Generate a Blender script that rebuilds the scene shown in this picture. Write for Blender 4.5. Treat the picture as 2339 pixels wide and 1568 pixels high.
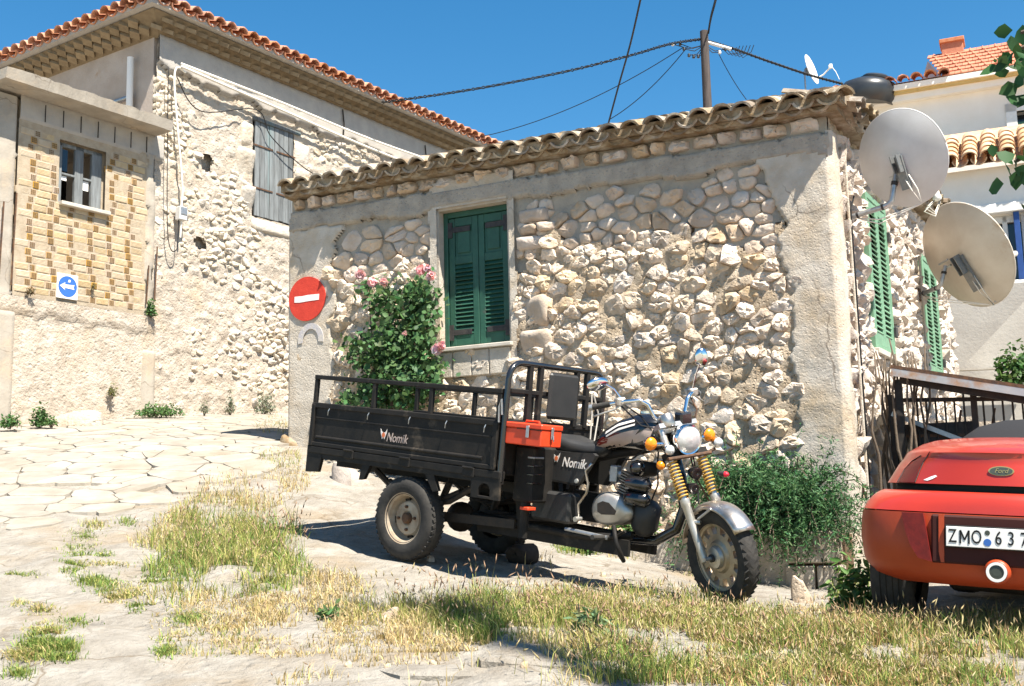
import bpy, math, random
import numpy as np
from mathutils import Vector, Matrix
for o in list(bpy.data.objects): bpy.data.objects.remove(o)
SC = bpy.context.scene; COL = SC.collection
R = math.radians
# ---------------------------------------------------------------- camera
FPX, PITCH, ROLL = 2620.0, R(8.5), R(-1.4)
CAMP = Vector((0, 0, 1.5))
cam = bpy.data.cameras.new('camera'); camo = bpy.data.objects.new('camera', cam); COL.objects.link(camo)
cam.sensor_width = 36.0; cam.lens = 36.0 * FPX / 2339.0; cam.clip_end = 2000; cam.clip_start = 0.05
CAMM = Matrix.Rotation(math.pi/2 + PITCH, 4, 'X') @ Matrix.Rotation(ROLL, 4, 'Z')
camo.matrix_world = Matrix.Translation(CAMP) @ CAMM
SC.camera = camo
cam.dof.use_dof = False
# ---------------------------------------------------------------- sky, sun, exposure
SUN_AZ = math.atan2(0.60, -0.80)      # from +Y towards +X
SUN_EL = R(59)
SUNV = Vector((math.sin(SUN_AZ)*math.cos(SUN_EL), math.cos(SUN_AZ)*math.cos(SUN_EL), math.sin(SUN_EL)))
W = bpy.data.worlds.new('World'); SC.world = W; W.use_nodes = True
nt = W.node_tree; bg = nt.nodes['Background']
sky = nt.nodes.new('ShaderNodeTexSky'); sky.sky_type = 'NISHITA'; sky.sun_disc = False
sky.sun_elevation = SUN_EL; sky.sun_rotation = SUN_AZ
sky.air_density = 1.0; sky.dust_density = 0.3; sky.ozone_density = 2.2; sky.altitude = 100
hs = nt.nodes.new('ShaderNodeHueSaturation'); hs.inputs['Saturation'].default_value = 1.36; hs.inputs['Hue'].default_value = 0.492
nt.links.new(sky.outputs[0], hs.inputs['Color']); nt.links.new(hs.outputs[0], bg.inputs['Color'])
bg.inputs['Strength'].default_value = 0.065
sl = bpy.data.lights.new('sun', 'SUN'); slo = bpy.data.objects.new('sun', sl); COL.objects.link(slo)
sl.energy = 5.0; sl.angle = R(0.55); sl.color = (1.0, 0.935, 0.83)
slo.rotation_euler = (-SUNV).to_track_quat('-Z', 'Y').to_euler(); slo.location = (20, -20, 30)
SC.view_settings.view_transform = 'Standard'; SC.view_settings.look = 'None'
SC.view_settings.gamma = 1.0; SC.view_settings.use_curve_mapping = False
SC.view_settings.exposure = 1.48
# ---------------------------------------------------------------- helpers
rng = random.Random(7); nr = np.random.RandomState(7)
def at(x, y, Y):
    "point seen at picture position (x, y) (2339 wide) at world depth Y"
    d = CAMM.to_3x3() @ Vector(((x-1169.5)/FPX, (784-y)/FPX, -1)); return CAMP + d*(Y/d.y)
def onplane(x, y, p, n):
    d = CAMM.to_3x3() @ Vector(((x-1169.5)/FPX, (784-y)/FPX, -1)); return CAMP + d*((Vector(p)-CAMP).dot(n)/d.dot(n))
def tag(o, label=None, cat=None, group=None, kind=None):
    if label: o['label'] = label
    if cat: o['category'] = cat
    if group: o['group'] = group
    if kind: o['kind'] = kind
    return o
def empty(name, mtx=None, loc=None):
    o = bpy.data.objects.new(name, None); COL.objects.link(o); o.empty_display_size = .1
    if mtx is not None: o.matrix_world = mtx
    elif loc is not None: o.location = loc
    return o
class MB:
    def __init__(s): s.v = []; s.f = []; s.m = []
    def add(s, v, f, mi=0):
        b = len(s.v); s.v += [tuple(p) for p in v]; s.f += [tuple(i+b for i in q) for q in f]; s.m += [mi]*len(f); return s
    def box(s, x0, x1, y0, y1, z0, z1, mi=0):
        v = [(x, y, z) for z in (z0, z1) for y in (y0, y1) for x in (x0, x1)]
        return s.add(v, [(0,2,3,1),(4,5,7,6),(0,1,5,4),(2,6,7,3),(0,4,6,2),(1,3,7,5)], mi)
    def bbox(s, x0, x1, y0, y1, z0, z1, b=.01, mi=0):
        "box with chamfered edges"
        X = (x0, x1); Y = (y0, y1); Z = (z0, z1); v = []; idx = {}
        sg = (1, -1)
        for i in (0, 1):
            for j in (0, 1):
                for k in (0, 1):
                    for a in range(3):
                        p = [X[i]+sg[i]*b, Y[j]+sg[j]*b, Z[k]+sg[k]*b]; p[a] = (X[i], Y[j], Z[k])[a]
                        idx[i,j,k,a] = len(v); v.append(tuple(p))
        f = []
        for i in (0, 1):
            f += [[idx[i,0,0,0], idx[i,1,0,0], idx[i,1,1,0], idx[i,0,1,0]], [idx[0,i,0,1], idx[1,i,0,1], idx[1,i,1,1], idx[0,i,1,1]], [idx[0,0,i,2], idx[1,0,i,2], idx[1,1,i,2], idx[0,1,i,2]]]
            for j in (0, 1):
                f += [[idx[i,j,0,0], idx[i,j,0,1], idx[i,j,1,1], idx[i,j,1,0]], [idx[i,0,j,0], idx[i,0,j,2], idx[i,1,j,2], idx[i,1,j,0]], [idx[0,i,j,1], idx[0,i,j,2], idx[1,i,j,2], idx[1,i,j,1]]]
                for k in (0, 1): f.append([idx[i,j,k,0], idx[i,j,k,1], idx[i,j,k,2]])
        c = Vector(((x0+x1)/2, (y0+y1)/2, (z0+z1)/2)); g = []
        for q in f:
            P = [Vector(v[t]) for t in q]; n = (P[1]-P[0]).cross(P[2]-P[0]); m = sum(P, Vector())/len(P)
            g.append(tuple(q) if n.dot(m-c) > 0 else tuple(reversed(q)))
        return s.add(v, g, mi)
    def obox(s, c, ax, hx, ay, hy, az, hz, mi=0):
        c = Vector(c); ax = Vector(ax)*hx; ay = Vector(ay)*hy; az = Vector(az)*hz
        v = [c + ax*i + ay*j + az*k for k in (-1, 1) for j in (-1, 1) for i in (-1, 1)]
        return s.add(v, [(0,2,3,1),(4,5,7,6),(0,1,5,4),(2,6,7,3),(0,4,6,2),(1,3,7,5)], mi)
    def bar(s, p, q, w, h=None, up=(0, 0, 1), mi=0):
        "rectangular bar from p to q"
        p = Vector(p); q = Vector(q); d = q-p; L = d.length; d = d/L; h = h or w; up = Vector(up)
        if abs(d.dot(up)) > .98: up = Vector((1, 0, 0))
        a = d.cross(up).normalized(); b = a.cross(d)
        return s.obox((p+q)/2, d, L/2, a, w/2, b, h/2, mi)
    def tube(s, path, r, n=8, caps=True, mi=0):
        P = [Vector(p) for p in path]; m = len(P); rr = r if isinstance(r, (list, tuple)) else [r]*m
        V = []; F = []; prev = None
        for i in range(m):
            d = (P[min(i+1, m-1)]-P[max(i-1, 0)]).normalized()
            if prev is None:
                a = d.cross(Vector((0, 0, 1)) if abs(d.z) < .9 else Vector((1, 0, 0))).normalized()
            else:
                a = prev - d*prev.dot(d)
                a = a.normalized() if a.length > 1e-6 else d.orthogonal().normalized()
            prev = a; b = d.cross(a)
            for k in range(n):
                t = 2*math.pi*k/n; V.append(P[i] + (a*math.cos(t)+b*math.sin(t))*rr[i])
        for i in range(m-1):
            for k in range(n):
                F.append((i*n+k, i*n+(k+1) % n, (i+1)*n+(k+1) % n, (i+1)*n+k))
        if caps: F.append(tuple(reversed(range(n)))); F.append(tuple((m-1)*n+k for k in range(n)))
        return s.add(V, F, mi)
    def lathe(s, prof, c, ax, n=24, mi=0, ref=None, a0=0, a1=2*math.pi):
        "prof: (radius, height along axis)"
        c = Vector(c); ax = Vector(ax).normalized(); a = (Vector(ref) if ref else ax.orthogonal()).normalized(); a = (a-ax*a.dot(ax)).normalized(); b = ax.cross(a)
        full = abs(a1-a0-2*math.pi) < 1e-6; m = n if full else n+1
        V = []; F = []
        for (r, h) in prof:
            for k in range(m):
                t = a0+(a1-a0)*k/n; V.append(c + ax*h + (a*math.cos(t)+b*math.sin(t))*r)
        for i in range(len(prof)-1):
            for k in range(n):
                k2 = (k+1) % m if full else k+1
                F.append((i*m+k, i*m+k2, (i+1)*m+k2, (i+1)*m+k))
        return s.add(V, F, mi)
    def prism(s, poly, o, ax, ay, az, h, mi=0):
        "polygon (2D) in plane ax, ay at o, extruded h along az"
        o = Vector(o); ax = Vector(ax); ay = Vector(ay); az = Vector(az); n = len(poly)
        V = [o+ax*x+ay*y for x, y in poly] + [o+ax*x+ay*y+az*h for x, y in poly]
        F = [tuple(reversed(range(n))), tuple(range(n, 2*n))] + [(i, (i+1) % n, n+(i+1) % n, n+i) for i in range(n)]
        return s.add(V, F, mi)
    def ico(s, c, r, n=10, m=6, mi=0, sc=(1, 1, 1)):
        V = []; F = []
        for i in range(m+1):
            t = math.pi*i/m
            for k in range(n):
                p = 2*math.pi*k/n; V.append((c[0]+r*sc[0]*math.sin(t)*math.cos(p), c[1]+r*sc[1]*math.sin(t)*math.sin(p), c[2]+r*sc[2]*math.cos(t)))
        for i in range(m):
            for k in range(n): F.append((i*n+k, (i+1)*n+k, (i+1)*n+(k+1) % n, i*n+(k+1) % n))
        return s.add(V, F, mi)
    def xf(s, fn): s.v = [tuple(fn(Vector(p))) for p in s.v]; return s
    def mesh(s, name, mats, smooth=False):
        me = bpy.data.meshes.new(name); me.from_pydata(s.v, [], s.f)
        for m in (mats if isinstance(mats, (list, tuple)) else [mats]): me.materials.append(m)
        if any(s.m): me.polygons.foreach_set('material_index', s.m)
        if smooth:
            me.polygons.foreach_set('use_smooth', [True]*len(me.polygons))
            if smooth is not True: me.set_sharp_from_angle(angle=R(smooth))
        me.update(); return me
    def build(s, name, mats, parent=None, smooth=False, loc=None, rot=None, recenter=False):
        if recenter and s.v:
            a = np.array(s.v); c = a.mean(0); s.v = [tuple(p) for p in a-c]; loc = tuple(c)
        return put(name, s.mesh(name, mats, smooth), parent, loc, rot)
def put(name, me, parent=None, loc=None, rot=None, scale=None):
    o = bpy.data.objects.new(name, me); COL.objects.link(o)
    if parent is not None: o.parent = parent
    if loc is not None: o.location = loc
    if rot is not None: o.rotation_euler = rot
    if scale is not None: o.scale = scale
    return o
def txt(s, size, mat, parent, mtx, name='lettering', shear=0, extrude=.0008, bold=0, sx=1.0):
    cu = bpy.data.curves.new('t', 'FONT'); cu.body = s; cu.size = size; cu.shear = shear; cu.extrude = extrude; cu.offset = bold
    cu.align_x = 'CENTER'; cu.align_y = 'CENTER'; cu.resolution_u = 3
    t = bpy.data.objects.new('t', cu); COL.objects.link(t)
    me = bpy.data.meshes.new_from_object(t.evaluated_get(bpy.context.evaluated_depsgraph_get()))
    bpy.data.objects.remove(t); me.name = name; me.materials.clear(); me.materials.append(mat)
    me.transform(Matrix.Diagonal((sx, 1, 1, 1))); me.transform(mtx)
    return put(name, me, parent)
# smooth value noise on arrays
_perm = nr.rand(4096)
def vn(x, y, seed=0):
    x = np.asarray(x, float); y = np.asarray(y, float)
    xi = np.floor(x).astype(int); yi = np.floor(y).astype(int); fx = x-xi; fy = y-yi
    fx = fx*fx*(3-2*fx); fy = fy*fy*(3-2*fy)
    h = lambda a, b: _perm[(a*374761 + b*668265 + seed*9176 + (a*b) % 97*31) % 4096]
    return (h(xi, yi)*(1-fx)+h(xi+1, yi)*fx)*(1-fy)+(h(xi, yi+1)*(1-fx)+h(xi+1, yi+1)*fx)*fy
def fbm(x, y, seed=0, o=4, g=.5):
    s = 0; a = 1; t = 0
    for i in range(o):
        s = s + a*vn(np.asarray(x)*2**i, np.asarray(y)*2**i, seed+i); t += a; a *= g
    return s/t
# ---------------------------------------------------------------- materials
def M(name, c1, c2=None, rough=.85, scale=6, bump=.25, bscale=45, metal=0, var=0.0, spec=.3, c3=None, c3s=1.3, c3w=.25, pits=0, pscale=18, coat=0, trans=0, sub=0, hvar=0, bdist=.012, emit=None, cw=(.35, .65), stretch=None):
    m = bpy.data.materials.new(name); m.use_nodes = True; n = m.node_tree.nodes; L = m.node_tree.links
    b = n['Principled BSDF']; b.inputs['Roughness'].default_value = rough; b.inputs['Metallic'].default_value = metal
    b.inputs['Specular IOR Level'].default_value = spec
    if coat: b.inputs['Coat Weight'].default_value = coat; b.inputs['Coat Roughness'].default_value = .08
    if trans: b.inputs['Transmission Weight'].default_value = trans
    if sub: b.inputs['Subsurface Weight'].default_value = sub
    pos = n.new('ShaderNodeNewGeometry').outputs['Position']
    if stretch:
        mp = n.new('ShaderNodeMapping'); mp.inputs['Scale'].default_value = stretch; L.new(pos, mp.inputs[0]); pos = mp.outputs[0]
    def nz(sc, det=6, rg=.6):
        t = n.new('ShaderNodeTexNoise'); t.inputs['Scale'].default_value = sc; t.inputs['Detail'].default_value = det; t.inputs['Roughness'].default_value = rg; L.new(pos, t.inputs['Vector']); return t.outputs['Fac']
    def ramp(f, lo, hi):
        r = n.new('ShaderNodeMapRange'); r.inputs['From Min'].default_value = lo; r.inputs['From Max'].default_value = hi; L.new(f, r.inputs['Value']); return r.outputs[0]
    def mix(f, a, bb):
        x = n.new('ShaderNodeMix'); x.data_type = 'RGBA'
        if isinstance(f, float): x.inputs['Factor'].default_value = f
        else: L.new(f, x.inputs['Factor'])
        for i, q in ((6, a), (7, bb)):
            if isinstance(q, tuple): x.inputs[i].default_value = (*q, 1)
            else: L.new(q, x.inputs[i])
        return x.outputs[2]
    col = c1
    if c2: col = mix(ramp(nz(scale), *cw), c1, c2)
    if c3: col = mix(ramp(nz(c3s, 8, .65), .62-c3w, .72), col, c3)
    if var or hvar:
        oi = n.new('ShaderNodeObjectInfo').outputs['Random']
        h = n.new('ShaderNodeHueSaturation')
        if isinstance(col, tuple): h.inputs['Color'].default_value = (*col, 1)
        else: L.new(col, h.inputs['Color'])
        mr = n.new('ShaderNodeMapRange'); mr.inputs['To Min'].default_value = 1-var; mr.inputs['To Max'].default_value = 1+var; L.new(oi, mr.inputs['Value']); L.new(mr.outputs[0], h.inputs['Value'])
        if hvar:
            wn = n.new('ShaderNodeTexWhiteNoise'); wn.noise_dimensions = '1D'; L.new(oi, wn.inputs['W'])
            m2 = n.new('ShaderNodeMapRange'); m2.inputs['To Min'].default_value = 1-hvar*6; m2.inputs['To Max'].default_value = 1+hvar*6; L.new(wn.outputs['Value'], m2.inputs['Value']); L.new(m2.outputs[0], h.inputs['Saturation'])
            m3 = n.new('ShaderNodeMapRange'); m3.inputs['To Min'].default_value = .5-hvar*.07; m3.inputs['To Max'].default_value = .5+hvar*.07; L.new(wn.outputs['Value'], m3.inputs['Value']); L.new(m3.outputs[0], h.inputs['Hue'])
        col = h.outputs[0]
    if isinstance(col, tuple): b.inputs['Base Color'].default_value = (*col, 1)
    else: L.new(col, b.inputs['Base Color'])
    if bump or pits:
        hgt = nz(bscale, 8, .65)
        if pits:
            v = n.new('ShaderNodeTexVoronoi'); v.inputs['Scale'].default_value = pscale; L.new(pos, v.inputs['Vector'])
            pr = ramp(v.outputs['Distance'], .0, .35); ma = n.new('ShaderNodeMath'); ma.operation = 'MULTIPLY_ADD'; L.new(pr, ma.inputs[0]); ma.inputs[1].default_value = pits; L.new(hgt, ma.inputs[2]); hgt = ma.outputs[0]
        bp = n.new('ShaderNodeBump'); bp.inputs['Strength'].default_value = bump or .3; bp.inputs['Distance'].default_value = bdist; L.new(hgt, bp.inputs['Height']); L.new(bp.outputs[0], b.inputs['Normal'])
    if emit: b.inputs['Emission Color'].default_value = (*emit, 1); b.inputs['Emission Strength'].default_value = 1
    return m
MT = dict(
 ground=M('ground_rock', (.34, .315, .275), (.24, .215, .18), .95, 5, 1.0, 26, c3=(.28, .22, .15), c3s=1.1, c3w=.10, bdist=.035, spec=.1, pits=.5, pscale=9),
 flag=M('flagstone', (.325, .295, .25), (.245, .215, .175), .9, 4, .6, 24, var=.10, hvar=.02, spec=.12, c3=(.25, .21, .16), c3s=1.2, c3w=.05),
 path=M('path_concrete', (.46, .42, .35), (.36, .33, .27), .95, 3, .4, 30, spec=.1),
 stone=M('rubble_stone', (.57, .475, .375), (.43, .325, .225), .92, 8, .75, 26, var=.2, hvar=.05, pits=.4, pscale=34, spec=.1, bdist=.022, cw=(.42, .72)),
 stone_top=M('pointed_stone', (.52, .43, .345), (.42, .305, .205), .9, 6, .9, 24, var=.17, hvar=.05, spec=.15, cw=(.4, .75)),
 mortar=M('sandy_mortar', (.50, .41, .305), (.37, .285, .195), .97, 9, 1.0, 34, pits=.8, pscale=26, spec=.08, bdist=.03),
 mortar_top=M('grey_pointing', (.29, .265, .225), (.38, .335, .27), .95, 8, .6, 50, spec=.08, bdist=.02),
 cement=M('cement_render', (.52, .47, .40), (.41, .36, .295), .93, 5.5, .8, 40, c3=(.42, .33, .225), c3s=2.3, c3w=.14, pits=.3, pscale=38, spec=.1, bdist=.012),
 beam=M('concrete_beam', (.30, .27, .23), (.40, .355, .295), .95, 7, .9, 40, pits=.6, pscale=30, c3=(.22, .19, .155), c3s=2.6, c3w=.06, spec=.08, bdist=.016),
 oldtile=M('weathered_roof_tile', (.30, .25, .19), (.20, .145, .095), .92, 12, .6, 40, var=.2, hvar=.05, c3=(.50, .46, .39), c3s=5, c3w=.14, spec=.1),
 tile=M('orange_roof_tile', (.42, .17, .095), (.50, .25, .15), .85, 10, .25, 40, var=.14, hvar=.02, spec=.2),
 tile2=M('ochre_roof_tile', (.58, .40, .25), (.49, .30, .17), .85, 10, .25, 40, var=.12, hvar=.02, spec=.2),
 tile3=M('red_flat_roof_tile', (.47, .20, .12), (.40, .15, .09), .8, 10, .2, 40, var=.1, spec=.2),
 plaster=M('rubble_plaster', (.50, .445, .375), (.38, .32, .255), .95, 7.0, .9, 20, c3=(.44, .35, .25), c3s=1.6, c3w=.08, pits=.35, pscale=14, spec=.08, bdist=.035),
 lstone=M('house_stone', (.53, .475, .40), (.42, .35, .27), .95, 6, .7, 18, var=.10, hvar=.04, spec=.08, bdist=.03, cw=(.45, .8)),
 shade_plaster=M('shaded_side_plaster', (.43, .37, .32), (.36, .30, .25), .95, 2.5, .4, 30, c3=(.36, .26, .18), c3s=3, c3w=.02, spec=.08),  # darker copy of the plaster; the side wall's shade is put into its colour
 band=M('grey_cement_and_shade', (.33, .31, .285), (.40, .37, .33), .95, 4, .5, 30, spec=.08),  # cement grey; on the tall house's band it also holds painted eave shade
 cornice=M('ochre_cornice_tile', (.25, .195, .125), (.20, .15, .095), .9, 12, .4, 40, var=.15, spec=.1),
 brick=M('hollow_brick_side', (.53, .435, .30), (.47, .36, .23), .9, 14, .4, 60, var=.12, hvar=.03, spec=.12),
 brickend=M('hollow_brick_end', (.42, .30, .175), (.35, .225, .12), .9, 14, .3, 60, var=.18, hvar=.08, spec=.1),
 hole=M('brick_hole', (.15, .095, .045), None, .95, bump=0),
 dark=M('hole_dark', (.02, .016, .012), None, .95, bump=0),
 brickmortar=M('brick_mortar', (.40, .335, .25), (.33, .265, .19), .95, 12, .6, 50, spec=.08),
 slab=M('slab_concrete', (.39, .35, .295), (.30, .265, .22), .95, 3, .5, 35, c3=(.45, .36, .26), c3s=2, c3w=.1, spec=.08),
 greywood=M('weathered_blue_grey_wood', (.20, .215, .22), (.115, .12, .12), .85, 30, .5, 60, var=.2, stretch=(1, 1, .08), spec=.1, c3=(.17, .235, .24), c3s=3, c3w=.04),
 green=M('dark_green_paint', (.024, .092, .06), (.017, .066, .045), .5, 9, .15, 40, spec=.4, c3=(.06, .075, .06), c3s=5, c3w=.0),
 lgreen=M('light_green_paint', (.16, .30, .19), (.12, .24, .15), .5, 9, .1, 40, spec=.4),
 sill=M('stone_sill', (.50, .46, .40), (.42, .38, .32), .8, 8, .2, 50, spec=.2),
 black=M('hinge_black_iron', (.02, .02, .022), (.045, .04, .038), .65, 20, .2, 60, spec=.4),
 rust=M('rusted_iron', (.06, .04, .03), (.14, .07, .035), .85, 22, .3, 60, spec=.3),
 iron=M('dark_iron', (.022, .02, .018), (.045, .034, .026), .7, 20, .2, 60, spec=.35),
 redpaint=M('sign_red_paint', (.55, .055, .035), (.47, .045, .03), .8, 14, .35, 60, spec=.15),
 whitepaint=M('white_paint', (.78, .76, .72), (.70, .67, .62), .8, 12, .2, 60, spec=.15),
 fadepaint=M('faded_grey_paint', (.37, .36, .39), (.50, .455, .395), .95, 16, .3, 60, spec=.1),
 blue=M('sign_blue', (.035, .13, .42), (.03, .11, .36), .5, 10, 0, spec=.4),
 dish=M('dish_grey_paint', (.58, .575, .56), (.52, .51, .49), .5, 5, .05, 80, spec=.35),
 dish2=M('dish_cream_paint', (.58, .53, .45), (.51, .45, .37), .5, 4, .05, 80, spec=.3, c3=(.42, .29, .17), c3s=2.2, c3w=.02),
 galv=M('galvanised_steel', (.44, .45, .46), (.33, .34, .34), .42, 25, .1, 80, metal=.75, spec=.5),
 darkgalv=M('dull_bracket_steel', (.17, .19, .2), (.24, .24, .23), .5, 25, .1, 80, metal=.6, spec=.5),
 white=M('white_wall_paint', (.80, .76, .69), (.74, .69, .61), .9, 2, .15, 30, spec=.15),
 whiteobj=M('white_plastic', (.72, .70, .66), None, .5, bump=0, spec=.4),
 ochreline=M('ochre_moulding', (.55, .40, .17), (.48, .34, .14), .85, 6, .1, spec=.15),
 stain=M('stained_concrete', (.50, .47, .42), (.40, .37, .33), .95, 1.6, .4, 25, c3=(.08, .07, .06), c3s=1.5, c3w=.0, spec=.08),
 glass=M('window_glass', (.02, .025, .03), None, .08, bump=0, spec=.6),
 bluewood=M('blue_shutter_paint', (.025, .075, .26), (.02, .06, .2), .5, 10, .1, spec=.35),
 tank=M('black_plastic_tank', (.02, .022, .025), (.03, .033, .036), .35, 3, .05, 30, spec=.5),
 pole=M('creosoted_pole', (.095, .078, .072), (.06, .05, .046), .85, 25, .4, 60, stretch=(1, 1, .1), spec=.15),
 wire=M('black_cable', (.012, .012, .013), None, .6, bump=0, spec=.3),
 wwire=M('white_cable', (.72, .68, .6), None, .6, bump=0, spec=.3),
 soil=M('planter_soil', (.16, .11, .07), (.10, .07, .045), .98, 12, .8, 40, spec=.05),
)

def cracks(m, scale, width, col, warp=.35):
    n = m.node_tree.nodes; L = m.node_tree.links; b = n['Principled BSDF']
    g = n.new('ShaderNodeNewGeometry'); nz = n.new('ShaderNodeTexNoise'); nz.inputs['Scale'].default_value = 2.5; nz.inputs['Detail'].default_value = 5; L.new(g.outputs['Position'], nz.inputs['Vector'])
    mx = n.new('ShaderNodeVectorMath'); mx.operation = 'MULTIPLY_ADD'; L.new(nz.outputs['Color'], mx.inputs[0]); mx.inputs[1].default_value = (warp,)*3; L.new(g.outputs['Position'], mx.inputs[2])
    v = n.new('ShaderNodeTexVoronoi'); v.feature = 'DISTANCE_TO_EDGE'; v.inputs['Scale'].default_value = scale; L.new(mx.outputs[0], v.inputs['Vector'])
    r = n.new('ShaderNodeMapRange'); r.inputs['From Max'].default_value = width; r.inputs['To Min'].default_value = .8; r.inputs['To Max'].default_value = 0; L.new(v.outputs['Distance'], r.inputs['Value'])
    m2 = n.new('ShaderNodeMath'); m2.operation = 'MULTIPLY'; n2 = n.new('ShaderNodeTexNoise'); n2.inputs['Scale'].default_value = 1.7; L.new(g.outputs['Position'], n2.inputs['Vector']); r2 = n.new('ShaderNodeMapRange'); r2.inputs['From Min'].default_value = .4; r2.inputs['From Max'].default_value = .6; L.new(n2.outputs['Fac'], r2.inputs['Value']); L.new(r.outputs[0], m2.inputs[0]); L.new(r2.outputs[0], m2.inputs[1])
    x = n.new('ShaderNodeMix'); x.data_type = 'RGBA'; L.new(m2.outputs[0], x.inputs['Factor']); L.new(b.inputs['Base Color'].links[0].from_socket, x.inputs[6]); x.inputs[7].default_value = (*col, 1); L.new(x.outputs[2], b.inputs['Base Color'])
cracks(MT['ground'], 1.3, .016, (.15, .115, .075)); cracks(MT['cement'], .9, .008, (.16, .13, .10)); cracks(MT['slab'], 1.0, .008, (.16, .13, .10))
# ---------------------------------------------------------------- ground
_cp = np.array([(0,0,0),(-4,0,0),(4,0,0),(0,4.8,.66),(-2.5,5,.66),(2.5,4.8,.66),(-.82,8,1.205),(-.11,8.84,1.205),(1.25,6.99,.935),(.5,7.4,1.03),
 (2.15,6.45,.85),(2.3,6.9,.84),(3.45,5.75,.79),(2.84,9.7,.85),(1.6,9.2,.93),(-2.42,12.4,2.33),(.2,11.1,1.55),(1.5,10.4,1.1),(-6.36,14.16,2.73),(-5.1,16,2.98),(-3.59,18.26,3.2),(-.6,22.6,3.6),
 (-4,10,1.7),(-6.5,8,1.35),(-1.6,9.6,1.55),(6,12,.95),(5.5,9,.85),(8,6,.75),(0,40,4.5),(30,30,3),(-40,20,3),(0,-40,-3),(40,-30,-3),(-40,-30,-3),(0,150,8),(150,60,4),(-150,60,4),(0,-150,-8)])
_d = np.sqrt(((_cp[:,None,:2]-_cp[None,:,:2])**2).sum(-1)); _n = len(_cp)
_A = np.zeros((_n+3,_n+3)); _A[:_n,:_n] = _d; _A[:_n,_n] = 1; _A[:_n,_n+1:] = _cp[:,:2]; _A[_n,:_n] = 1; _A[_n+1:,:_n] = _cp[:,:2].T
_w = np.linalg.solve(_A, np.r_[_cp[:,2],0,0,0])
def Gs(x, y):
    x = np.asarray(x, float); y = np.asarray(y, float)
    d = np.sqrt((x[...,None]-_cp[:,0])**2+(y[...,None]-_cp[:,1])**2+.02)
    return d@_w[:_n]+_w[_n]+_w[_n+1]*x+_w[_n+2]*y
def Gr(x, y):
    x = np.asarray(x, float); y = np.asarray(y, float)
    lump = np.clip(fbm(x*1.3, y*1.3, 5, 3)-.47, 0, 1)*.22
    fade = np.exp(-((x-1.3)**2+(y-7)**2)/.5) + np.exp(-((x+.8)**2+(y-8)**2)/.3)
    near = 1/(1+np.exp((y-8.2)*2.2))
    st = 1/(1+np.exp(-(y-9.6)*3))/(1+np.exp((x+2.6)*4))
    crk = np.abs(fbm(x*.9+3, y*.9, 15, 3)-.5)
    return Gs(x, y) + (fbm(x*3.5, y*3.5, 11, 4)-.5)*(.06-.045*st) + lump*near*(1-np.clip(fade, 0, 1)) - .012-.012*st - .03*np.clip(1-crk*45, 0, 1)*(1-st)*near
def G(x, y): return float(Gr(np.array([x]), np.array([y]))[0])
def axis(lo, hi, st, far):
    a = list(np.arange(lo, hi+st, st)); k = st; L = lo
    while L > -far: k *= 1.35; L -= k; a.insert(0, L)
    k = st; H = a[-1]
    while H < far: k *= 1.35; H += k; a.append(H)
    return np.array(a)
gx = axis(-8, 6, .07, 420); gy = axis(4.2, 19, .07, 420)
XX, YY = np.meshgrid(gx, gy); ZZ = Gr(XX, YY)
nx, ny = len(gx), len(gy)
mb = MB(); mb.v = list(zip(XX.ravel().tolist(), YY.ravel().tolist(), ZZ.ravel().tolist()))
I = (np.arange(ny-1)[:,None]*nx+np.arange(nx-1)[None,:]).ravel()
mb.f = np.stack([I, I+1, I+nx+1, I+nx], 1).tolist(); mb.m = [0]*len(mb.f)
tag(mb.build('ground', MT['ground'], smooth=True), kind='structure')
def gpx(x, y):
    "ground point seen at picture position"
    d = CAMM.to_3x3() @ Vector(((x-1169.5)/FPX, (784-y)/FPX, -1)); t = 3.0
    ts = np.linspace(3/d.y, 30/d.y, 1500); px = d.x*ts; py = d.y*ts; pz = 1.5+d.z*ts
    h = pz-Gr(px, py); k = np.argmax(h < 0) if (h < 0).any() else len(ts)-1
    return Vector((px[k], py[k], float(Gr(px[k:k+1], py[k:k+1])[0])))
# ---------------------------------------------------------------- voronoi cells
def vcells(pts, bb):
    pts = np.asarray(pts); out = []
    for i, p in enumerate(pts):
        d = ((pts-p)**2).sum(1); nb = np.argsort(d)[1:22]
        poly = [(bb[0],bb[2]),(bb[1],bb[2]),(bb[1],bb[3]),(bb[0],bb[3])]
        for j in nb:
            q = pts[j]; m = (p+q)/2; n = q-p; new = []
            for k in range(len(poly)):
                a = poly[k]; b = poly[(k+1) % len(poly)]
                da = (a[0]-m[0])*n[0]+(a[1]-m[1])*n[1]; db = (b[0]-m[0])*n[0]+(b[1]-m[1])*n[1]
                if da <= 0: new.append(a)
                if (da < 0) != (db < 0) and abs(da-db) > 1e-12:
                    t = da/(da-db); new.append((a[0]+(b[0]-a[0])*t, a[1]+(b[1]-a[1])*t))
            poly = new
            if len(poly) < 3: break
        out.append(np.array(poly))
    return out
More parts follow.
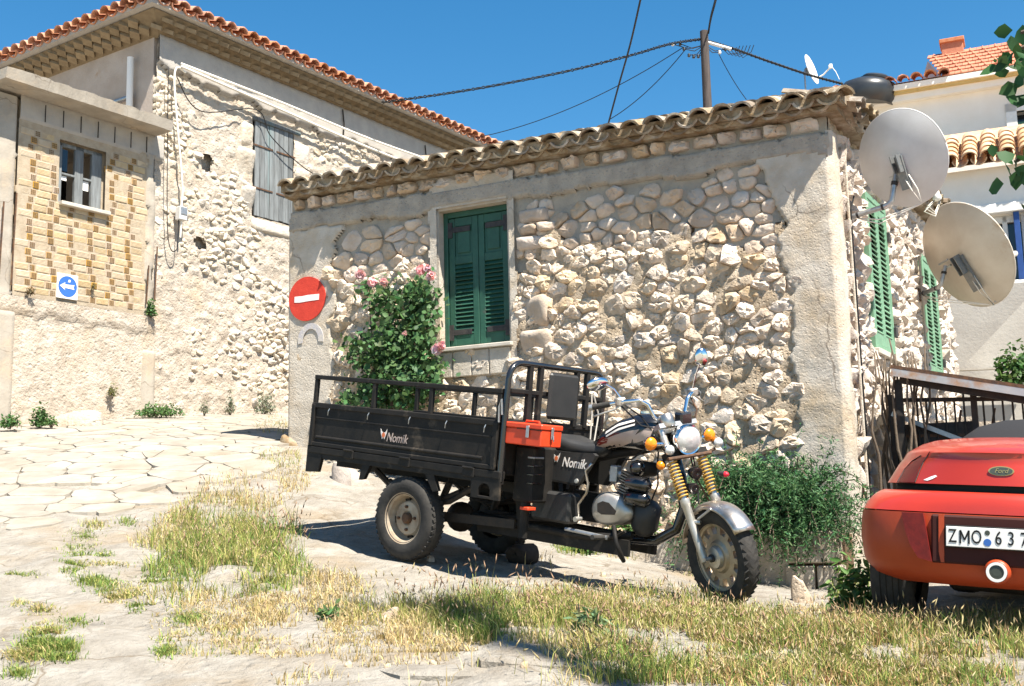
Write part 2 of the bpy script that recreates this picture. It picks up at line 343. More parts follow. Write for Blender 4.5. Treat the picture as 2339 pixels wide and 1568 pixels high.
def scatter(n, bb, ok, asp=1.0, relax=2, seed=1):
    r = np.random.RandomState(seed); P = []
    W_, H_ = bb[1]-bb[0], bb[3]-bb[2]
    cand = np.c_[bb[0]+r.rand(n*14)*W_, bb[2]+r.rand(n*14)*H_]; rad = math.sqrt(W_*H_/n)*.62
    for c in cand:
        if len(P) >= n: break
        if not P: P.append(c); continue
        D = np.array(P)-c; D[:,0] /= asp
        rr = rad/math.sqrt(asp)*(.36+1.35*r.rand()**1.8)
        if (D**2).sum(1).min() > rr*rr: P.append(c)
    P = np.array(P)
    for _ in range(relax):
        S = P.copy(); S[:,0] /= asp
        cs = vcells(S, (bb[0]/asp, bb[1]/asp, bb[2], bb[3]))
        S2 = np.array([c.mean(0) if len(c) > 2 else s for c, s in zip(cs, S)]); S = S+(S2-S)*.55; S[:,0] *= asp; P = S
    S = P.copy(); S[:,0] /= asp
    cs = vcells(S, (bb[0]/asp, bb[1]/asp, bb[2], bb[3])); res = []
    for p, c in zip(P, cs):
        if len(c) > 2 and ok(p[0], p[1]): c = c.copy(); c[:,0] *= asp; res.append(c)
    return res
def area(c): return .5*abs(np.dot(c[:,0], np.roll(c[:,1], 1))-np.dot(c[:,1], np.roll(c[:,0], 1)))
def rounded(c, n, gap, r, jit=.06, cut=.22):
    "shrink a cell, round its corners, resample to n points, make it uneven"
    m = c.mean(0); d = np.sqrt(((c-m)**2).sum(1)).mean(); c = m+(c-m)*max(.3, 1-gap/d)
    for _ in range(2):
        nxt = np.roll(c, -1, 0); c = np.stack([c*(1-cut)+nxt*cut, c*cut+nxt*(1-cut)], 1).reshape(-1, 2)
    nxt = np.roll(c, -1, 0); L = np.sqrt(((nxt-c)**2).sum(1)); cum = np.r_[0, np.cumsum(L)]; tt = np.linspace(0, cum[-1], n, endpoint=False)
    out = []
    for t in tt:
        k = min(np.searchsorted(cum, t, 'right')-1, len(c)-1); f = (t-cum[k])/max(L[k], 1e-9); out.append(c[k]*(1-f)+nxt[k]*f)
    out = np.array(out); return m+(out-m)*(1+(r.rand(n, 1)-.5)*2*jit)
def stone_mb(c, r, prot, n=13, gap=.012, depth=.04, jit=.05, rough=.35, cut=.22):
    "an irregular stone bulging from y=depth out to y=-prot (wall frame x, z)"
    o = rounded(c, n, gap, r, jit, cut); m = o.mean(0); mb = MB(); V = []; F = []
    tx, tz = (r.rand(2)-.5)*.5*prot/ max(.05, np.ptp(o[:,0])/2)
    cx, cz = m+(r.rand(2)-.5)*.25*np.ptp(o, axis=0)
    for sc, h in ((1, -depth), (1.0, prot*.25), (.9, prot*.72), (.62, prot*.98), (.3, prot*1.03)):
        for k in range(n):
            x = m[0]+(o[k,0]-m[0])*sc+(cx-m[0])*(1-sc); z = m[1]+(o[k,1]-m[1])*sc+(cz-m[1])*(1-sc)
            hh = h + (0 if h < 0 else (r.rand()-.5)*rough*prot*(1 if sc < .95 else .5) + (x-m[0])*tx*4*(1-.0) + (z-m[1])*tz*4)
            V.append((x, -hh, z))
    V.append((cx, -(prot*(1+.2*(r.rand()-.5))+(cx-m[0])*tx*4), cz))
    for i in range(4):
        for k in range(n): F.append((i*n+k, i*n+(k+1) % n, (i+1)*n+(k+1) % n, (i+1)*n+k))
    for k in range(n): F.append((4*n+k, 4*n+(k+1) % n, 5*n))
    return mb.add(V, F)
# ---------------------------------------------------------------- the paved street
street = empty('street', loc=(-4.5, 13, 0)); tag(street, kind='structure')
LH0 = Vector((-5.788, 15.0, 0)); LHA = R(34); LHW = Vector((math.sin(LHA), math.cos(LHA), 0)); LHN = Vector((math.cos(LHA), -math.sin(LHA), 0))
CAZ = R(27); CC = Vector((2.835, 9.8, 0)); CU = Vector((math.cos(CAZ), -math.sin(CAZ), 0)); CN = Vector((-math.sin(CAZ), -math.cos(CAZ), 0))
def onstreet(x, y):
    if (Vector((x, y, 0))-LH0).dot(LHN) < .12: return False
    s = (Vector((x, y, 0))-CC)
    if s.dot(CU) > -6.05 and s.dot(CN) < .25: return False
    return y > 8.2 + 1.3*float(vn(x*.7, 3.1, 9)) + max(0, (x+3.4))*1.6 + 2.2*rng.random()**3 and x < -2.3 + max(0, y-12)*.12
rf = np.random.RandomState(5)
def place_flag(c, name='flagstone', parent=street, gap=.004, th=.014):
    o = rounded(c, 14, gap, rf, .02, .05); m = o.mean(0); z = Gs(o[:,0], o[:,1]); z0 = float(Gs(m[:1], m[1:])[0])
    A = np.c_[o-m, np.ones(len(o))]; co = np.linalg.lstsq(A, z, rcond=None)[0]; co[:2] += (rf.rand(2)-.5)*.02
    zt = A@co + .001+rf.rand()*.006; b = MB(); n = len(o); P = np.array(parent.location)
    V = [(x-m[0], y-m[1], zz-z0) for (x, y), zz in zip(o*.985+m*.015, zt)]+[(x-m[0], y-m[1], zz-z0-.06) for (x, y), zz in zip(o, zt)]
    b.add(V, [tuple(range(n))]+[(i, n+i, n+(i+1) % n, (i+1) % n) for i in range(n)])
    return b.build(name, MT['flag'], parent, loc=(m[0]-P[0], m[1]-P[1], z0-P[2]))
for c in scatter(950, (-9.5, -1.5, 8.0, 21), onstreet, asp=1.3, seed=3, relax=0):
    if area(c) < 1.2: place_flag(c)
# ---------------------------------------------------------------- stone cottage
CM = Matrix.Translation(CC) @ Matrix.Rotation(-CAZ, 4, 'Z')      # x right along the wall, y into the house, z up
cot = empty('stone_cottage', CM)
tag(cot, 'low rubble stone cottage with weathered barrel tile roof behind the black cargo tricycle', 'house')
S0 = -5.9
def zb(s): return 4.80-.018*s                                     # top of the ring beam
WX0, WX1, WZ0, WZ1 = -4.0, -3.18, 3.19, 4.64                      # front window opening
def inwin(s, z, m=0): return WX0-m < s < WX1+m and WZ0-m < z < WZ1+m
def gridpart(name, mat, s0, s1, z0, z1, st, keep, off, parent=None, depth=None):
    xs = np.arange(s0, s1+st*.5, st); zs = np.arange(z0, z1+st*.5, st); X, Z = np.meshgrid(xs, zs)
    K = keep(X, Z); Y = -off(X, Z); n = len(xs); b = MB()
    if depth is not None:                                         # edges of the kept area fall back to the wall
        E = K & np.roll(K,1,0) & np.roll(K,-1,0) & np.roll(K,1,1) & np.roll(K,-1,1); Y = np.where(E, Y, depth)
    b.v = list(zip(X.ravel().tolist(), Y.ravel().tolist(), Z.ravel().tolist()))
    cell = K[:-1,:-1]&K[1:,:-1]&K[:-1,1:]&K[1:,1:]; i, j = np.nonzero(cell); I = i*n+j
    b.f = np.stack([I, I+1, I+n+1, I+n], 1).tolist(); b.m = [0]*len(b.f)
    used = np.unique(np.array(b.f)); mp = {u: k for k, u in enumerate(used.tolist())}
    b.v = [b.v[u] for u in used]; b.f = [tuple(mp[q] for q in f) for f in b.f]
    return b.build(name, mat, parent, smooth=True)
# masonry body
b = MB()
RW = Vector((math.sin(R(3)), math.cos(R(3)), 0))                  # right wall runs back along this
def rwp(t, d=0): return Vector((RW.x*t+RW.y*d, RW.y*t-RW.x*d, 0)) # t along the right wall, d out of it
zt = 4.92
def body(x0, x1, z0, z1): b.box(x0, x1, .06, .45, z0, z1)
body(S0, WX0, .2, zt); body(WX1, -.02, .2, zt); body(WX0, WX1, .2, WZ0); body(WX0, WX1, WZ1, zt)
E0 = rwp(0, -.06); E1 = rwp(5.75, -.06); E2 = rwp(5.75, -.5); E3 = rwp(0, -.5)
b.prism([(E0.x, E0.y+.05), (E1.x, E1.y), (E2.x, E2.y), (E3.x, E3.y+.05)], (0,0,.2), (1,0,0), (0,1,0), (0,0,1), 4.71)
b.box(S0, S0+.4, .4, 5.7, .2, zt); b.box(S0, .25, 5.4, 5.75, .2, zt)
b.build('wall_core', MT['mortar'], cot)
edge = lambda X, Z, sd, a=.10: (fbm(X*5, Z*5, sd, 4)-.5)*2*a
def k_lpil(X, Z): return (X < -5.30+.25*np.clip(Z-4.45, 0, .3)*2+edge(X, Z, 21)) & (Z < zb(X)-.2+edge(X, Z, 22, .05))
def k_rpil(X, Z): return (X > -.44+edge(X, Z, 23, .12)-np.clip(Z-4.0, 0, 1)*.35-np.clip(2.4-Z, 0, 2)*.05) & (Z < zb(X)-.10)
def k_beam(X, Z): return (Z > zb(X)-.26+edge(X*.7, Z*.7, 24, .06)+.0*X) & (Z < zb(X)+edge(X*3, Z*0+1, 25, .012))
def k_frame(X, Z): return ((X > WX0-.09+edge(X,Z,26,.03)) & (X < WX1+.10+edge(X,Z,27,.04)) & (Z > WZ0-.33+edge(X,Z,28,.05)) & (Z < WZ1+.3)) & ~((X > WX0) & (X < WX1) & (Z > WZ0) & (Z < WZ1))
upper = lambda X, Z: Z > 3.98-.03*X+edge(X*.6, Z*.6, 31, .55)
nowin = lambda X, Z: ~((X > WX0) & (X < WX1) & (Z > WZ0) & (Z < WZ1))
gridpart('mortar_bed', MT['mortar'], S0, 0, .5, 5.02, .03, lambda X, Z: nowin(X, Z) & ~upper(X, Z), lambda X, Z: .014+.045*fbm(X*9, Z*9, 41, 4), cot)
gridpart('cement_pointing', MT['mortar_top'], S0, 0, 3.7, 5.02, .03, lambda X, Z: nowin(X, Z) & (upper(X, Z)|np.roll(upper(X, Z),1,0)|np.roll(upper(X, Z),-1,0)), lambda X, Z: -.012+.03*fbm(X*7, Z*7, 42, 4), cot)
gridpart('corner_pilaster', MT['cement'], S0-.03, -4.7, .9, 4.9, .025, k_lpil, lambda X, Z: .045+.012*fbm(X*8, Z*8, 43, 4)*np.clip((5.0-Z)*.8, .4, 1), cot, .0)
gridpart('corner_pilaster', MT['cement'], -1.1, .035, .55, 4.9, .025, k_rpil, lambda X, Z: .045+.02*fbm(X*8, Z*8, 44, 4), cot, .0)
gridpart('ring_beam', MT['beam'], S0, .035, 4.3, 5.0, .025, lambda X, Z: k_beam(X, Z) & nowin(X, Z), lambda X, Z: .052+.018*fbm(X*9, Z*9, 45, 4), cot, .0)
gridpart('window_surround', MT['cement'], WX0-.3, WX1+.3, WZ0-.5, WZ1+.3, .02, k_frame, lambda X, Z: .048+.014*fbm(X*9, Z*9, 46, 4), cot)
# right corner return (plastered face of the pilaster on the right wall) and side wall surface, in the right wall's own frame
RM = Matrix.Rotation(-R(3)-R(-90), 4, 'Z')                        # x back along the wall, -y outwards
def rbuild(mb, name, mats, parent=cot, smooth=False):
    mb.xf(lambda p: RM @ p); return mb.build(name, mats, parent, smooth)
def rgrid(name, mat, s0, s1, z0, z1, st, keep, off, depth=None):
    o = gridpart(name, mat, s0, s1, z0, z1, st, keep, off, cot, depth); o.data.transform(RM); return o
RWIN = [(1.15, 2.02, 2.98, 4.52), (3.86, 4.74, 2.94, 4.40)]
def rnow(X, Z):
    k = np.ones_like(X, bool)
    for a, c, d, e in RWIN: k &= ~((X > a) & (X < c) & (Z > d) & (Z < e))
    return k
rgrid('side_pilaster', MT['cement'], -.05, .8, .5, 4.8, .03, lambda X, Z: X < .24+edge(X, Z, 51, .08)-.05*(Z < 3), lambda X, Z: .045+.012*fbm(X*8, Z*8, 52, 4), .0)
rgrid('side_mortar', MT['mortar'], 0, 5.75, .4, 4.98, .04, rnow, lambda X, Z: -.02+.06*fbm(X*8, Z*8, 53, 4))
# stones of the front wall: the 300 largest on their own, the small rest as one part
rs = np.random.RandomState(12)
def stone_zone(s, z):
    a, c = np.array([s]), np.array([z])
    if inwin(s, z, .09) or z > zb(s)-.05: return False
    if z < .6: return False
    return not (k_lpil(a+.03, c)[0] or k_rpil(a-.03, c)[0] or k_beam(a, c+.04)[0] or (k_frame(a, c)[0] and rs.rand() < .9))
cells = scatter(1050, (S0, 0, .6, 5.0), stone_zone, asp=1.35, seed=8, relax=1)
cells.sort(key=area, reverse=True)
rest = MB(); rest_t = MB()
for i, c in enumerate(cells):
    m = c.mean(0); up = bool(upper(m[:1], m[1:])[0]); r = rs
    c = m+(c-m)*(np.array([1, 1])*(0.95+.05*r.rand()) if up else 1)
    mb = stone_mb(c, r, (.024+.02*r.rand()) if up else (.036+.036*r.rand()), n=14, gap=.004 if up else -.004, jit=.07 if up else .085, rough=.55 if up else .45, cut=.08)
    if i < 290:
        mb.build('wall_stone', MT['stone_top' if up else 'stone'], cot, smooth=32 if up else 24, recenter=True)
    else: (rest_t if up else rest).add(mb.v, mb.f)
tag(rest.build('small_wall_stones', MT['stone'], cot, smooth=24), kind='stuff')
if rest_t.v: tag(rest_t.build('small_pointed_stones', MT['stone_top'], cot, smooth=True), kind='stuff')
# single course of stones between beam and eave
s = S0+.02; course = MB()
while s < -.05:
    w = .13+.15*rs.rand(); z0 = zb(s+w/2)+.003; h = .115+.012*rs.rand()
    c = np.array([(s, z0), (s+w, z0), (s+w-.01, z0+h), (s+.01, z0+h)])
    stone_mb(c, rs, .05+.03*rs.rand(), n=14, gap=.004, jit=.07, rough=.5, cut=.1).build('eave_stone', MT['stone_top'], cot, smooth=32, recenter=True); s += w+.012
# larger dressed blocks right of the window, and under it
for (a, c, d, e) in [(-3.07,-2.72,4.36,4.50),(-3.07,-2.85,4.24,4.34),(-2.84,-2.6,4.25,4.35),(-3.07,-2.7,4.08,4.22),(-3.07,-2.74,3.3,3.62),(-3.07,-2.72,2.98,3.28)]:
    stone_mb(np.array([(a,d),(c,d),(c,e),(a,e)]), rs, .075, n=18, gap=.008, jit=.015, rough=.15, cut=.05).build('dressed_block', MT['stone_top'], cot, smooth=True, recenter=True)
x = WX0-.02
for w in (.2, .22, .2, .24):
    b = MB(); b.bbox(x, x+w-.012, -.075, .02, WZ0-.31, WZ0-.05, .008); b.build('sill_block', MT['cement'], cot); x += w
# side wall stones
rest = MB()
sc = scatter(640, (.25, 5.7, 1.3, 4.85), lambda s, z: all(not (a-.06 < s < c+.06 and d-.08 < z < e+.06) for a, c, d, e in RWIN) and s > .3, asp=1.2, seed=18, relax=1)
for c in sc:
    mb = stone_mb(c, rs, .04+.03*rs.rand(), n=9, gap=.006, jit=.1, rough=.7, cut=.1); rest.add(mb.v, mb.f)
tag(rbuild(rest, 'side_wall_stones', MT['stone'], smooth=38), kind='stuff')
# window recess, shutters
def shutter_leaf(parent, x0, x1, z0, z1, y, mat, nslat, panel=True, tw=.06, mi=None, xf=None, brk=()):
    def B(mb, name, m=mat, sm=False):
        if xf: mb.xf(xf)
        return mb.build(name, m, parent, sm)
    h = z1-z0; zp = z0+h*.66 if panel else z1-tw; t = .036
    for xa in (x0, x1-tw): B(MB().bbox(xa, xa+tw, y, y+t, z0, z1, .004), 'shutter_stile')
    for ra, rb in [(z0, z0+.12), (z1-.09, z1)]+([(zp-.035, zp+.05)] if panel else []):
        B(MB().bbox(x0+tw, x1-tw, y+.003, y+t-.003, ra, rb, .004), 'shutter_rail')
    if panel:
        B(MB().bbox(x0+tw, x1-tw, y+.016, y+.03, zp+.05, z1-.09, .003).bbox(x0+tw+.03, x1-tw-.03, y+.004, y+.018, zp+.08, z1-.12, .007), 'shutter_panel')
    za, zc = z0+.12, (zp-.035 if panel else z1-.09); p = (zc-za)/nslat
    B(MB().box(x0+tw*.5, x1-tw*.5, y+t+.006, y+t+.012, z0+.05, zc+.02), 'shutter_backing', MT['dark'])
    for k in range(nslat):
        z = za+(k+.5)*p; a = R(52+4*rs.randn()); dz = (.05 if k in brk else 0)*rs.randn()
        mb = MB().obox((0, 0, 0), (1, 0, dz), (x1-x0)/2-tw+.004, (0, math.cos(a), math.sin(a)), p*.62, (0, -math.sin(a), math.cos(a)), .0045)
        c = Vector(((x0+x1)/2, y+t*.5, z)); mb.xf(lambda q: q+c); B(mb, 'slat')
w = empty('window_shutter'); w.parent = cot
mb = MB(); mb.box(WX0-.02, WX0+.01, -.03, .3, WZ0-.03, WZ1+.02).box(WX1-.008, WX1+.02, -.03, .3, WZ0-.03, WZ1+.02).box(WX0, WX1, -.03, .3, WZ1-.01, WZ1+.02)
mb.build('window_reveal', MT['cement'], cot)
MB().bbox(WX0-.03, WX1+.04, -.11, .2, WZ0-.045, WZ0-.005, .006).build('window_sill', MT['sill'], cot)
y0 = .10
MB().bbox(WX0+.012, WX0+.06, y0-.03, y0+.05, WZ0, WZ1-.012, .004).bbox(WX1-.06, WX1-.012, y0-.03, y0+.05, WZ0, WZ1-.012, .004).bbox(WX0+.06, WX1-.06, y0-.028, y0+.05, WZ1-.07, WZ1-.012, .004).build('shutter_frame', MT['green'], w)
MB().box(WX0, WX1, .2, .24, WZ0, WZ1).build('window_void', MT['dark'], cot)
xm = (WX0+WX1)/2
shutter_leaf(w, WX0+.065, xm-.002, WZ0+.03, WZ1-.075, y0-.012, MT['green'], 17, True, .068, brk=(3, 9))
shutter_leaf(w, xm+.002, WX1-.065, WZ0+.03, WZ1-.075, y0-.008, MT['green'], 17, True, .068, brk=(5,))
for xa, sg in ((WX0+.06, 1), (WX1-.06, -1)):
    for zz in (WZ0+.17, WZ1-.2):
        MB().box(min(xa, xa+sg*.26), max(xa, xa+sg*.26), y0-.02, y0-.010, zz-.028, zz+.028).box(min(xa-sg*.03, xa+sg*.05), max(xa-sg*.03, xa+sg*.05), y0-.025, y0-.009, zz-.08, zz+.08).build('hinge_strap', MT['black'], w)
for k, (a, c, d, e) in enumerate(RWIN):
    w2 = empty('side_shutter'); w2.parent = cot; F = lambda p: RM @ p
    mid = (a+c)/2
    rbuild(MB().bbox(a, a+.05, -.05, .05, d, e, .004).bbox(c-.05, c, -.05, .05, d, e, .004).bbox(a+.05, c-.05, -.05, .05, e-.06, e, .004).bbox(a+.05, c-.05, -.05, .05, d, d+.05, .004), 'shutter_frame', MT['lgreen'], w2)
    shutter_leaf(w2, a+.052, mid-.002, d+.05, e-.06, -.045, MT['lgreen'], 24, False, .06, xf=F)
    shutter_leaf(w2, mid+.002, c-.052, d+.05, e-.06, -.045, MT['lgreen'], 24, False, .06, xf=F)
    rbuild(MB().bbox(a-.06, c+.06, -.09, .1, d-.06, d-.005, .006), 'side_window_sill', MT['sill'])
    for zz in (d+.25, e-.3): rbuild(MB().box(c-.04, c+.05, -.075, -.052, zz-.05, zz+.05), 'hinge_strap', MT['black'], w2)
# barrel tiles
def tile_mesh(name, L=.45, r0=.112, r1=.096, th=.02, mat=None, arc=132, n=9, seed=0):
    r = np.random.RandomState(seed); b = MB(); V = []; F = []; a0 = R(90-arc/2)
    for x, rr in ((0, r0), (L*.5, (r0+r1)/2), (L, r1)):
        for rad in (rr, rr-th):
            for k in range(n):
                t = a0+R(arc)*k/(n-1); q = 1+.05*(r.rand()-.5)
                V.append((rad*math.cos(t)*q, x+(.02*(r.rand()-.5) if x == 0 else 0), (rad*math.sin(t)-rr*math.cos(R(arc/2))*.85)*q))
    for i in range(2):
        o = i*2*n; p = (i+1)*2*n
        for k in range(n-1):
            F.append((o+k, o+k+1, p+k+1, p+k)); F.append((o+n+k, p+n+k, p+n+k+1, o+n+k+1))
        F.append((o, p, p+n, o+n)); F.append((o+n-1, o+2*n-1, p+2*n-1, p+n-1))
    for k in range(n-1): F.append((k, o-2*n*i+n+k if False else n+k, n+k+1, k+1)); F.append((4*n+k, 4*n+k+1, 5*n+k+1, 5*n+k))
    b.add(V, F); return b.mesh(name, mat, smooth=50)
TV = [tile_mesh('roof_tile', mat=MT['oldtile'], seed=i) for i in range(5)]
roof = empty('roof'); roof.parent = cot
pitch = R(17)
def lay(parent, meshes, base, out, along, n, sp, zf, courses, over, lift, flip=False, name='roof_tile', jr=.02, expo=.34, pt=None):
    "tiles with their long axis running up the slope; base = start of the eave line, out = outward dir, along = eave dir"
    pt = pitch if pt is None else pt
    up = Vector(out)*-math.cos(pt)+Vector((0, 0, 1))*math.sin(pt); al = Vector(along); nrm = al.cross(up)
    if nrm.z < 0: nrm = -nrm
    for c in range(courses):
        for k in range(n):
            s = (k+.5)*sp
            p = Vector(base)+al*(s+(rng.random()-.5)*jr)+Vector(out)*over+up*(c*expo+(rng.random()-.5)*jr*1.6)+Vector((0, 0, zf(s)))+nrm*(lift+.012*c+(rng.random()-.5)*jr*.4)
            x = al; m = Matrix((x, up, nrm)).transposed()
            if m.determinant() < 0: m = Matrix((-x, up, nrm)).transposed()
            if flip: m = Matrix((-m.col[0], m.col[1], -m.col[2])).transposed()
            m = m @ Matrix.Rotation((rng.random()-.5)*jr*5, 3, 'Z') @ Matrix.Rotation((rng.random()-.5)*jr*3, 3, 'X')
            o = put(name, rng.choice(meshes), parent); o.matrix_local = Matrix.Translation(p) @ m.to_4x4()
ZF = lambda s: zb(S0+s)+.125
nt_ = 28; sp = .2145
lay(roof, TV, (S0-.02, 0, 0), (0, -1, 0), (1, 0, 0), nt_, sp, lambda s: ZF(s)+.075, 1, .16, .0, flip=True, name='cornice_tile', jr=.018, pt=R(6))
lay(roof, TV, (S0-.02+sp/2, 0, 0), (0, -1, 0), (1, 0, 0), nt_, sp, lambda s: ZF(s)+.075, 2, .235, .025, flip=True, name='pan_tile', jr=.018)
lay(roof, TV, (S0-.02, 0, 0), (0, -1, 0), (1, 0, 0), nt_, sp, lambda s: ZF(s)+.075, 3, .265, .035, name='cover_tile', jr=.035)
# right eave
o3 = Vector((RW.y, -RW.x, 0))
lay(roof, TV, (0.0, .1, 0), o3, RW, 26, .215, lambda s: 4.925+.075, 1, .2, .0, flip=True, name='cornice_tile', pt=R(6))
lay(roof, TV, (0, .0, 0), o3, RW, 26, .215, lambda s: 4.925+.075, 1, .27, .03, flip=True, name='pan_tile')
lay(roof, TV, (0, .1, 0), o3, RW, 26, .215, lambda s: 4.925+.075, 2, .3, .045, name='cover_tile', jr=.03)
# hip tiles on the corner
for k in range(5):
    d = Vector((-1, 1, 0)).normalized(); up = (d+Vector((0, 0, .24))).normalized(); x = up.cross(Vector((0, 0, 1))).normalized(); n_ = x.cross(up)
    o = put('hip_tile', TV[k % 5], roof); o.matrix_local = Matrix.Translation(Vector((.22, -.22, 4.99))+up*(k*.34)+n_*.04) @ Matrix((x, up, n_)).transposed().to_4x4()
b = MB(); A = [(S0-.02, -.1, zb(S0)+.16), (.12, -.1, zb(0)+.14), (.45, 5.8, 4.96), (S0-.02, 5.8, 5.04), (-3.6, 2.8, 5.8), (-2.4, 2.8, 5.78)]
b.add(A, [(0,1,5,4),(1,2,5),(2,3,4,5),(3,0,4)]); b.build('roof_deck', MT['oldtile'], roof)
b = MB(); zl_, zr_ = zb(S0)+.11, zb(0)+.11
b.add([(S0-.01, -.125, zl_+.025), (.13, -.125, zr_+.025), (.13, -.135, zr_+.07), (S0-.01, -.135, zl_+.07), (S0-.01, .4, zl_), (.15, .4, zr_), (.15, .4, zr_+.3), (S0-.01, .4, zl_+.3)], [(0,1,2,3),(3,2,6,7),(4,0,3,7),(0,4,5,1)])
b.add([(S0-.01, -.195, zl_+.07), (.17, -.195, zr_+.07), (.17, -.195, zr_+.165), (S0-.01, -.195, zl_+.165), (S0-.01, .3, zl_+.1), (.2, .3, zr_+.1), (.2, .3, zr_+.30), (S0-.01, .3, zl_+.30)], [(0,1,2,3),(3,2,6,7),(4,0,3,7),(0,4,5,1),(1,5,6,2)]); b.build('eave_mortar', MT['oldtile'], roof)
rbuild(MB().box(-.1, 5.75, -.13, .4, 4.93, 5.0).box(-.15, 5.75, -.19, .3, 5.0, 5.09), 'eave_mortar', MT['oldtile'], roof)
# conduits on the corner of the side wall
rbuild(MB().tube([(.30, -.075, 1.2), (.30, -.075, 4.6), (.32, -.09, 4.75)], .012, 6), 'conduit', MT['cement'])
rbuild(MB().tube([(.36, -.08, 1.2), (.36, -.08, 4.15), (.5, -.085, 4.3)], .009, 6), 'conduit', MT['wire'])
rbuild(MB().tube([(3.5, -.085, 2.5), (3.5, -.085, 4.3)], .012, 6), 'conduit', MT['cement'])
# painted signs on the left pilaster
def cpt(s, y, z): return CM @ Vector((s, y, z))
def disc(r, n=40, jit=.0, sx=1, hole=0):
    return [((r*(1+jit*math.sin(3*t+1)+jit*.7*math.sin(7*t)))*math.cos(t)*sx, (r*(1+jit*math.sin(3*t+1)))*math.sin(t)) for t in [2*math.pi*k/n for k in range(n)]]
sg = empty('painted_no_entry_sign', CM @ Matrix.Translation((-5.65, -.066, 3.885)))
tag(sg, 'red round no-entry sign with white bar painted on the cottage corner', 'sign')
MB().prism(disc(.245, 44, .008), (0,0,0), (1,0,0), (0,0,1), (0,1,0), .012).build('red_disc', MT['redpaint'], sg)
MB().prism([(-.165,-.028),(-.1,-.036),(.02,-.031),(.163,-.03),(.168,.034),(.02,.038),(-.06,.033),(-.162,.036)], (0,-.003,0), (1,0,0), (0,0,1), (0,1,0), .003).build('white_bar', MT['whitepaint'], sg)
sg = empty('faded_painted_ring', CM @ Matrix.Translation((-5.6, -.063, 3.42)))
tag(sg, 'faded grey painted arch mark below the red sign', 'painted mark')
o_ = [(math.cos(t)*.17, math.sin(t)*.19) for t in np.linspace(-.15, math.pi+.15, 24)]; i_ = [(x*.6, y*.66) for x, y in o_]
b = MB(); V = []
for k in range(24): V += [(o_[k][0], 0, o_[k][1]), (i_[k][0], 0, i_[k][1]), (o_[k][0], .01, o_[k][1]), (i_[k][0], .01, i_[k][1])]
b.add(V, [(4*k, 4*k+4, 4*k+5, 4*k+1) for k in range(23)]+[(4*k, 4*k+2, 4*k+6, 4*k+4) for k in range(23)]); b.build('arch', MT['fadepaint'], sg)
# ---------------------------------------------------------------- big house on the left (x along the long wall going back, -y out of it)
LM = Matrix.Translation(LH0) @ Matrix.Rotation(R(90)-LHA, 4, 'Z')
lh = empty('plastered_stone_house', LM); tag(lh, 'tall old two-storey house of plastered rubble with orange tiled eaves', 'house')
rl = np.random.RandomState(21)
T0, T1, ZE = 1.2, 9.6, 8.62                                  # corner, far end, eave height
SH = (3.12, 3.98, 6.26, 7.82); W2 = (6.55, 7.35, 6.6, 7.75); W3 = (4.05, 4.4, 4.25, 4.85)
PH = [(2.16, 6.88), (2.06, 5.61)]
def lh_open(X, Z):
    k = np.zeros_like(X, bool)
    for a, c, d, e in (SH, W2, W3): k |= (X > a) & (X < c) & (Z > d) & (Z < e)
    for x, z in PH: k |= (((X-x)/.085)**2+((Z-z)/.10)**2 < 1+.5*np.sin(Z*31+X*17))
    return k
bandz = lambda X: 8.05-.015*(X-1.2)+edge(X, X*0+2, 61, .10)+.0
def lh_off(X, Z): return .04*fbm(X*2.2, Z*2.2, 62, 5)+.045*np.abs(fbm(X*6, Z*6, 63, 3)-.5)*2-.05*(Z < 5.0)*np.clip(5.0-Z, 0, 1)*0
gridpart('plastered_wall', MT['plaster'], T0, T1, 2.6, 8.66, .032, lambda X, Z: ~lh_open(X, Z), lh_off, lh)
gridpart('cement_shade_band', MT['band'], T0, T1, 7.75, 8.62, .04, lambda X, Z: (Z > bandz(X)), lambda X, Z: .075+.02*fbm(X*5, Z*5, 64, 4), lh, .0)  # ragged grey strip: real cement, partly the eave shadow painted in
b = MB(); b.box(T0+.02, T1, .09, .6, 2.4, 8.6); b.build('wall_core', MT['plaster'], lh)
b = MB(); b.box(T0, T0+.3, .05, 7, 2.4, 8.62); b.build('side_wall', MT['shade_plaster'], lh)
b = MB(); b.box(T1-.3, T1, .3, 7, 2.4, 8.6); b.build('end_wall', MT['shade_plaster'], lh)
# quoin rubble at the corner and stones standing out of the plaster
def lzone(s, z):
    if z > bandz(np.array([s]))[0]-.05 or lh_open(np.array([s-.1, s+.1, s, s]), np.array([z, z, z+.1, z-.1])).any(): return False
    return True
lc = scatter(2600, (T0, 8.5, 2.9, 8.3), lzone, asp=1.6, seed=31, relax=1); lc.sort(key=area, reverse=True)
rest = MB(); cnt = 0
for c in lc:
    m = c.mean(0); q = float(fbm(m[:1]*.8, m[1:]*.9, 66, 3)[0]); low = max(0, 1-abs(m[1]-4.0)/.9)*(m[0] > 1.9)+.5*(m[0] < 1.5)*(m[1] > 6.9)
    pr0 = .022+.036*min(1, max(0, (q-.36)*2.2))*(.35+.75*rl.rand())+.03*low*rl.rand()
    if pr0 < .034: continue
    mb = stone_mb(c, rl, pr0, n=9, gap=.0, jit=.13, rough=.5, cut=.12)
    if cnt < 260: mb.build('wall_stone', MT['lstone'], lh, smooth=50, recenter=True)
    else: rest.add(mb.v, mb.f)
    cnt += 1
if rest.v: tag(rest.build('small_wall_stones', MT['lstone'], lh, smooth=True), kind='stuff')
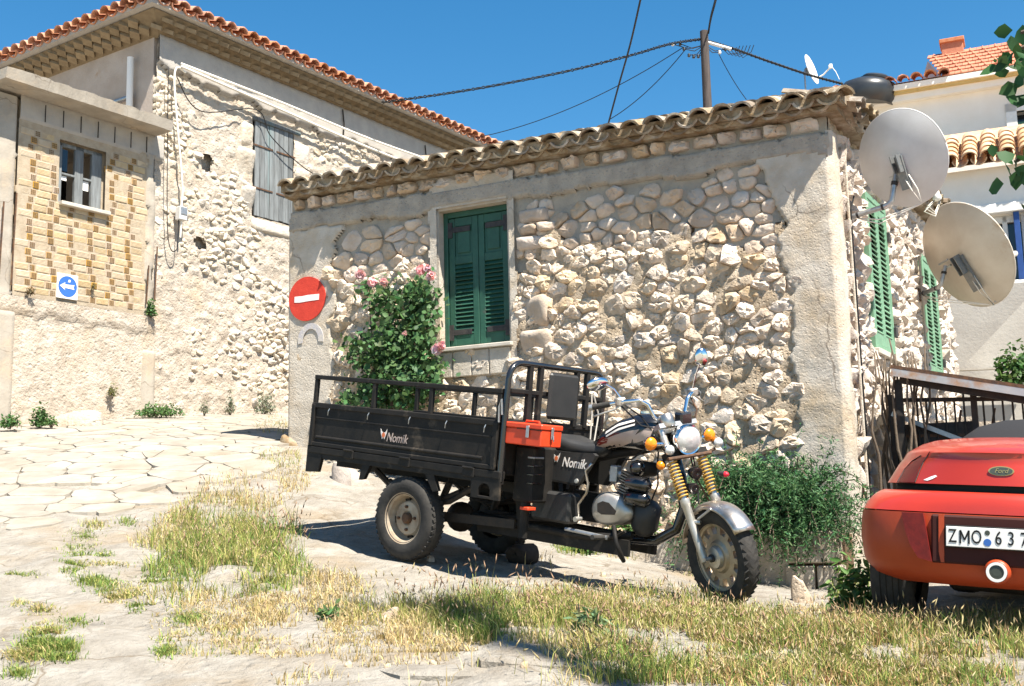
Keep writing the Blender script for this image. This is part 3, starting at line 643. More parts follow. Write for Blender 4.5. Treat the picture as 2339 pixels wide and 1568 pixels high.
for (a, c, d, e) in [(2.82, 3.1, 7.35, 7.75), (2.75, 3.1, 6.75, 7.3), (2.85, 3.1, 6.2, 6.7), (4.0, 4.35, 7.3, 7.7), (4.0, 4.3, 6.7, 7.25), (3.05, 4.1, 6.02, 6.23), (4.42, 4.6, 4.2, 4.9)]:
    stone_mb(np.array([(a, d), (c, d), (c, e), (a, e)]), rl, .06, n=18, gap=.006, jit=.012, rough=.08, cut=.04).build('dressed_block', MT['lstone'], lh, smooth=True, recenter=True)
# shutter of boards
ws = empty('board_shutter'); ws.parent = lh
x = SH[0]+.01
for k in range(8):
    wd = (SH[1]-SH[0]-.02)/8; dz = .02*rl.rand()
    MB().bbox(x+.004, x+wd-.004, -.03-.006*rl.rand(), .0, SH[2]+dz, SH[3]-.01*rl.rand(), .004).build('board', MT['greywood'], ws); x += wd
MB().box(SH[0], SH[1], .03, .06, SH[2], SH[3]).build('shutter_void', MT['dark'], lh)
MB().bbox(SH[0]-.05, SH[1]+.15, -.06, .02, SH[3], SH[3]+.06, .006).build('lintel_beam', MT['greywood'], lh)
for x, z, L in ((SH[0]-.03, 7.42, .42), (SH[0]-.03, 6.72, .42), (SH[1]+.03, 7.42, -.42), (SH[1]+.03, 6.72, -.42)):
    MB().box(min(x, x+L), max(x, x+L), -.045, -.036, z-.012, z+.012).build('hinge_strap', MT['rust'], ws)
MB().box(W2[0], W2[1], .03, .06, W2[2], W2[3]).build('upper_window_board', MT['greywood'], lh)
MB().bbox(W2[0]-.1, W2[1]+.1, -.06, .02, W2[3], W2[3]+.07, .006).build('lintel_beam', MT['greywood'], lh)
MB().box(W3[0], W3[1], .06, .09, W3[2], W3[3]).build('vent_void', MT['dark'], lh)
gr = empty('vent_grille'); gr.parent = lh
for k in range(5): MB().tube([(W3[0]+.04+.07*k, -.02, W3[2]), (W3[0]+.04+.07*k, -.02, W3[3])], .007, 5).build('grille_bar', MT['iron'], gr)
for k in range(5): MB().tube([(W3[0], -.025, W3[2]+.08+.1*k), (W3[1], -.025, W3[2]+.08+.1*k)], .006, 5).build('grille_bar', MT['iron'], gr)
# eaves: soffit, saw-tooth cornice, tiles
LR = empty('roof'); LR.parent = lh
b = MB(); b.add([(T0-.42, -.42, ZE+.28), (T1+.4, -.42, ZE+.28), (T1+.4, -.42, ZE+.22), (T0-.42, -.42, ZE+.22), (T0+.02, -.02, ZE+.20), (T1, -.02, ZE+.20), (T0-.42, 7.4, ZE+.28), (T0-.42, 7.4, ZE+.22), (T0+.02, 7.4, ZE+.2)],
    [(0,1,2,3),(3,2,5,4),(6,0,3,7),(7,3,4,8)]); b.build('soffit', MT['band'], LR)
b = MB(); b.add([(T0-.32, -.32, ZE+.2), (T1+.3, -.32, ZE+.2), (T0+.02, -.03, ZE-.06), (T1, -.03, ZE-.06), (T0-.32, 7.3, ZE+.2), (T0+.02, 7.3, ZE-.06)], [(0,1,3,2),(4,0,2,5)]); b.build('cornice_cove', MT['cornice'], LR)
tooth = MB().obox((0, 0, 0), (.7071, .7071, 0), .075, (-.7071, .7071, 0), .075, (0, 0, 1), .03).mesh('cornice_brick', MT['cornice'])
for r_, (o_, z_) in enumerate(((-.13, ZE+.03), (-.25, ZE+.125))):
    for k in range(40): put('cornice_brick', tooth, LR, (T0-.1+k*.215+r_*.1, o_, z_), (R(25), 0, 0))
    for k in range(18): put('cornice_brick', tooth, LR, (T0+o_, .1+k*.215+r_*.1, z_), (0, R(25), 0))
TL = [tile_mesh('roof_tile', L=.42, r0=.105, r1=.085, th=.018, mat=MT['tile'], seed=40+i, arc=168) for i in range(3)]
lay(LR, TL, (T0-.45, 0, 0), (0, -1, 0), (1, 0, 0), 40, .225, lambda s: ZE+.27, 2, .47, .045, name='cover_tile', jr=.008, pt=R(19))
lay(LR, TL, (T0-.45+.11, 0, 0), (0, -1, 0), (1, 0, 0), 39, .225, lambda s: ZE+.27, 1, .45, .05, flip=True, name='pan_tile', jr=.008, pt=R(19))
lay(LR, TL, (T0, -.45, 0), (-1, 0, 0), (0, 1, 0), 26, .225, lambda s: ZE+.27, 2, .47, .045, name='cover_tile', jr=.008, pt=R(19))
lay(LR, TL, (T0, -.45+.11, 0), (-1, 0, 0), (0, 1, 0), 25, .225, lambda s: ZE+.27, 1, .45, .05, flip=True, name='pan_tile', jr=.008, pt=R(19))
for k in range(4):
    d = Vector((1, 1, 0)).normalized(); up = (d+Vector((0, 0, .24))).normalized(); x = up.cross(Vector((0, 0, 1))).normalized(); n_ = x.cross(up)
    o = put('hip_tile', TL[k % 3], LR); o.matrix_local = Matrix.Translation(Vector((T0-.48, -.48, ZE+.31))+up*(k*.33)+n_*.04) @ Matrix((x, up, n_)).transposed().to_4x4()
b = MB(); A = [(T0-.4, -.4, ZE+.28), (T1+.4, -.4, ZE+.28), (T1+.4, 7.4, ZE+.28), (T0-.4, 7.4, ZE+.28), (T0+3.4, 3.4, ZE+1.55), (T1-3, 3.4, ZE+1.55)]
b.add(A, [(0,1,5,4),(1,2,5),(2,3,4,5),(3,0,4)]); b.build('roof_deck', MT['tile'], LR)
MB().tube([(T0-.10, -.02, 7.2), (T0-.10, -.02, 8.35)], .045, 10).build('drain_pipe', MT['galv'], lh, smooth=50) if False else None
MB().tube([(T0-.1, .45, 6.9), (T0-.1, .45, 8.33)], .05, 10).build('drain_pipe', MT['whiteobj'], lh, smooth=50)
MB().tube([(T0-.06, .5, 6.9), (T0-.06, .5, 7.75), (T0-.06, 2.2, 7.75)], .03, 8).build('drain_pipe', MT['galv'], lh, smooth=50)
for a, z0, z1 in ((1.9, 7.6, 8.5), (5.1, 8.02, 8.55), (7.4, 7.9, 8.5)): MB().tube([(a, -.11, z0), (a+.02, -.115, (z0+z1)/2), (a-.01, -.11, z1)], .012, 5).build('wall_crack', MT['dark'], lh) if a > 2 else None
for k in range(2): MB().tube([(T0-.1+.03*k, -.12, 8.3), (T0+.0+.03*k, -.12, 8.3), (T0+.05, -.12, 8.28)], .012, 5)
# cables and meter on the long wall
def lpt(t, d, z): return LM @ Vector((t, -d, z))
def cable(name, pts, r, mat, label, n=5, sub=10, cat='cable', group=None):
    P = [Vector(p) for p in pts]; out = []
    for i in range(len(P)-1):                                  # catmull-rom
        p0 = P[max(i-1, 0)]; p1 = P[i]; p2 = P[i+1]; p3 = P[min(i+2, len(P)-1)]
        for k in range(sub):
            t = k/sub; out.append(.5*((2*p1)+(p2-p0)*t+(2*p0-5*p1+4*p2-p3)*t*t+(3*p1-p0-3*p2+p3)*t*t*t))
    out.append(P[-1]); o = MB().tube(out, r, n).build(name, mat, smooth=True); tag(o, label, cat, group); return o
def sag(a, b, s, n=7):
    a = Vector(a); b = Vector(b); return [a.lerp(b, k/n)+Vector((0, 0, -s*4*(k/n)*(1-k/n))) for k in range(n+1)]
cable('wall_cable', [lpt(1.5, .2, 8.2), lpt(3.5, .2, 8.2), lpt(6, .2, 8.16), lpt(9.2, .22, 8.25)], .02, MT['wwire'], 'upper white cable strung along the long wall of the tall house')
cable('wall_cable', [lpt(1.5, .2, 8.16), lpt(3.5, .2, 8.08), lpt(6, .2, 7.98), lpt(9.2, .22, 7.98)], .022, MT['wwire'], 'lower white cable strung along the long wall of the tall house')
cable('drop_cable', [lpt(1.6, .18, 8.1), lpt(1.46, .16, 8.14), lpt(1.42, .15, 7.9), lpt(1.5, .15, 7.2), lpt(1.6, .15, 6.4), lpt(1.6, .14, 6.05)], .016, MT['wwire'], 'white cable dropping down the wall to the grey meter box')
cable('drop_cable', [lpt(1.3, .16, 8.1), lpt(1.31, .16, 7.2), lpt(1.36, .15, 5.6), lpt(1.52, .15, 5.4), lpt(1.55, .15, 5.9)], .007, MT['wire'], 'thin dark cable hanging in a loop left of the meter box')
cable('drop_cable', [lpt(1.45, .16, 8.0), lpt(1.9, .16, 7.6), lpt(3.05, .14, 7.95), lpt(3.4, .12, 7.6), lpt(4.2, .12, 7.25), lpt(5.2, .12, 7.1)], .009, MT['wire'], 'thin dark cable running past the top of the board shutter')
mbx = empty('meter_box', LM @ Matrix.Translation((1.6, -.15, 5.95))); tag(mbx, 'small grey electric meter box on the tall house wall', 'meter box')
MB().bbox(-.07, .07, -.05, .06, -.1, .1, .01).build('box', MT['dish'], mbx); MB().bbox(-.06, .06, -.06, -.05, -.02, .09, .004).build('lid', MT['galv'], mbx); MB().tube([(0, 0, -.1), (0, .02, -.35)], .015, 6).build('conduit', MT['wwire'], mbx)
# ---------------------------------------------------------------- brick annex
an = empty('brick_annex', LM); tag(an, 'unfinished annex of yellow hollow bricks with concrete slab roof beside the tall house', 'annex')
B0, B1, BZ0, BZ1 = -.90, 1.0, 4.44, 6.62; AW = (-.31, .36, 5.74, 6.58)
gridpart('brick_bed', MT['brickmortar'], B0-.05, B1+.1, BZ0-.05, BZ1+.3, .04, lambda X, Z: ~((X > AW[0]) & (X < AW[1]) & (Z > AW[2]) & (Z < AW[3])), lambda X, Z: .036+.008*fbm(X*12, Z*12, 71, 3), an)
side = MB().bbox(-.093, .093, -.045, .03, -.044, .044, .006)
for zz in (-.026, -.009, .009, .026): side.box(-.09, .09, -.0475, -.044, zz-.0025, zz+.0025)
side = side.mesh('brick', MT['brick'])
end = MB().bbox(-.043, .043, -.045, .03, -.044, .044, .005)
for i in range(3):
    for j in range(3): end.box(-.033+i*.024, -.015+i*.024, -.0475, -.044, -.033+j*.024, -.015+j*.024, 1)
end = end.mesh('brick', [MT['brickend'], MT['hole']])
nrow = 22; ch = (BZ1-BZ0)/nrow
for r_ in range(nrow):
    x = B0 - .29*((r_*.5+.12*math.sin(r_*1.7)+.25*rl.rand()) % 1.0); kk = r_ % 2
    z = BZ0+(r_+.5)*ch
    while x < B1:
        hw = .096 if kk % 2 == 0 else .046
        cx = x+hw
        if cx-hw*.5 > B0-.02 and cx+hw*.6 < B1+.05 and not (AW[0]-.02 < cx+hw and cx-hw < AW[1]+.02 and AW[2]-.03 < z < AW[3]+.03):
            put('brick', side if kk % 2 == 0 else end, an, (cx, .012*(rl.rand()-.5), z+.006*(rl.rand()-.5)), (0, .03*(rl.rand()-.5), .02*(rl.rand()-.5)), (1, 1, ch/.1*.985))
        x += hw*2+.009; kk += 1
b = MB(); b.box(B0-.4, AW[0], .05, .3, 2.4, 7.0).box(AW[1], T0, .05, .3, 2.4, 7.0).box(AW[0], AW[1], .05, .3, 2.4, AW[2]).box(AW[0], AW[1], .05, .3, AW[3], 7.0).box(B0-.4, B0-.15, .3, 4, 2.4, 6.9); b.build('inner_wall', MT['brickmortar'], an)
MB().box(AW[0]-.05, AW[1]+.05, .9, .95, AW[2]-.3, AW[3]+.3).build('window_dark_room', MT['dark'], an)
gridpart('concrete_column', MT['slab'], B0-.42, B0+.02, 2.5, 7.0, .04, lambda X, Z: X < B0-.03+edge(X, Z, 72, .03), lambda X, Z: .05+.02*fbm(X*6, Z*6, 73, 4), an, .0)
gridpart('concrete_column', MT['slab'], B1-.05, B1+.32, 4.3, 6.75, .04, lambda X, Z: (X > B1+.02+edge(X, Z, 74, .03)) & (X < B1+.24+edge(X, Z, 75, .06)), lambda X, Z: .055+.03*fbm(X*6, Z*6, 76, 4), an, .0)
gridpart('concrete_beam', MT['band'], B0-.05, T0+.14, 6.6, 7.08, .04, lambda X, Z: (Z > 6.66+edge(X, Z, 77, .05)) & ~((X > AW[0]-.03) & (X < AW[1]+.03) & (Z < 6.6)), lambda X, Z: .05+.02*fbm(X*7, Z*7, 78, 4), an, .0)
for k in range(7): MB().box(B0+.3+k*.27, B0+.305+k*.27, -.075, -.06, 6.75, 6.98).build('formwork_line', MT['dark'], an)
gridpart('plinth_render', MT['plaster'], B0-.9, T0+.05, 2.4, 4.45, .045, lambda X, Z: Z < 4.40+edge(X, Z, 79, .02), lambda X, Z: .03+.04*fbm(X*3, Z*3, 80, 5)+.03*(Z > 4.18+edge(X, X*0, 83, .05)), an)
gridpart('plinth_pier', MT['slab'], B0-.9, B0+.1, 2.4, 4.5, .05, lambda X, Z: (X < B0+.02+edge(X, Z, 81, .04)) & (Z < 4.2), lambda X, Z: .11+.01*fbm(X*3, Z*3, 82, 4), an, .0)
gridpart('plinth_pier', MT['slab'], B1-.1, T0+.3, 2.6, 4.2, .04, lambda X, Z: (X > B1+.0+edge(X, Z, 84, .03)) & (X < B1+.28+edge(X, Z, 85, .03)) & (Z < 3.95), lambda X, Z: .10+.015*fbm(X*5, Z*5, 86, 4), an, .0)
b = MB()
SX = np.linspace(B0-.5, T0-.02, 40); V = []; 
for i, x in enumerate(SX):
    j1 = .02*vn(i*.9, 1.5, 3); j2 = .03*vn(i*.7, 4.5, 4)
    V += [(x, -.42-j1, 7.03), (x, -.45-j1, 7.16+j2), (x, 4, 7.20), (x, 4, 7.03)]
n4 = len(SX); b.add(V, [(4*i+a, 4*i+(a+1) % 4, 4*i+4+(a+1) % 4, 4*i+4+a) for i in range(n4-1) for a in range(4)]+[(0,1,2,3), (4*n4-1, 4*n4-2, 4*n4-3, 4*n4-4)]); b.build('slab_roof', MT['slab'], an)
# annex window
aw = empty('casement_window'); aw.parent = an
for x0, x1, z0, z1 in ((AW[0], AW[0]+.05, AW[2], AW[3]), (AW[1]-.16, AW[1]-.0, AW[2], AW[3]), (-.06, .07, AW[2], AW[3]), (AW[0], AW[1], AW[3]-.05, AW[3]), (AW[0]+.05, -.06, 6.14, 6.17), (.07, AW[1]-.16, 6.14, 6.17)):
    MB().bbox(x0, x1, .03, .08, z0, z1, .005).build('frame_bar', MT['greywood'], aw)
MB().box(AW[0]+.05, AW[0]+.15, .06, .064, 6.2, 6.5).build('pane', MT['glass'], aw)
MB().box(.08, .17, .055, .058, 6.0, 6.13).build('paper_note', MT['whiteobj'], aw)
MB().box(AW[0]+.05, AW[0]+.14, .055, .058, 6.07, 6.13).build('paper_note', MT['whiteobj'], aw)
MB().bbox(AW[0]-.03, AW[1]+.06, -.12, .06, AW[2]-.05, AW[2], .006).build('window_sill', MT['sill'], aw)
for i, (x, z0, z1) in enumerate(((B0-.27, 4.5, 5.55), (B0-.1, 4.5, 5.7), (B1+.06, 4.55, 5.1), (B1+.20, 4.6, 5.4))): MB().tube([(x, -.09, z0), (x+.02, -.1, z1)], .011, 5).build('rebar', MT['rust'], an)
os_ = empty('one_way_sign', LM @ Matrix.Translation((-.18, -.06, 4.61))); tag(os_, 'small square sign, white arrow on blue disc, low on the brick wall', 'sign')
MB().bbox(-.155, .155, -.006, .02, -.165, .165, .003).build('plate', MT['whitepaint'], os_)
MB().prism(disc(.14, 36), (0, -.008, 0), (1, 0, 0), (0, 0, 1), (0, 1, 0), .002).build('blue_disc', MT['blue'], os_)
MB().prism([(-.12, 0), (-.04, .05), (-.045, .022), (.10, .03), (.085, 0), (.10, -.03), (-.045, -.022), (-.04, -.05)], (0, -.0105, 0), (1, 0, 0), (0, 0, 1), (0, 1, 0), .002).build('arrow', MT['whitepaint'], os_)
MB().prism([(.0, .06), (.035, .06), (.04, .09), (.015, .095)], (0, -.0105, 0), (1, 0, 0), (0, 0, 1), (0, 1, 0), .002).build('scratch', MT['whitepaint'], os_)
# ---------------------------------------------------------------- utility pole and overhead lines
pb = at(1614, 260, 19); pt_ = at(1608, 72, 19); pg = Vector((pb.x, pb.y, 4.2))
po = empty('utility_pole', loc=(pb.x, pb.y, 3.5)); tag(po, 'dark wooden utility pole rising behind the cottage roof', 'utility pole')
D = pt_-Vector((pb.x, pb.y, pb.z)); L0 = Vector((0, 0, 0)); Ltop = pt_-Vector((pb.x, pb.y, 3.5))
MB().tube([L0+(Ltop-L0)*t for t in (0, .3, .6, .85, 1)], [.105, .095, .085, .075, .072], 12).build('shaft', MT['pole'], po, smooth=60)
Tp = Ltop; ax_ = Vector((1, -.1, 0)).normalized()
for i, (dx, dz) in enumerate(((-.42, -.2), (-.36, -.3), (-.28, -.42), (-.2, -.45), (-.12, -.45), (.35, -.35), (.25, -.4), (-.55, -.2))):
    c = Tp+ax_*dx+Vector((0, 0, dz)); MB().lathe([(0, -.03), (.022, -.03), (.03, -.01), (.018, .0), (.028, .015), (.015, .03), (0, .03)], c, (0, 0, 1), 8).build('insulator', MT['tank'] if i < 6 else MT['whiteobj'], po, smooth=True)
    MB().tube([Tp+Vector((0, 0, -.25)), Tp+ax_*dx*.5+Vector((0, 0, dz*.5-.2)), c], .008, 5).build('jumper_wire', MT['wire'], po)
MB().tube([Tp+Vector((.03, 0, -.2)), Tp+ax_*.45+Vector((0, 0, -.36))], .03, 8).build('splice_sleeve', MT['whiteobj'], po)
for k in range(5):
    a = Tp+ax_*(.3+.06*k)+Vector((0, 0, -.33)); MB().tube([a, a+ax_*.1+Vector((0, 0, -.12-.02*k)), a+ax_*.25+Vector((0, 0, -.1)), a+ax_*.3+Vector((0, 0, .02))], .007, 5).build('jumper_wire', MT['wire'], po)
PT = pt_+Vector((0, 0, -.2))
def twist(name, pts, r, label, turns=40, w=.022):
    P = [Vector(p) for p in pts]; n = 120; tot = []
    def cr(u):
        u = u*(len(P)-1); i = min(int(u), len(P)-2); t = u-i; p0 = P[max(i-1, 0)]; p1 = P[i]; p2 = P[i+1]; p3 = P[min(i+2, len(P)-1)]
        return .5*((2*p1)+(p2-p0)*t+(2*p0-5*p1+4*p2-p3)*t*t+(3*p1-p0-3*p2+p3)*t*t*t)
    root = empty(name, loc=P[0]); tag(root, label, 'cable')
    for s_ in (0, math.pi):
        MB().tube([cr(k/n)-P[0]+Vector((.3*w*math.cos(turns*6.28*k/n+s_), w*math.cos(turns*6.28*k/n+s_), w*math.sin(turns*6.28*k/n+s_))) for k in range(n+1)], r, 5).build('strand', MT['wire'], root, smooth=True)
    return root
A_ = lpt(5.9, .3, 9.25)
twist('overhead_cable', [at(872, 234, 19.4), at(1000, 217, 19.4), at(1150, 192, 19.3), at(1300, 162, 19.2), at(1440, 127, 19.1), at(1530, 101, 19), at(1600, 90, 19)], .012, 'thick twisted cable from the tall house eave to the pole')
twist('overhead_cable', [at(1618, 95, 19), at(1670, 110, 19), at(1760, 142, 19.3), at(1850, 172, 19.6), at(1925, 192, 19.8)], .012, 'thick twisted cable from the pole to the white house roof')
twist('overhead_cable', [at(1618, 75, 19), at(1624, 40, 17.5), at(1632, 10, 16), at(1645, -40, 14)], .014, 'twisted cable rising steeply from the pole top out of view', w=.018)
cable('service_wire', [at(1465, -10, 12), at(1440, 100, 13), at(1412, 200, 14), at(1385, 300, 15)], .012, MT['wire'], 'straight black wire slanting down behind the cottage roof', cat='cable')
cable('service_wire', sag(at(1062, 320, 22), at(1562, 108, 19), .25), .008, MT['wire'], 'thin upper wire from the pole to the tall house eave end')
cable('service_wire', sag(at(1390, 275, 20), at(1570, 108, 19), .12), .008, MT['wire'], 'thin wire from the pole down to the middle of the cottage roof')
cable('service_wire', sag(at(1640, 120, 19), at(1705, 228, 19.5), .05), .007, MT['wire'], 'short thin wire from the pole to the orange tiles')
# ---------------------------------------------------------------- white house up the slope on the right (x right, -y towards us)
HP = at(2200, 300, 20.0); HM = Matrix.Translation((HP.x, HP.y, 0)) @ Matrix.Rotation(-R(24), 4, 'Z')
wh = empty('white_house', HM); tag(wh, 'white rendered house with orange tile eaves and ochre moulding up the slope', 'house')
HN = (HM.to_3x3() @ Vector((0, -1, 0))).normalized()
def hpx(x, y, off=0):
    p = onplane(x, y, HM @ Vector((0, -off, 0)), HN); q = HM.inverted() @ p; return q.x, q.z
xa, za = hpx(1970, 222); xb, zb_ = hpx(2120, 205); xr, zr = hpx(2339, 195); xe, ze = hpx(1705, 232)
WX, WZ = hpx(2325, 300); ztop = (za+zb_)/2
wn_ = (hpx(2322, 255)[0], hpx(2322, 255)[0]+.9, hpx(2322, 305)[1], hpx(2322, 255)[1])
b = MB(); b.box(xe+.35, wn_[0], 0, 6, 2, ztop-.1).box(wn_[1], xr+4, 0, 6, 2, ztop-.1).box(wn_[0], wn_[1], 0, 6, 2, wn_[2]).box(wn_[0], wn_[1], 0, 6, wn_[3], ztop-.1); b.build('wall', MT['white'], wh)
MB().box(wn_[0], wn_[1], .25, .3, wn_[2], wn_[3]).build('window_void', MT['glass'], wh)
wf = empty('window'); wf.parent = wh
for q in ((wn_[0]-.18, wn_[0], wn_[2]-.1, wn_[3]+.15), (wn_[1], wn_[1]+.18, wn_[2]-.1, wn_[3]+.15)): MB().bbox(q[0], q[1], -.03, .1, q[2], q[3], .005).build('surround', MT['whitepaint'], wf)
MB().bbox(wn_[0]-.18, wn_[1]+.18, -.03, .1, wn_[3], wn_[3]+.15, .005).build('surround', MT['whitepaint'], wf)
MB().bbox(wn_[0], wn_[0]+.4, -.02, .05, wn_[2], wn_[3]-.2, .005).build('green_shutter', MT['green'], wf)
MB().box(xe+.2, xr+4, -.16, 0, ztop-.22, ztop-.1).build('cornice', MT['white'], wh)
MB().box(xe+.2, xr+4, -.22, 0, ztop-.1, ztop-.04).build('ochre_moulding', MT['ochreline'], wh)
MB().box(xe+.1, xr+4, -.28, 0, ztop-.04, ztop+.06).build('eave_board', MT['white'], wh)
hr = empty('roof'); hr.parent = wh
nb = int((xb-xe)/.235)+2
lay(hr, TL, (xe, 0, 0), (0, -1, 0), (1, 0, 0), nb, .235, lambda s: ztop+.07, 2, .34, .05, name='cover_tile', jr=.01, pt=R(15))
lay(hr, TL, (xe, 0, 0), (-1, 0, 0), (0, 1, 0), 8, .235, lambda s: ztop+.07, 1, .1, .05, name='cover_tile', jr=.01, pt=R(15))
b = MB(); b.add([(xe, -.3, ztop+.08), (xb+.3, -.3, ztop+.08), (xb+.3, 4, ztop+.9), (xe+1, 4, ztop+.9), (xe, 6, ztop+.08)], [(0,1,2,3),(0,3,4)]); b.build('roof_deck', MT['tile'], hr)
# upper flat-tiled part of the house with chimney
x0_, z0_ = hpx(2125, 190); x1_, z1_ = hpx(2150, 155)
up_ = empty('upper_roof'); up_.parent = wh
zz0 = ztop+.10; nrow = 7
b = MB(); b.add([(x0_+.3, -.1, zz0), (xr+4, -.1, zz0), (xr+4, 1.7, zz0+1.1), (x0_-.05, 1.7, zz0+1.1)], [(0,1,2,3)]); b.build('roof_deck', MT['tile3'], up_)
ft = MB().bbox(-.11, .11, -.2, .2, -.012, .012, .004).add([(-.02, -.2, .012), (.02, -.2, .012), (.02, .2, .012), (-.02, .2, .012), (0, -.2, .03), (0, .2, .03)], [(0,1,4),(0,4,5,3),(1,2,5,4)]).mesh('flat_tile', MT['tile3'])
for i in range(nrow):
    for k in range(18):
        y = -.0+i*.265; z = zz0+.03+(y+.1)*.61
        put('flat_tile', ft, up_, (x0_+.32-i*.05+k*.225, y, z+.02), (R(27), 0, 0))
b = MB(); b.add([(x0_+.25, -.1, zz0-.02), (x0_-.1, 1.7, zz0+1.05), (x0_-.45, 1.7, zz0+.05), (x0_+.1, -.1, zz0-.1)], [(0,1,2,3)]); b.build('gable', MT['stain'], up_)
cx, cz = hpx(2128, 150)
ch_ = empty('chimney'); ch_.parent = wh
MB().bbox(cx-.02+.15, cx+.38+.15, 1.5, 1.9, ztop+.6, ztop+1.42, .01).build('chimney_stack', MT['tile3'], ch_)
MB().bbox(cx-.05+.15, cx+.41+.15, 1.46, 1.94, ztop+1.38, ztop+1.46, .01).build('chimney_cap', MT['tile'], ch_)
# black water tank lying on the white house roof
tp = at(1975, 190, 20.6)
tk = empty('water_tank', loc=(tp.x, tp.y, tp.z-.35)); tag(tk, 'black plastic water tank on the white house roof', 'water tank')
MB().lathe([(0, -.1), (.5, -.1), (.53, .0), (.52, .28), (.46, .42), (.30, .52), (.20, .54), (.2, .58), (0, .6)], (0, 0, 0), (.15, -.2, .97), 28).xf(lambda p: Vector((p.x, p.y, p.z*.72))).build('tank_body', MT['tank'], tk, smooth=60)
MB().lathe([(0, 0), (.24, 0), (.24, .04), (.2, .07), (0, .08)], Vector((.18, -.10, .39)), (.15, -.2, .97), 20).build('lid', MT['tank'], tk, smooth=50)
MB().tube([(.5, -.1, .3), (.55, -.15, .1), (.53, -.2, -.1)], .02, 6).build('hose', MT['tank'], tk)
# small far dish
def dish(name, label, center, normal, dia, mat, back, upv=(0, 0, 1), depth=.09, feed=True, parent_parts=None, ecc=1.08):
    root = empty(name, loc=center); tag(root, label, 'satellite dish')
    n = Vector(normal).normalized(); u = Vector(upv); u = (u-n*u.dot(n)).normalized(); r_ = n.cross(u)
    b = MB(); V = []; F = []; N = 48; rings = (0, .2, .4, .6, .8, .95, 1.0)
    for side_ in (0, 1):
        for q in rings:
            for k in range(N):
                t = 2*math.pi*k/N; R0 = dia/2*q
                V.append(r_*(R0*math.cos(t))+u*(R0*ecc*math.sin(t))+n*(depth*q*q-(.012 if side_ else 0)*1.0))
    m = len(rings)
    for i in range(m-1):
        for k in range(N):
            k2 = (k+1) % N; F.append((i*N+k, i*N+k2, (i+1)*N+k2, (i+1)*N+k)); j = m*N; F.append((j+i*N+k, j+(i+1)*N+k, j+(i+1)*N+k2, j+i*N+k2))
    for k in range(N): k2 = (k+1) % N; F.append(((m-1)*N+k, (m-1)*N+k2, m*N+(m-1)*N+k2, m*N+(m-1)*N+k))
    b.add(V, F).build('reflector', mat, root, smooth=40)
    MB().tube([r_*(dia/2*math.cos(t))+u*(dia/2*ecc*math.sin(t))+n*(depth-.006) for t in np.linspace(0, 2*math.pi, 49)], dia*.009, 6).build('rim', mat, root, smooth=True)
    return root, n, u, r_
dp = at(1849, 161, 20.2)
d3, n3, u3, r3 = dish('satellite_dish', 'small far white satellite dish standing above the orange tiles', dp, (.80, -.55, .22), .52, MT['whiteobj'], 1, depth=.05, ecc=1.12)
MB().tube([u3*-.22+n3*.03, u3*-.2+n3*.22, u3*-.13+n3*.36], .014, 6).build('feed_arm', MT['whiteobj'], d3)
MB().bbox(-.03, .03, -.03, .03, -.04, .04, .008).xf(lambda p: p+u3*-.11+n3*.38).build('lnb', MT['whiteobj'], d3)
MB().tube([n3*-.1, n3*-.1+Vector((0, 0, -.5))], .016, 8).build('mast', MT['galv'], d3)
MB().bbox(-.04, .04, -.05, .05, -.06, .06, .006).xf(lambda p: p+n3*-.05).build('bracket', MT['darkgalv'], d3)
MB().tube([u3*-.13+n3*.40, u3*-.25+n3*.44, u3*-.42+n3*.46], .006, 5).build('lead', MT['wwire'], d3)
# ---------------------------------------------------------------- lower lean-to with ochre tiles and blue-shuttered window
LP = at(2250, 560, 16.4); LTM = Matrix.Translation((LP.x, LP.y, 0)) @ Matrix.Rotation(-R(24), 4, 'Z')
lt = empty('lean_to_house', LTM); tag(lt, 'grey-white lean-to with ochre barrel tiles and blue window shutters behind the dishes', 'house')
LN = (LTM.to_3x3() @ Vector((0, -1, 0))).normalized()
def tpx(x, y, off=0):
    p = onplane(x, y, LTM @ Vector((0, -off, 0)), LN); q = LTM.inverted() @ p; return q.x, q.z
xl, zl = tpx(2150, 398); xr2, zr2 = tpx(2339, 372); zev = (zl+zr2)/2
wl, wt = tpx(2232, 500); wr, wb = tpx(2345, 640); wb = tpx(2290, 645)[1]
b = MB(); b.box(xl-2.5, wl, 0, 3, 1, zev).box(wr, xr2+3, 0, 3, 1, zev).box(wl, wr, 0, 3, 1, wb).box(wl, wr, 0, 3, wt, zev); b.build('wall', MT['white'], lt)
MB().bbox(wl-.25, wr+.3, -.14, .1, wt+.02, wt+.16, .01).build('window_hood', MT['whitepaint'], lt)
w3 = empty('window'); w3.parent = lt
MB().box(wl, wr, .12, .14, wb, wt).build('pane', MT['glass'], w3)
for q in ((wl, wl+.07), (wl+.33, wl+.40)): MB().bbox(q[0], q[1], .04, .11, wb, wt, .006).build('frame_bar', MT['whiteobj'], w3)
MB().bbox(wl, wr, .04, .11, wt-.1, wt, .006).build('frame_bar', MT['whiteobj'], w3)
MB().bbox(wl-.3, wr+.2, -.1, .1, wb-.08, wb, .01).build('window_sill', MT['whitepaint'], w3)
for k in range(2):
    xx = tpx(2315, 560)[0]+.03+k*.16
    MB().bbox(xx, xx+.08, -.10, -.03, wb, wt+.02, .006).build('shutter_stile', MT['bluewood'], w3)
lr_ = empty('roof'); lr_.parent = lt
T2 = [tile_mesh('roof_tile', L=.42, r0=.12, r1=.10, th=.018, mat=MT['tile2'], seed=60+i, arc=160) for i in range(3)]
nn_ = int((xr2+1.2-xl+.5)/.26)
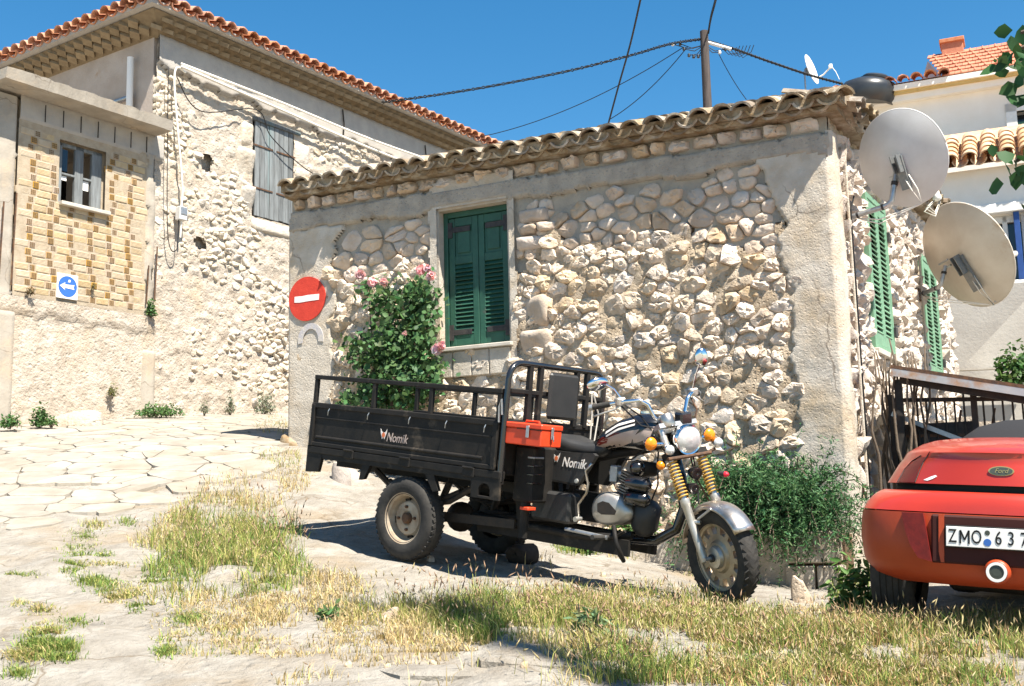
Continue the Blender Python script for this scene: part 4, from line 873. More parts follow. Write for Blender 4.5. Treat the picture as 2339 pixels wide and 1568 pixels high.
lay(lr_, T2, (xl-.5, 0, 0), (0, -1, 0), (1, 0, 0), nn_, .26, lambda s: zev+.04, 5, .3, .05, name='cover_tile', jr=.012, pt=R(26), expo=.3)
lay(lr_, T2, (xl-.5+.13, 0, 0), (0, -1, 0), (1, 0, 0), nn_, .26, lambda s: zev+.04, 5, .28, .04, flip=True, name='pan_tile', jr=.012, pt=R(26), expo=.3)
b = MB(); b.add([(xl-.5, -.26, zev+.0), (xr2+3, -.26, zev), (xr2+3, 3, zev+1.5), (xl-.5, 3, zev+1.5)], [(0,1,2,3)]); b.build('roof_deck', MT['tile2'], lr_)
# ---------------------------------------------------------------- cargo tricycle (x forward, y left/far side, z up)
MT.update(
 tblack=M('dusty_black_paint', (.013, .0125, .012), (.024, .021, .018), .6, 9, .12, 60, spec=.16, c3=(.075, .06, .045), c3s=5, c3w=.02),
 tgloss=M('gloss_black_paint', (.008, .008, .009), (.014, .013, .013), .22, 5, 0, spec=.5, coat=.6),
 rubber=M('tyre_rubber', (.03, .029, .028), (.052, .048, .043), .9, 14, .25, 60, spec=.2),
 rimtan=M('dusty_cream_rim', (.40, .34, .26), (.28, .21, .145), .75, 9, .15, 60, spec=.25, c3=(.2, .12, .07), c3s=7, c3w=.02),
 alloy=M('dull_alloy', (.52, .50, .46), (.40, .37, .32), .42, 10, .08, 60, metal=.7, spec=.5),
 goldalloy=M('dusty_gold_alloy', (.44, .37, .27), (.33, .26, .18), .5, 10, .1, 60, metal=.55, spec=.5, c3=(.25, .17, .1), c3s=6, c3w=0.0),
 chrome=M('chrome', (.78, .78, .78), None, .12, metal=1, bump=0), chromed=M('worn_chrome', (.60, .58, .55), (.36, .30, .24), .3, 12, .05, 60, metal=.9),
 spring=M('yellow_spring_paint', (.55, .33, .06), (.44, .25, .05), .5, 12, .1, 60, spec=.4),
 orange=M('amber_lens', (.85, .27, .01), (.75, .2, .01), .2, 30, .1, 80, spec=.5), lens=M('clear_lens', (.72, .73, .73), (.6, .6, .6), .1, 40, .15, 90, metal=.35, spec=.6),
 vinyl=M('black_vinyl', (.022, .022, .022), (.032, .031, .03), .48, 6, .15, 120, spec=.4),
 toolred=M('orange_red_paint', (.66, .065, .018), (.58, .05, .015), .42, 8, .04, 60, spec=.4),
 decalw=M('white_decal', (.70, .66, .62), None, .5, bump=0), decalp=M('pink_silver_decal', (.42, .34, .30), (.36, .28, .25), .35, 8, 0, spec=.4), decalr=M('dark_red_decal', (.16, .02, .015), None, .35, bump=0), decalo=M('orange_decal', (.6, .16, .06), None, .5, bump=0),
 engine=M('engine_alloy', (.30, .28, .25), (.16, .14, .12), .55, 30, .2, 60, metal=.6, spec=.4), cord=M('pale_cord', (.5, .46, .4), None, .9, bump=0), redflower=M('red_reflector', (.7, .02, .04), None, .4, bump=0),
)
_a, _p = R(40), R(8.3)
ex = Vector((math.cos(_a)*math.cos(_p), -math.sin(_a)*math.cos(_p), -math.sin(_p))); ey = Vector((math.sin(_a), math.cos(_a), 0)); ez = ex.cross(ey)
TO = Vector((-.819, 8.0, 1.218)) + ey*.55
TM = Matrix.Translation(TO) @ Matrix((ex, ey, ez)).transposed().to_4x4()
tr = empty('cargo_tricycle', TM); tag(tr, 'black three-wheeled cargo motorcycle with open railed bed parked before the cottage', 'tricycle')
X0, X1, YN, YF = -1.06, .80, -.55, .55
bed = empty('cargo_bed'); bed.parent = tr
def P(name, mb, m, par=tr, sm=False): return mb.build(name, MT[m] if isinstance(m, str) else m, par, sm)
P('bed_floor', MB().bbox(X0+.02, X1, YN+.03, YF-.03, .66, .69, .004), 'tblack', bed)
for y, s in ((YN, 1), (YF, -1)):
    a, c = sorted((y, y+s*.035))
    P('side_panel', MB().bbox(X0+.02, X1-.01, *sorted((y+s*.012, y+s*.03)), .69, .985, .004), 'tblack', bed)
    P('panel_top_rail', MB().bbox(X0, X1, a, c, .972, 1.012, .005), 'tblack', bed)
    P('panel_bottom_rail', MB().bbox(X0, X1, a, c, .688, .72, .005), 'tblack', bed)
    P('panel_rib', MB().tube([(X0+.07, y+s*.014, .755), (X1-.12, y+s*.014, .755)], .014, 8), 'tblack', bed, 50)
    P('panel_rib', MB().bbox(X0+.05, X1-.05, *sorted((y+s*.006, y+s*.014)), .895, .905, .002), 'tblack', bed)
    for x in (X0, X1-.04): P('corner_post', MB().bbox(x, x+.04, a-.004*(s > 0), c+.004*(s < 0), .69, 1.0, .004), 'tblack', bed)
    P('top_rail', MB().bbox(X0, X1+.01, a, c, 1.185, 1.218, .005), 'tblack', bed)
    for x in (X0+.002, -.42, .15, X1-.03): P('rail_post', MB().bbox(x, x+.036, a+.003, c-.003, 1.01, 1.187, .004), 'tblack', bed)
    # sill channel with downturned ends
    P('bed_sill', MB().bbox(X0-.01, X1+.05, *sorted((y+s*.0, y+s*.06)), .635, .686, .005).bbox(X0-.005, X1+.05, *sorted((y+s*.008, y+s*.05)), .60, .64, .004), 'tblack', bed)
    P('sill_end', MB().prism([(X0-.01, .69), (X0+.13, .66), (X0+.16, .62), (X0+.13, .50), (X0-.01, .49)], (0, y+s*.005, 0), (1, 0, 0), (0, 0, 1), (0, s, 0), .03), 'tblack', bed)
    hx, hz = .725, .553
    hole = [(hx+.05*math.cos(t), hz-.022+.055*math.sin(t)) for t in np.linspace(0, math.pi, 9)]
    outer = [(.6, .61), (.6, .50), (hx-.05, .50)]
    P('foot_step', MB().prism([(.60, .63), (.615, .498), (hx-.052, .498), (hx-.05, hz+.01)] + [(hx-.05*math.cos(t), hz+.0+.045*math.sin(t)) for t in np.linspace(.2, math.pi-.2, 7)] + [(hx+.05, hz+.01), (hx+.052, .498), (.855, .498), (.85, .66)], (0, y+s*.004, 0), (1, 0, 0), (0, 0, 1), (0, s, 0), .02), 'tblack', bed)
    P('foot_step', MB().bbox(hx-.06, hx+.06, *sorted((y+s*.004, y+s*.024)), .498, .516, .003), 'tblack', bed)
    for x in (-.42, .2):
        sg_ = -1 if x < 0 else 1
        P('mudguard_stay', MB().prism([(x-.04, .62), (x+.05, .62), (x+.05+sg_*.06, .50), (x-.0+sg_*.06, .49)], (0, y+s*.01, 0), (1, 0, 0), (0, 0, 1), (0, s, 0), .03), 'tblack', bed)
for x in (-.85, -.42, .0, .35, .7):
    P('hook', MB().tube([(x, YN-.004, .975), (x-.004, YN-.012, .955), (x-.012, YN-.006, .925)], .004, 5), 'galv', bed)
P('tailgate', MB().bbox(X0-.02, X0+.01, YN+.04, YF-.04, .69, 1.0, .005), 'tblack', bed)
P('front_panel', MB().bbox(X1+.0, X1+.03, YN+.03, YF-.03, .66, 1.0, .005), 'tblack', bed)
P('front_rail', MB().bbox(X1+.0, X1+.04, YN+.02, YF-.02, .985, 1.02, .005), 'tblack', bed)
for x in (-.7, -.25, .2, .6): P('floor_bearer', MB().bbox(x, x+.05, YN+.06, YF-.06, .60, .66, .004), 'tblack', bed)
for x, z in ((-.6, .66), (-.02, .66), (.58, .655)): P('hinge', MB().bbox(x-.05, x+.05, YN-.006, YN+.01, z-.03, z+.03, .004).tube([(x-.045, YN-.01, z+.03), (x+.045, YN-.01, z+.03)], .009, 6), 'tblack', bed)
P('latch', MB().tube([(X1+.015, YN-.01, 1.0), (X1+.015, YN-.02, 1.1), (X1+.03, YN-.02, 1.15), (X1+.035, YN-.01, 1.05)], .007, 6), 'galv', bed)
# loop behind the rider
loop = empty('head_rack'); loop.parent = tr; xb_ = X1+.035
path = [(xb_, -.525, .62), (xb_, -.525, 1.28)]+[(xb_, -.525+.12*(1-math.cos(t)), 1.28+.115*math.sin(t)) for t in np.linspace(.3, math.pi/2, 5)]+[(xb_, .405, 1.395)]+[(xb_, .525-.12*(1-math.cos(t)), 1.28+.115*math.sin(t)) for t in np.linspace(math.pi/2, .0, 6)]+[(xb_, .525, .62)]
P('loop_tube', MB().tube(path, .021, 10), 'tgloss', loop, 60)
for y in (-.31, -.2, .2, .32): P('rack_bar', MB().bbox(xb_-.018, xb_+.018, y-.018, y+.018, 1.0, 1.385, .004), 'tblack', loop)
P('cross_bar', MB().bbox(xb_-.016, xb_+.016, -.5, .5, 1.195, 1.225, .004), 'tblack', loop)
brd = P('back_board', MB().bbox(xb_+.02, xb_+.055, -.15, .17, 1.045, 1.36, .02), 'vinyl', loop)
P('rope', MB().tube([(xb_+.02, .36, 1.24), (xb_+.03, .37, 1.1), (xb_+.04, .36, .9)], .006, 5), 'cord', tr); P('rope', MB().tube([(xb_+.03, .37, 1.24), (xb_+.05, .42, 1.1), (xb_+.06, .38, .9)], .006, 5), 'cord', tr)
# rear wheels
def tyre_prof(Ro, Ri, w): return [(Ri, -w*.42), (Ri+.02, -w*.5), ((Ro+Ri)/2, -w*.54), (Ro-.03, -w*.5), (Ro-.008, -w*.38), (Ro, -w*.15), (Ro, w*.15), (Ro-.008, w*.38), (Ro-.03, w*.5), ((Ro+Ri)/2, w*.54), (Ri+.02, w*.5), (Ri, w*.42)]
for y, s in ((-.475, -1), (.475, 1)):
    c = (0, y, .278); wl_ = empty('rear_wheel'); wl_.parent = tr; ax = (0, s, 0)
    P('tyre', MB().lathe(tyre_prof(.286, .165, .14), c, ax, 48), 'rubber', wl_, 40)
    tb = MB()
    for k in range(44):
        for j in (-1, 0, 1):
            t = 2*math.pi*(k+(.5 if j else 0))/44; d = Vector((math.cos(t), 0, math.sin(t))); e = Vector((-math.sin(t), 0, math.cos(t)))
            tb.obox(Vector(c)+d*.2815+Vector((0, j*.042, 0)), (e+Vector((0, .5*(j or 1), 0))).normalized(), .013, d, .0048, (e.cross(d)+e*(-.5*(j or 1))).normalized(), .012)
    tag(P('tread_blocks', tb, 'rubber', wl_), kind='stuff')
    P('rim', MB().lathe([(.170, .062), (.176, .066), (.172, .058), (.155, .045), (.15, -.02), (.142, -.03), (.12, .0), (.112, .018), (.10, .022), (.052, .022), (.045, .012), (.0, .012)], c, ax, 40), 'rimtan', wl_, 40)
    for k in range(8):
        t = 2*math.pi*k/8+.2; d = Vector((math.cos(t), 0, math.sin(t))); e = Vector((-math.sin(t), 0, math.cos(t)))
        P('rim_slot', MB().obox(Vector(c)+d*.127+Vector((0, s*-.006, 0)), e, .022, d, .008, (0, 1, 0), .012), 'dark', wl_) if k % 2 == 0 else None
    for k in range(4):
        t = 2*math.pi*k/4+.1; d = Vector((math.cos(t), 0, math.sin(t)))
        P('wheel_nut', MB().lathe([(0, .04), (.009, .04), (.011, .02)], Vector(c)+d*.078, ax, 6), 'rust', wl_)
    P('hub_cap', MB().lathe([(.04, .012), (.038, .035), (.03, .045), (0, .046)], c, ax, 16), 'rust', wl_, 40)
    P('brake_drum', MB().lathe([(.13, -.03), (.13, -.09), (0, -.09)], c, ax, 24), 'iron', wl_, 40)
    P('leaf_spring', MB().tube([(-.5, s*.36, .56), (-.25, s*.36, .42), (0, s*.36, .37), (.25, s*.36, .42), (.5, s*.36, .56)], .022, 6), 'iron')
    P('leaf_spring', MB().tube([(-.35, s*.36, .50), (0, s*.36, .345), (.35, s*.36, .50)], .02, 6), 'iron')
    P('shock_absorber', MB().tube([(.08, s*.3, .3), (.2, s*.28, .62)], .025, 8), 'iron')
P('rear_axle', MB().tube([(0, -.42, .278), (0, .42, .278)], .035, 10), 'iron'); P('differential', MB().ico((0, .05, .278), .11, 12, 8), 'iron', tr, True)
P('drive_shaft', MB().tube([(0, .05, .278), (1.05, .05, .40)], .022, 8), 'iron')
# chassis
for s in (-1, 1):
    P('chassis_rail', MB().bar((-1.0, s*.28, .575), (.78, s*.28, .575), .05, .07), 'tblack'); P('chassis_rail', MB().bar((.74, s*.2, .60), (.80, s*.2, .30), .05, .06, (1, 0, 0)), 'tblack')
    P('lower_rail', MB().tube([(.35, s*.2, .34), (.9, s*.2, .325), (1.35, s*.17, .325), (1.6, s*.10, .37)], .026, 8), 'tblack', tr, 60)
    P('lower_rail', MB().bar((.4, s*.2, .29), (1.62, s*.15, .29), .03, .10), 'tblack')
    P('torsion_arm', MB().bar((.0, s*.3, .30), (.75, s*.22, .33), .05, .06), 'iron')
P('down_tube', MB().tube([(1.5, 0, .33), (1.72, 0, .35), (1.86, 0, .44), (1.90, 0, .58), (1.86, 0, .76), (1.77, 0, .95)], [.03, .034, .034, .034, .036, .04], 10), 'tgloss', tr, 60)
P('backbone', MB().tube([(1.77, 0, .96), (1.5, 0, .89), (1.1, 0, .80), (.85, 0, .78)], .03, 8), 'tblack', tr, 60)
P('head_tube', MB().tube([(1.71, 0, 1.07), (1.81, 0, .87)], .034, 12), 'tgloss', tr, 60)
P('seat_tube', MB().tube([(1.05, 0, .80), (1.0, 0, .35)], .022, 8), 'tblack'); P('support_pipe', MB().tube([(.93, -.36, .27), (.93, -.36, .50)], .03, 10), 'tblack', tr, 60)
P('battery_box', MB().bbox(.84, 1.0, -.40, -.16, .50, .86, .012), 'tblack')
for k in range(4): P('box_rib', MB().bbox(.95, 1.006, -.404, -.30, .62+.055*k, .632+.055*k, .003), 'galv' if k == 3 else 'tgloss')
P('rear_reflector', MB().bbox(.95, 1.02, -.44, -.36, .455, .475, .003), 'toolred')
# seat
def loft(secs, n=18, power=2.4):
    b = MB(); V = []; F = []
    for (x, zc, hw, hu, hd) in secs:
        for k in range(n):
            t = 2*math.pi*k/n; c_, s_ = math.cos(t), math.sin(t)
            cy = hw*math.copysign(abs(c_)**(2/power), c_); cz = (hu if s_ > 0 else hd)*math.copysign(abs(s_)**(2/power), s_); V.append((x, cy, zc+cz))
    for i in range(len(secs)-1):
        for k in range(n): F.append((i*n+k, i*n+(k+1) % n, (i+1)*n+(k+1) % n, (i+1)*n+k))
    F.append(tuple(reversed(range(n)))); F.append(tuple((len(secs)-1)*n+k for k in range(n))); return b.add(V, F)
P('seat', loft([(.87, .90, .13, .03, .04), (.90, .895, .16, .06, .06), (1.0, .89, .17, .065, .06), (1.1, .875, .16, .055, .055), (1.2, .865, .13, .055, .05), (1.28, .87, .11, .065, .04), (1.33, .885, .09, .04, .03)], 20, 3), 'vinyl', tr, True)
P('seat_piping', MB().tube([(.90, -.165, .93), (.95, -.172, .90), (.99, -.17, .84)], .004, 5), 'chrome')
tank = P('fuel_tank', loft([(1.19, .885, .03, .02, .02), (1.23, .90, .09, .05, .03), (1.32, .945, .135, .085, .06), (1.44, .99, .155, .11, .09), (1.56, 1.02, .16, .12, .12), (1.66, 1.03, .15, .11, .13), (1.74, 1.025, .115, .085, .12), (1.79, 1.01, .05, .04, .06)], 24, 2.3), 'tgloss', tr, True)
def tank_hw(x, z):
    S = [(1.19, .885, .03, .02, .02), (1.23, .90, .09, .05, .03), (1.32, .945, .135, .085, .06), (1.44, .99, .155, .11, .09), (1.56, 1.02, .16, .12, .12), (1.66, 1.03, .15, .11, .13), (1.74, 1.025, .115, .085, .12), (1.79, 1.01, .05, .04, .06)]
    q = [np.interp(x, [s[0] for s in S], [s[j] for s in S]) for j in range(1, 5)]; zc, hw, hu, hd = q
    r_ = min(.97, abs(z-zc)/(hu if z > zc else hd)); return hw*(1-r_**2.3)**(1/2.3)
def decal(poly, m, par=tank, dens=10, s=-1):
    # densify the outline and lay a fan of quads over the tank's curved side
    poly = np.array(poly); b = MB(); V = []; top, bot = poly[:len(poly)//2], poly[len(poly)//2:][::-1]
    for i in range(dens+1):
        f = i/dens*(len(top)-1); k = min(int(f), len(top)-2); g = f-k; a = top[k]*(1-g)+top[k+1]*g; c = bot[k]*(1-g)+bot[k+1]*g
        for j in range(5):
            q = a*(1-j/4)+c*(j/4); V.append((q[0], s*(tank_hw(q[0], q[1])+.004), q[1]))
    b.add(V, [(i*5+j, i*5+j+1, (i+1)*5+j+1, (i+1)*5+j) for i in range(dens) for j in range(4)]); P('tank_stripe', b, m, par, True)
for s in (-1, 1):
    decal([(1.25, .89), (1.34, .945), (1.45, .985), (1.54, 1.015), (1.63, 1.035), (1.56, .945), (1.47, .915), (1.36, .895), (1.29, .875), (1.25, .88)], 'decalp', s=s)
    decal([(1.58, .985), (1.64, 1.02), (1.69, 1.06), (1.72, 1.06), (1.70, 1.0), (1.66, .97), (1.62, .955), (1.58, .945)], 'decalp', s=s)
    decal([(1.36, 1.0), (1.46, 1.06), (1.58, 1.095), (1.58, 1.08), (1.46, 1.042), (1.36, .982)], 'decalw', s=s); decal([(1.37, .975), (1.47, 1.03), (1.59, 1.068), (1.59, 1.056), (1.47, 1.015), (1.37, .963)], 'decalw', s=s)
    decal([(1.29, .93), (1.34, .965), (1.39, .955), (1.37, .925), (1.33, .915), (1.285, .9)], 'decalr', s=s)
P('fuel_cap', MB().lathe([(.035, 0), (.035, .015), (.02, .02), (0, .02)], (1.56, 0, 1.135), (-.1, 0, 1), 14), 'chrome', tank, 40)
# side covers
for s in (-1, 1):
    a_, c_ = (s*.19, s*-.03)
    cv = P('side_cover', MB().prism([(.97, .845), (1.12, .845), (1.31, .855), (1.335, .84), (1.22, .65), (1.2, .635), (.92, .645), (.9, .665), (.95, .77)], (0, s*.155, 0), (1, 0, 0), (0, 0, 1), (0, s, 0), .035), 'vinyl')
    for x in (.93, 1.2): P('cover_bolt', MB().lathe([(.016, 0), (.014, .008), (0, .009)], (x, s*.19, .665), (0, s, 0), 12), 'alloy', cv)
    P('cover_swoosh', MB().prism([(.91, .74), (.93, .69), (1.0, .655), (1.21, .648), (1.2, .636), (.92, .645), (.9, .665)], (0, s*.1905, 0), (1, 0, 0), (0, 0, 1), (0, s, 0), .002), 'tblack', cv)
    P('lower_box', MB().bbox(.87, 1.19, *sorted((s*.10, s*.235)), .385, .58, .018), 'vinyl')
def emblem(par, x, y, z, k):
    for q in (-1, 1): P('emblem_wing', MB().prism([(q*.3, -.9), (q*.75, .2), (q*.85, 1.0), (q*.5, .45), (q*.15, .3), (q*.1, -.6)], (x, y, z), (k, 0, 0), (0, 0, k), (0, -1, 0), .0015), 'decalw', par)
    P('emblem_shield', MB().prism([(k*.42*math.cos(t), k*.45*math.sin(t)-.15*k) for t in np.linspace(0, 6.28, 13)[:-1]], (x, y-.001, z), (1, 0, 0), (0, 0, 1), (0, -1, 0), .0015), 'decalo', par)
TXN = Matrix((Vector((1, 0, 0)), Vector((0, 0, 1)), Vector((0, -1, 0)))).transposed().to_4x4()
txt('Nomik', .088, MT['decalw'], tr, Matrix.Translation((1.165, -.1925, .775)) @ TXN, shear=.25, bold=.0012, sx=.78)
emblem(tr, 1.02, -.1915, .80, .034)
txt('Nomik', .088, MT['decalp'], bed, Matrix.Translation((-.13, YN+.0095, .815)) @ TXN, shear=.25, bold=.001, sx=.85)
emblem(bed, -.265, YN+.010, .835, .04)
# engine
en = empty('engine'); en.parent = tr
cc = MB(); pr = [(.045*0+1.30+.0, 0)]
egg = [(1.435+.155*math.cos(t)*(1+.12*math.cos(t)), .505+.105*math.sin(t)*(1+.18*math.cos(t-2.6))) for t in np.linspace(0, 2*math.pi, 28, endpoint=False)]
P('crankcase', MB().prism(egg, (0, -.12, 0), (1, 0, 0), (0, 0, 1), (0, 1, 0), .24), 'engine', en, 40)
for s in (-1, 1):
    sc = [(1.435+(x-1.435)*.93, .505+(z-.505)*.93) for x, z in egg]; s2 = [(1.435+(x-1.435)*.78, .505+(z-.505)*.78) for x, z in egg]; b = MB(); n = len(egg)
    V = [(x, s*.12, z) for x, z in egg]+[(x, s*.15, z) for x, z in sc]+[(x, s*.165, z) for x, z in s2]; b.add(V, [(i, (i+1) % n, n+(i+1) % n, n+i) for i in range(n)]+[(n+i, n+(i+1) % n, 2*n+(i+1) % n, 2*n+i) for i in range(n)]+[tuple(range(2*n, 3*n))]); P('clutch_cover', b, 'alloy', en, 50)
    tri = [(1.36, .54), (1.40, .56), (1.45, .555), (1.51, .51), (1.50, .485), (1.40, .475), (1.365, .49)]
    P('cover_inset', MB().prism(tri, (0, s*.164, 0), (1, 0, 0), (0, 0, 1), (0, s, 0), .004), 'iron', en)
cyd = Vector((.28, 0, .96)).normalized(); cb = Vector((1.50, 0, .60))
for k in range(9): P('cylinder_fin', MB().obox(cb+cyd*(.018*k), Vector((.96, 0, -.28)), .075-.004*(k % 2), (0, 1, 0), .085, cyd, .004), 'engine', en)
P('cylinder', MB().tube([cb, cb+cyd*.19], .052, 14), 'engine', en, 50)
P('cylinder_head', MB().obox(cb+cyd*.19, Vector((.96, 0, -.28)), .06, (0, 1, 0), .07, cyd, .03), 'engine', en)
P('carburettor', MB().tube([(1.37, -.05, .745), (1.46, -.05, .735)], .03, 10).bbox(1.385, 1.44, -.10, -.04, .68, .79, .008), 'galv', en)
P('air_intake', MB().ico((1.60, -.10, .79), .052, 14, 10), 'tgloss', en, True)
P('air_intake', MB().lathe([(.05, 0), (.045, .1), (.03, .12)], (1.60, -.08, .79), (.7, .7, 0), 14), 'tblack', en, True)
for z_, r_ in ((.695, .05), (.605, .048)): P('muffler_can', MB().tube([(1.55, -.13, z_), (1.57, -.14, z_), (1.70, -.12, z_-.005), (1.72, -.11, z_-.005)], [.02, r_, r_, .02], 14), 'tgloss', en, 60)
P('radiator_shroud', MB().tube([(1.64, -.03, .38), (1.645, -.04, .42), (1.66, -.04, .56), (1.665, -.03, .60)], [.05, .085, .09, .05], 14), 'vinyl', en, 60)
P('kick_lever', MB().tube([(1.24, -.19, .44), (1.235, -.2, .52), (1.30, -.21, .60), (1.315, -.22, .66), (1.285, -.22, .74), (1.33, -.22, .79)], .009, 8), 'chromed', en, True)
P('kick_pedal', MB().tube([(1.24, -.17, .43), (1.24, -.23, .425)], .016, 10), 'alloy', en, 50)
P('foot_peg', MB().tube([(1.46, -.12, .335), (1.46, -.33, .345)], .016, 10), 'rubber', en); P('foot_peg', MB().tube([(1.46, .12, .335), (1.46, .33, .345)], .016, 10), 'rubber', en)
P('brake_pedal', MB().tube([(1.46, -.18, .33), (1.55, -.2, .36), (1.62, -.21, .40)], .01, 6), 'tblack', en)
P('crash_bar', MB().tube([(1.50, -.12, .36), (1.56, -.25, .42), (1.60, -.27, .33), (1.64, -.23, .22), (1.58, -.15, .215), (1.48, -.10, .27)], .014, 8), 'tblack', tr, True)
P('side_pipe', MB().tube([(1.15, -.2, .352), (1.35, -.2, .345), (1.48, -.2, .34)], .013, 8), 'galv')
for k, pth in enumerate(([(1.35, 0, .68), (1.5, .03, .7), (1.68, 0, .80), (1.68, 0, 1.0)], [(1.45, -.06, .83), (1.55, -.1, .84), (1.66, -.08, .93), (1.7, -.02, 1.05)], [(1.69, -.05, .6), (1.74, -.07, .7), (1.72, -.06, .85)])):
    P('cable', MB().tube(pth, .006, 5), 'wire')
# steering assembly: built straight ahead, then turned about the steering axis
SQ = Vector((1.76, 0, 1.0)); SD = Vector((-.45, 0, .89)).normalized(); SR = Matrix.Rotation(R(-25), 3, SD)
def ST(mb): return mb.xf(lambda p: SQ + SR @ (p+Vector((.12, 0, 0))-SQ))
FH = Vector((2.105, 0, .335)); fd = SD
fw = empty('front_wheel'); fw.parent = tr
def Q(name, mb, m, par=tr, sm=False): return P(name, ST(mb), m, par, sm)
Q('tyre', MB().lathe([(.195, -.038), (.205, -.046), (.245, -.06), (.275, -.054), (.290, -.028), (.294, 0), (.290, .028), (.275, .054), (.245, .06), (.205, .046), (.195, .038)], FH, (0, 1, 0), 56), 'rubber', fw, 40)
tb = MB()
for k in range(40):
    for j in (-1, 1):
        t = 2*math.pi*(k+(.5 if j > 0 else 0))/40; d = Vector((math.cos(t), 0, math.sin(t))); e = Vector((-math.sin(t), 0, math.cos(t))); q = (e+Vector((0, j*.8, 0))).normalized(); dn = (d+Vector((0, j*.35, 0))).normalized()
        tb.obox(FH+d*.2865+Vector((0, j*.026, 0)), q, .028, dn, .0042, q.cross(dn), .012)
tag(Q('tread_blocks', tb, 'rubber', fw), kind='stuff')
Q('rim', MB().lathe([(.196, -.04), (.203, -.043), (.2, -.036), (.182, -.028), (.180, 0), (.182, .028), (.2, .036), (.203, .043), (.196, .04)], FH, (0, 1, 0), 48), 'goldalloy', fw, 40)
Q('wheel_disc', MB().lathe([(.0, .035), (.05, .04), (.085, .036), (.1, .02), (.135, .016), (.135, -.016), (.1, -.02), (.085, -.036), (.05, -.04), (0, -.04)], FH, (0, 1, 0), 40), 'goldalloy', fw, 40)
for k in range(12):
    t = 2*math.pi*k/12; d = Vector((math.cos(t), 0, math.sin(t))); e = Vector((-math.sin(t), 0, math.cos(t)))
    Q('spoke', MB().obox(FH+d*.158, d, .028, e, .0165, (0, 1, 0), .017), 'goldalloy', fw)
Q('hub_drum', MB().lathe([(.07, -.04), (.062, -.062), (.03, -.068), (.0, -.068)], FH, (0, 1, 0), 28), 'alloy', fw, 40)
Q('hub_drum', MB().lathe([(.07, .04), (.062, .062), (.03, .068), (.0, .068)], FH, (0, 1, 0), 28), 'alloy', fw, 40)
Q('axle', MB().tube([FH+Vector((0, -.13, 0)), FH+Vector((0, .13, 0))], .012, 10), 'galv', fw); Q('axle_nut', MB().tube([FH+Vector((0, -.07, 0)), FH+Vector((0, -.085, 0))], .024, 10), 'black', fw)
fk = empty('front_fork'); fk.parent = tr
for s in (-1, 1):
    o = FH+Vector((-.02, s*.112, -.02))
    Q('fork_slider', MB().tube([o-fd*.0, o+fd*.05, o+fd*.22, o+fd*.345, o+fd*.35, o+fd*.39], [.02, .024, .026, .027, .031, .031], 14), 'alloy', fk, 40)
    Q('fork_lug', MB().tube([o+fd*.25+Vector((.0, 0, 0)), o+fd*.25+Vector((.05, -s*.03, .0))], .014, 8), 'alloy', fk)
    Q('fork_tube', MB().tube([o+fd*.38, o+fd*.86], .019, 12), 'chromed', fk, 50)
    n = 150; A1 = Vector((0, 1, 0)); A2 = fd.cross(A1)
    Q('fork_spring', MB().tube([o+fd*(.395+.235*k/n)+(A1*math.cos(11*6.2832*k/n)+A2*math.sin(11*6.2832*k/n))*.031 for k in range(n+1)], .0052, 6), 'spring', fk, True)
    Q('fork_shroud', MB().tube([o+fd*.64, o+fd*.80], .023, 12), 'alloy', fk, 50)
Q('lower_clamp', MB().obox(FH+fd*.66+Vector((-.025, 0, -.01)), (0, 1, 0), .15, fd, .018, fd.cross(Vector((0, 1, 0))), .03), 'tblack', fk)
Q('upper_clamp', MB().obox(FH+fd*.85+Vector((-.02, 0, -.01)), (0, 1, 0), .14, fd, .014, fd.cross(Vector((0, 1, 0))), .035), 'galv', fk)
Q('clamp_bolt', MB().tube([FH+fd*.64+Vector((.02, -.16, 0)), FH+fd*.64+Vector((.02, .16, 0))], .012, 8), 'rust', fk)
# fender
fe = MB(); V = []; ts = np.linspace(R(38), R(176), 22); prof = [(-.075, .29), (-.073, .303), (-.06, .318), (-.03, .328), (0, .331), (.03, .328), (.06, .318), (.073, .303), (.075, .29)]
for t in ts:
    for (y, r_) in prof: V.append(FH+Vector((math.cos(t)*r_, y, math.sin(t)*r_)))
m_ = len(prof); fe.add(V, [(i*m_+j, i*m_+j+1, (i+1)*m_+j+1, (i+1)*m_+j) for i in range(len(ts)-1) for j in range(m_-1)])
o = Q('front_fender', fe, 'chromed', tr, True); md = o.modifiers.new('solid', 'SOLIDIFY'); md.thickness = .003
for s in (-1, 1): Q('fender_stay', MB().tube([FH+fd*.25+Vector((.02, s*.09, 0)), FH+Vector((.02, s*.076, .30))], .008, 6), 'galv')
# lamps and bars
hl = empty('headlamp'); hl.parent = tr; hc = Vector((1.80, 0, 1.01)); hd_ = Vector((1, 0, -.08)).normalized()
Q('lamp_shell', MB().lathe([(0, -.09), (.04, -.085), (.075, -.05), (.09, 0), (.094, .03), (.09, .036)], hc, hd_, 28), 'chrome', hl, 60)
Q('lamp_rim', MB().lathe([(.094, .028), (.098, .036), (.092, .046), (.084, .042)], hc, hd_, 28), 'chrome', hl, 60)
Q('lamp_lens', MB().lathe([(.086, .040), (.06, .054), (.03, .06), (0, .062)], hc, hd_, 28), 'lens', hl, True)
def lamp(name, c, r_, m, shell='chrome', yaw=0):
    e = empty(name); e.parent = tr; d = Vector((math.cos(yaw), math.sin(yaw), -.05)).normalized()
    Q('lamp_shell', MB().lathe([(0, -.05), (r_*.6, -.045), (r_, -.01), (r_*1.03, .008)], c, d, 18), shell, e, 60)
    Q('lamp_lens', MB().lathe([(r_, .006), (r_*.85, .022), (r_*.4, .032), (0, .034)], c, d, 18), m, e, True)
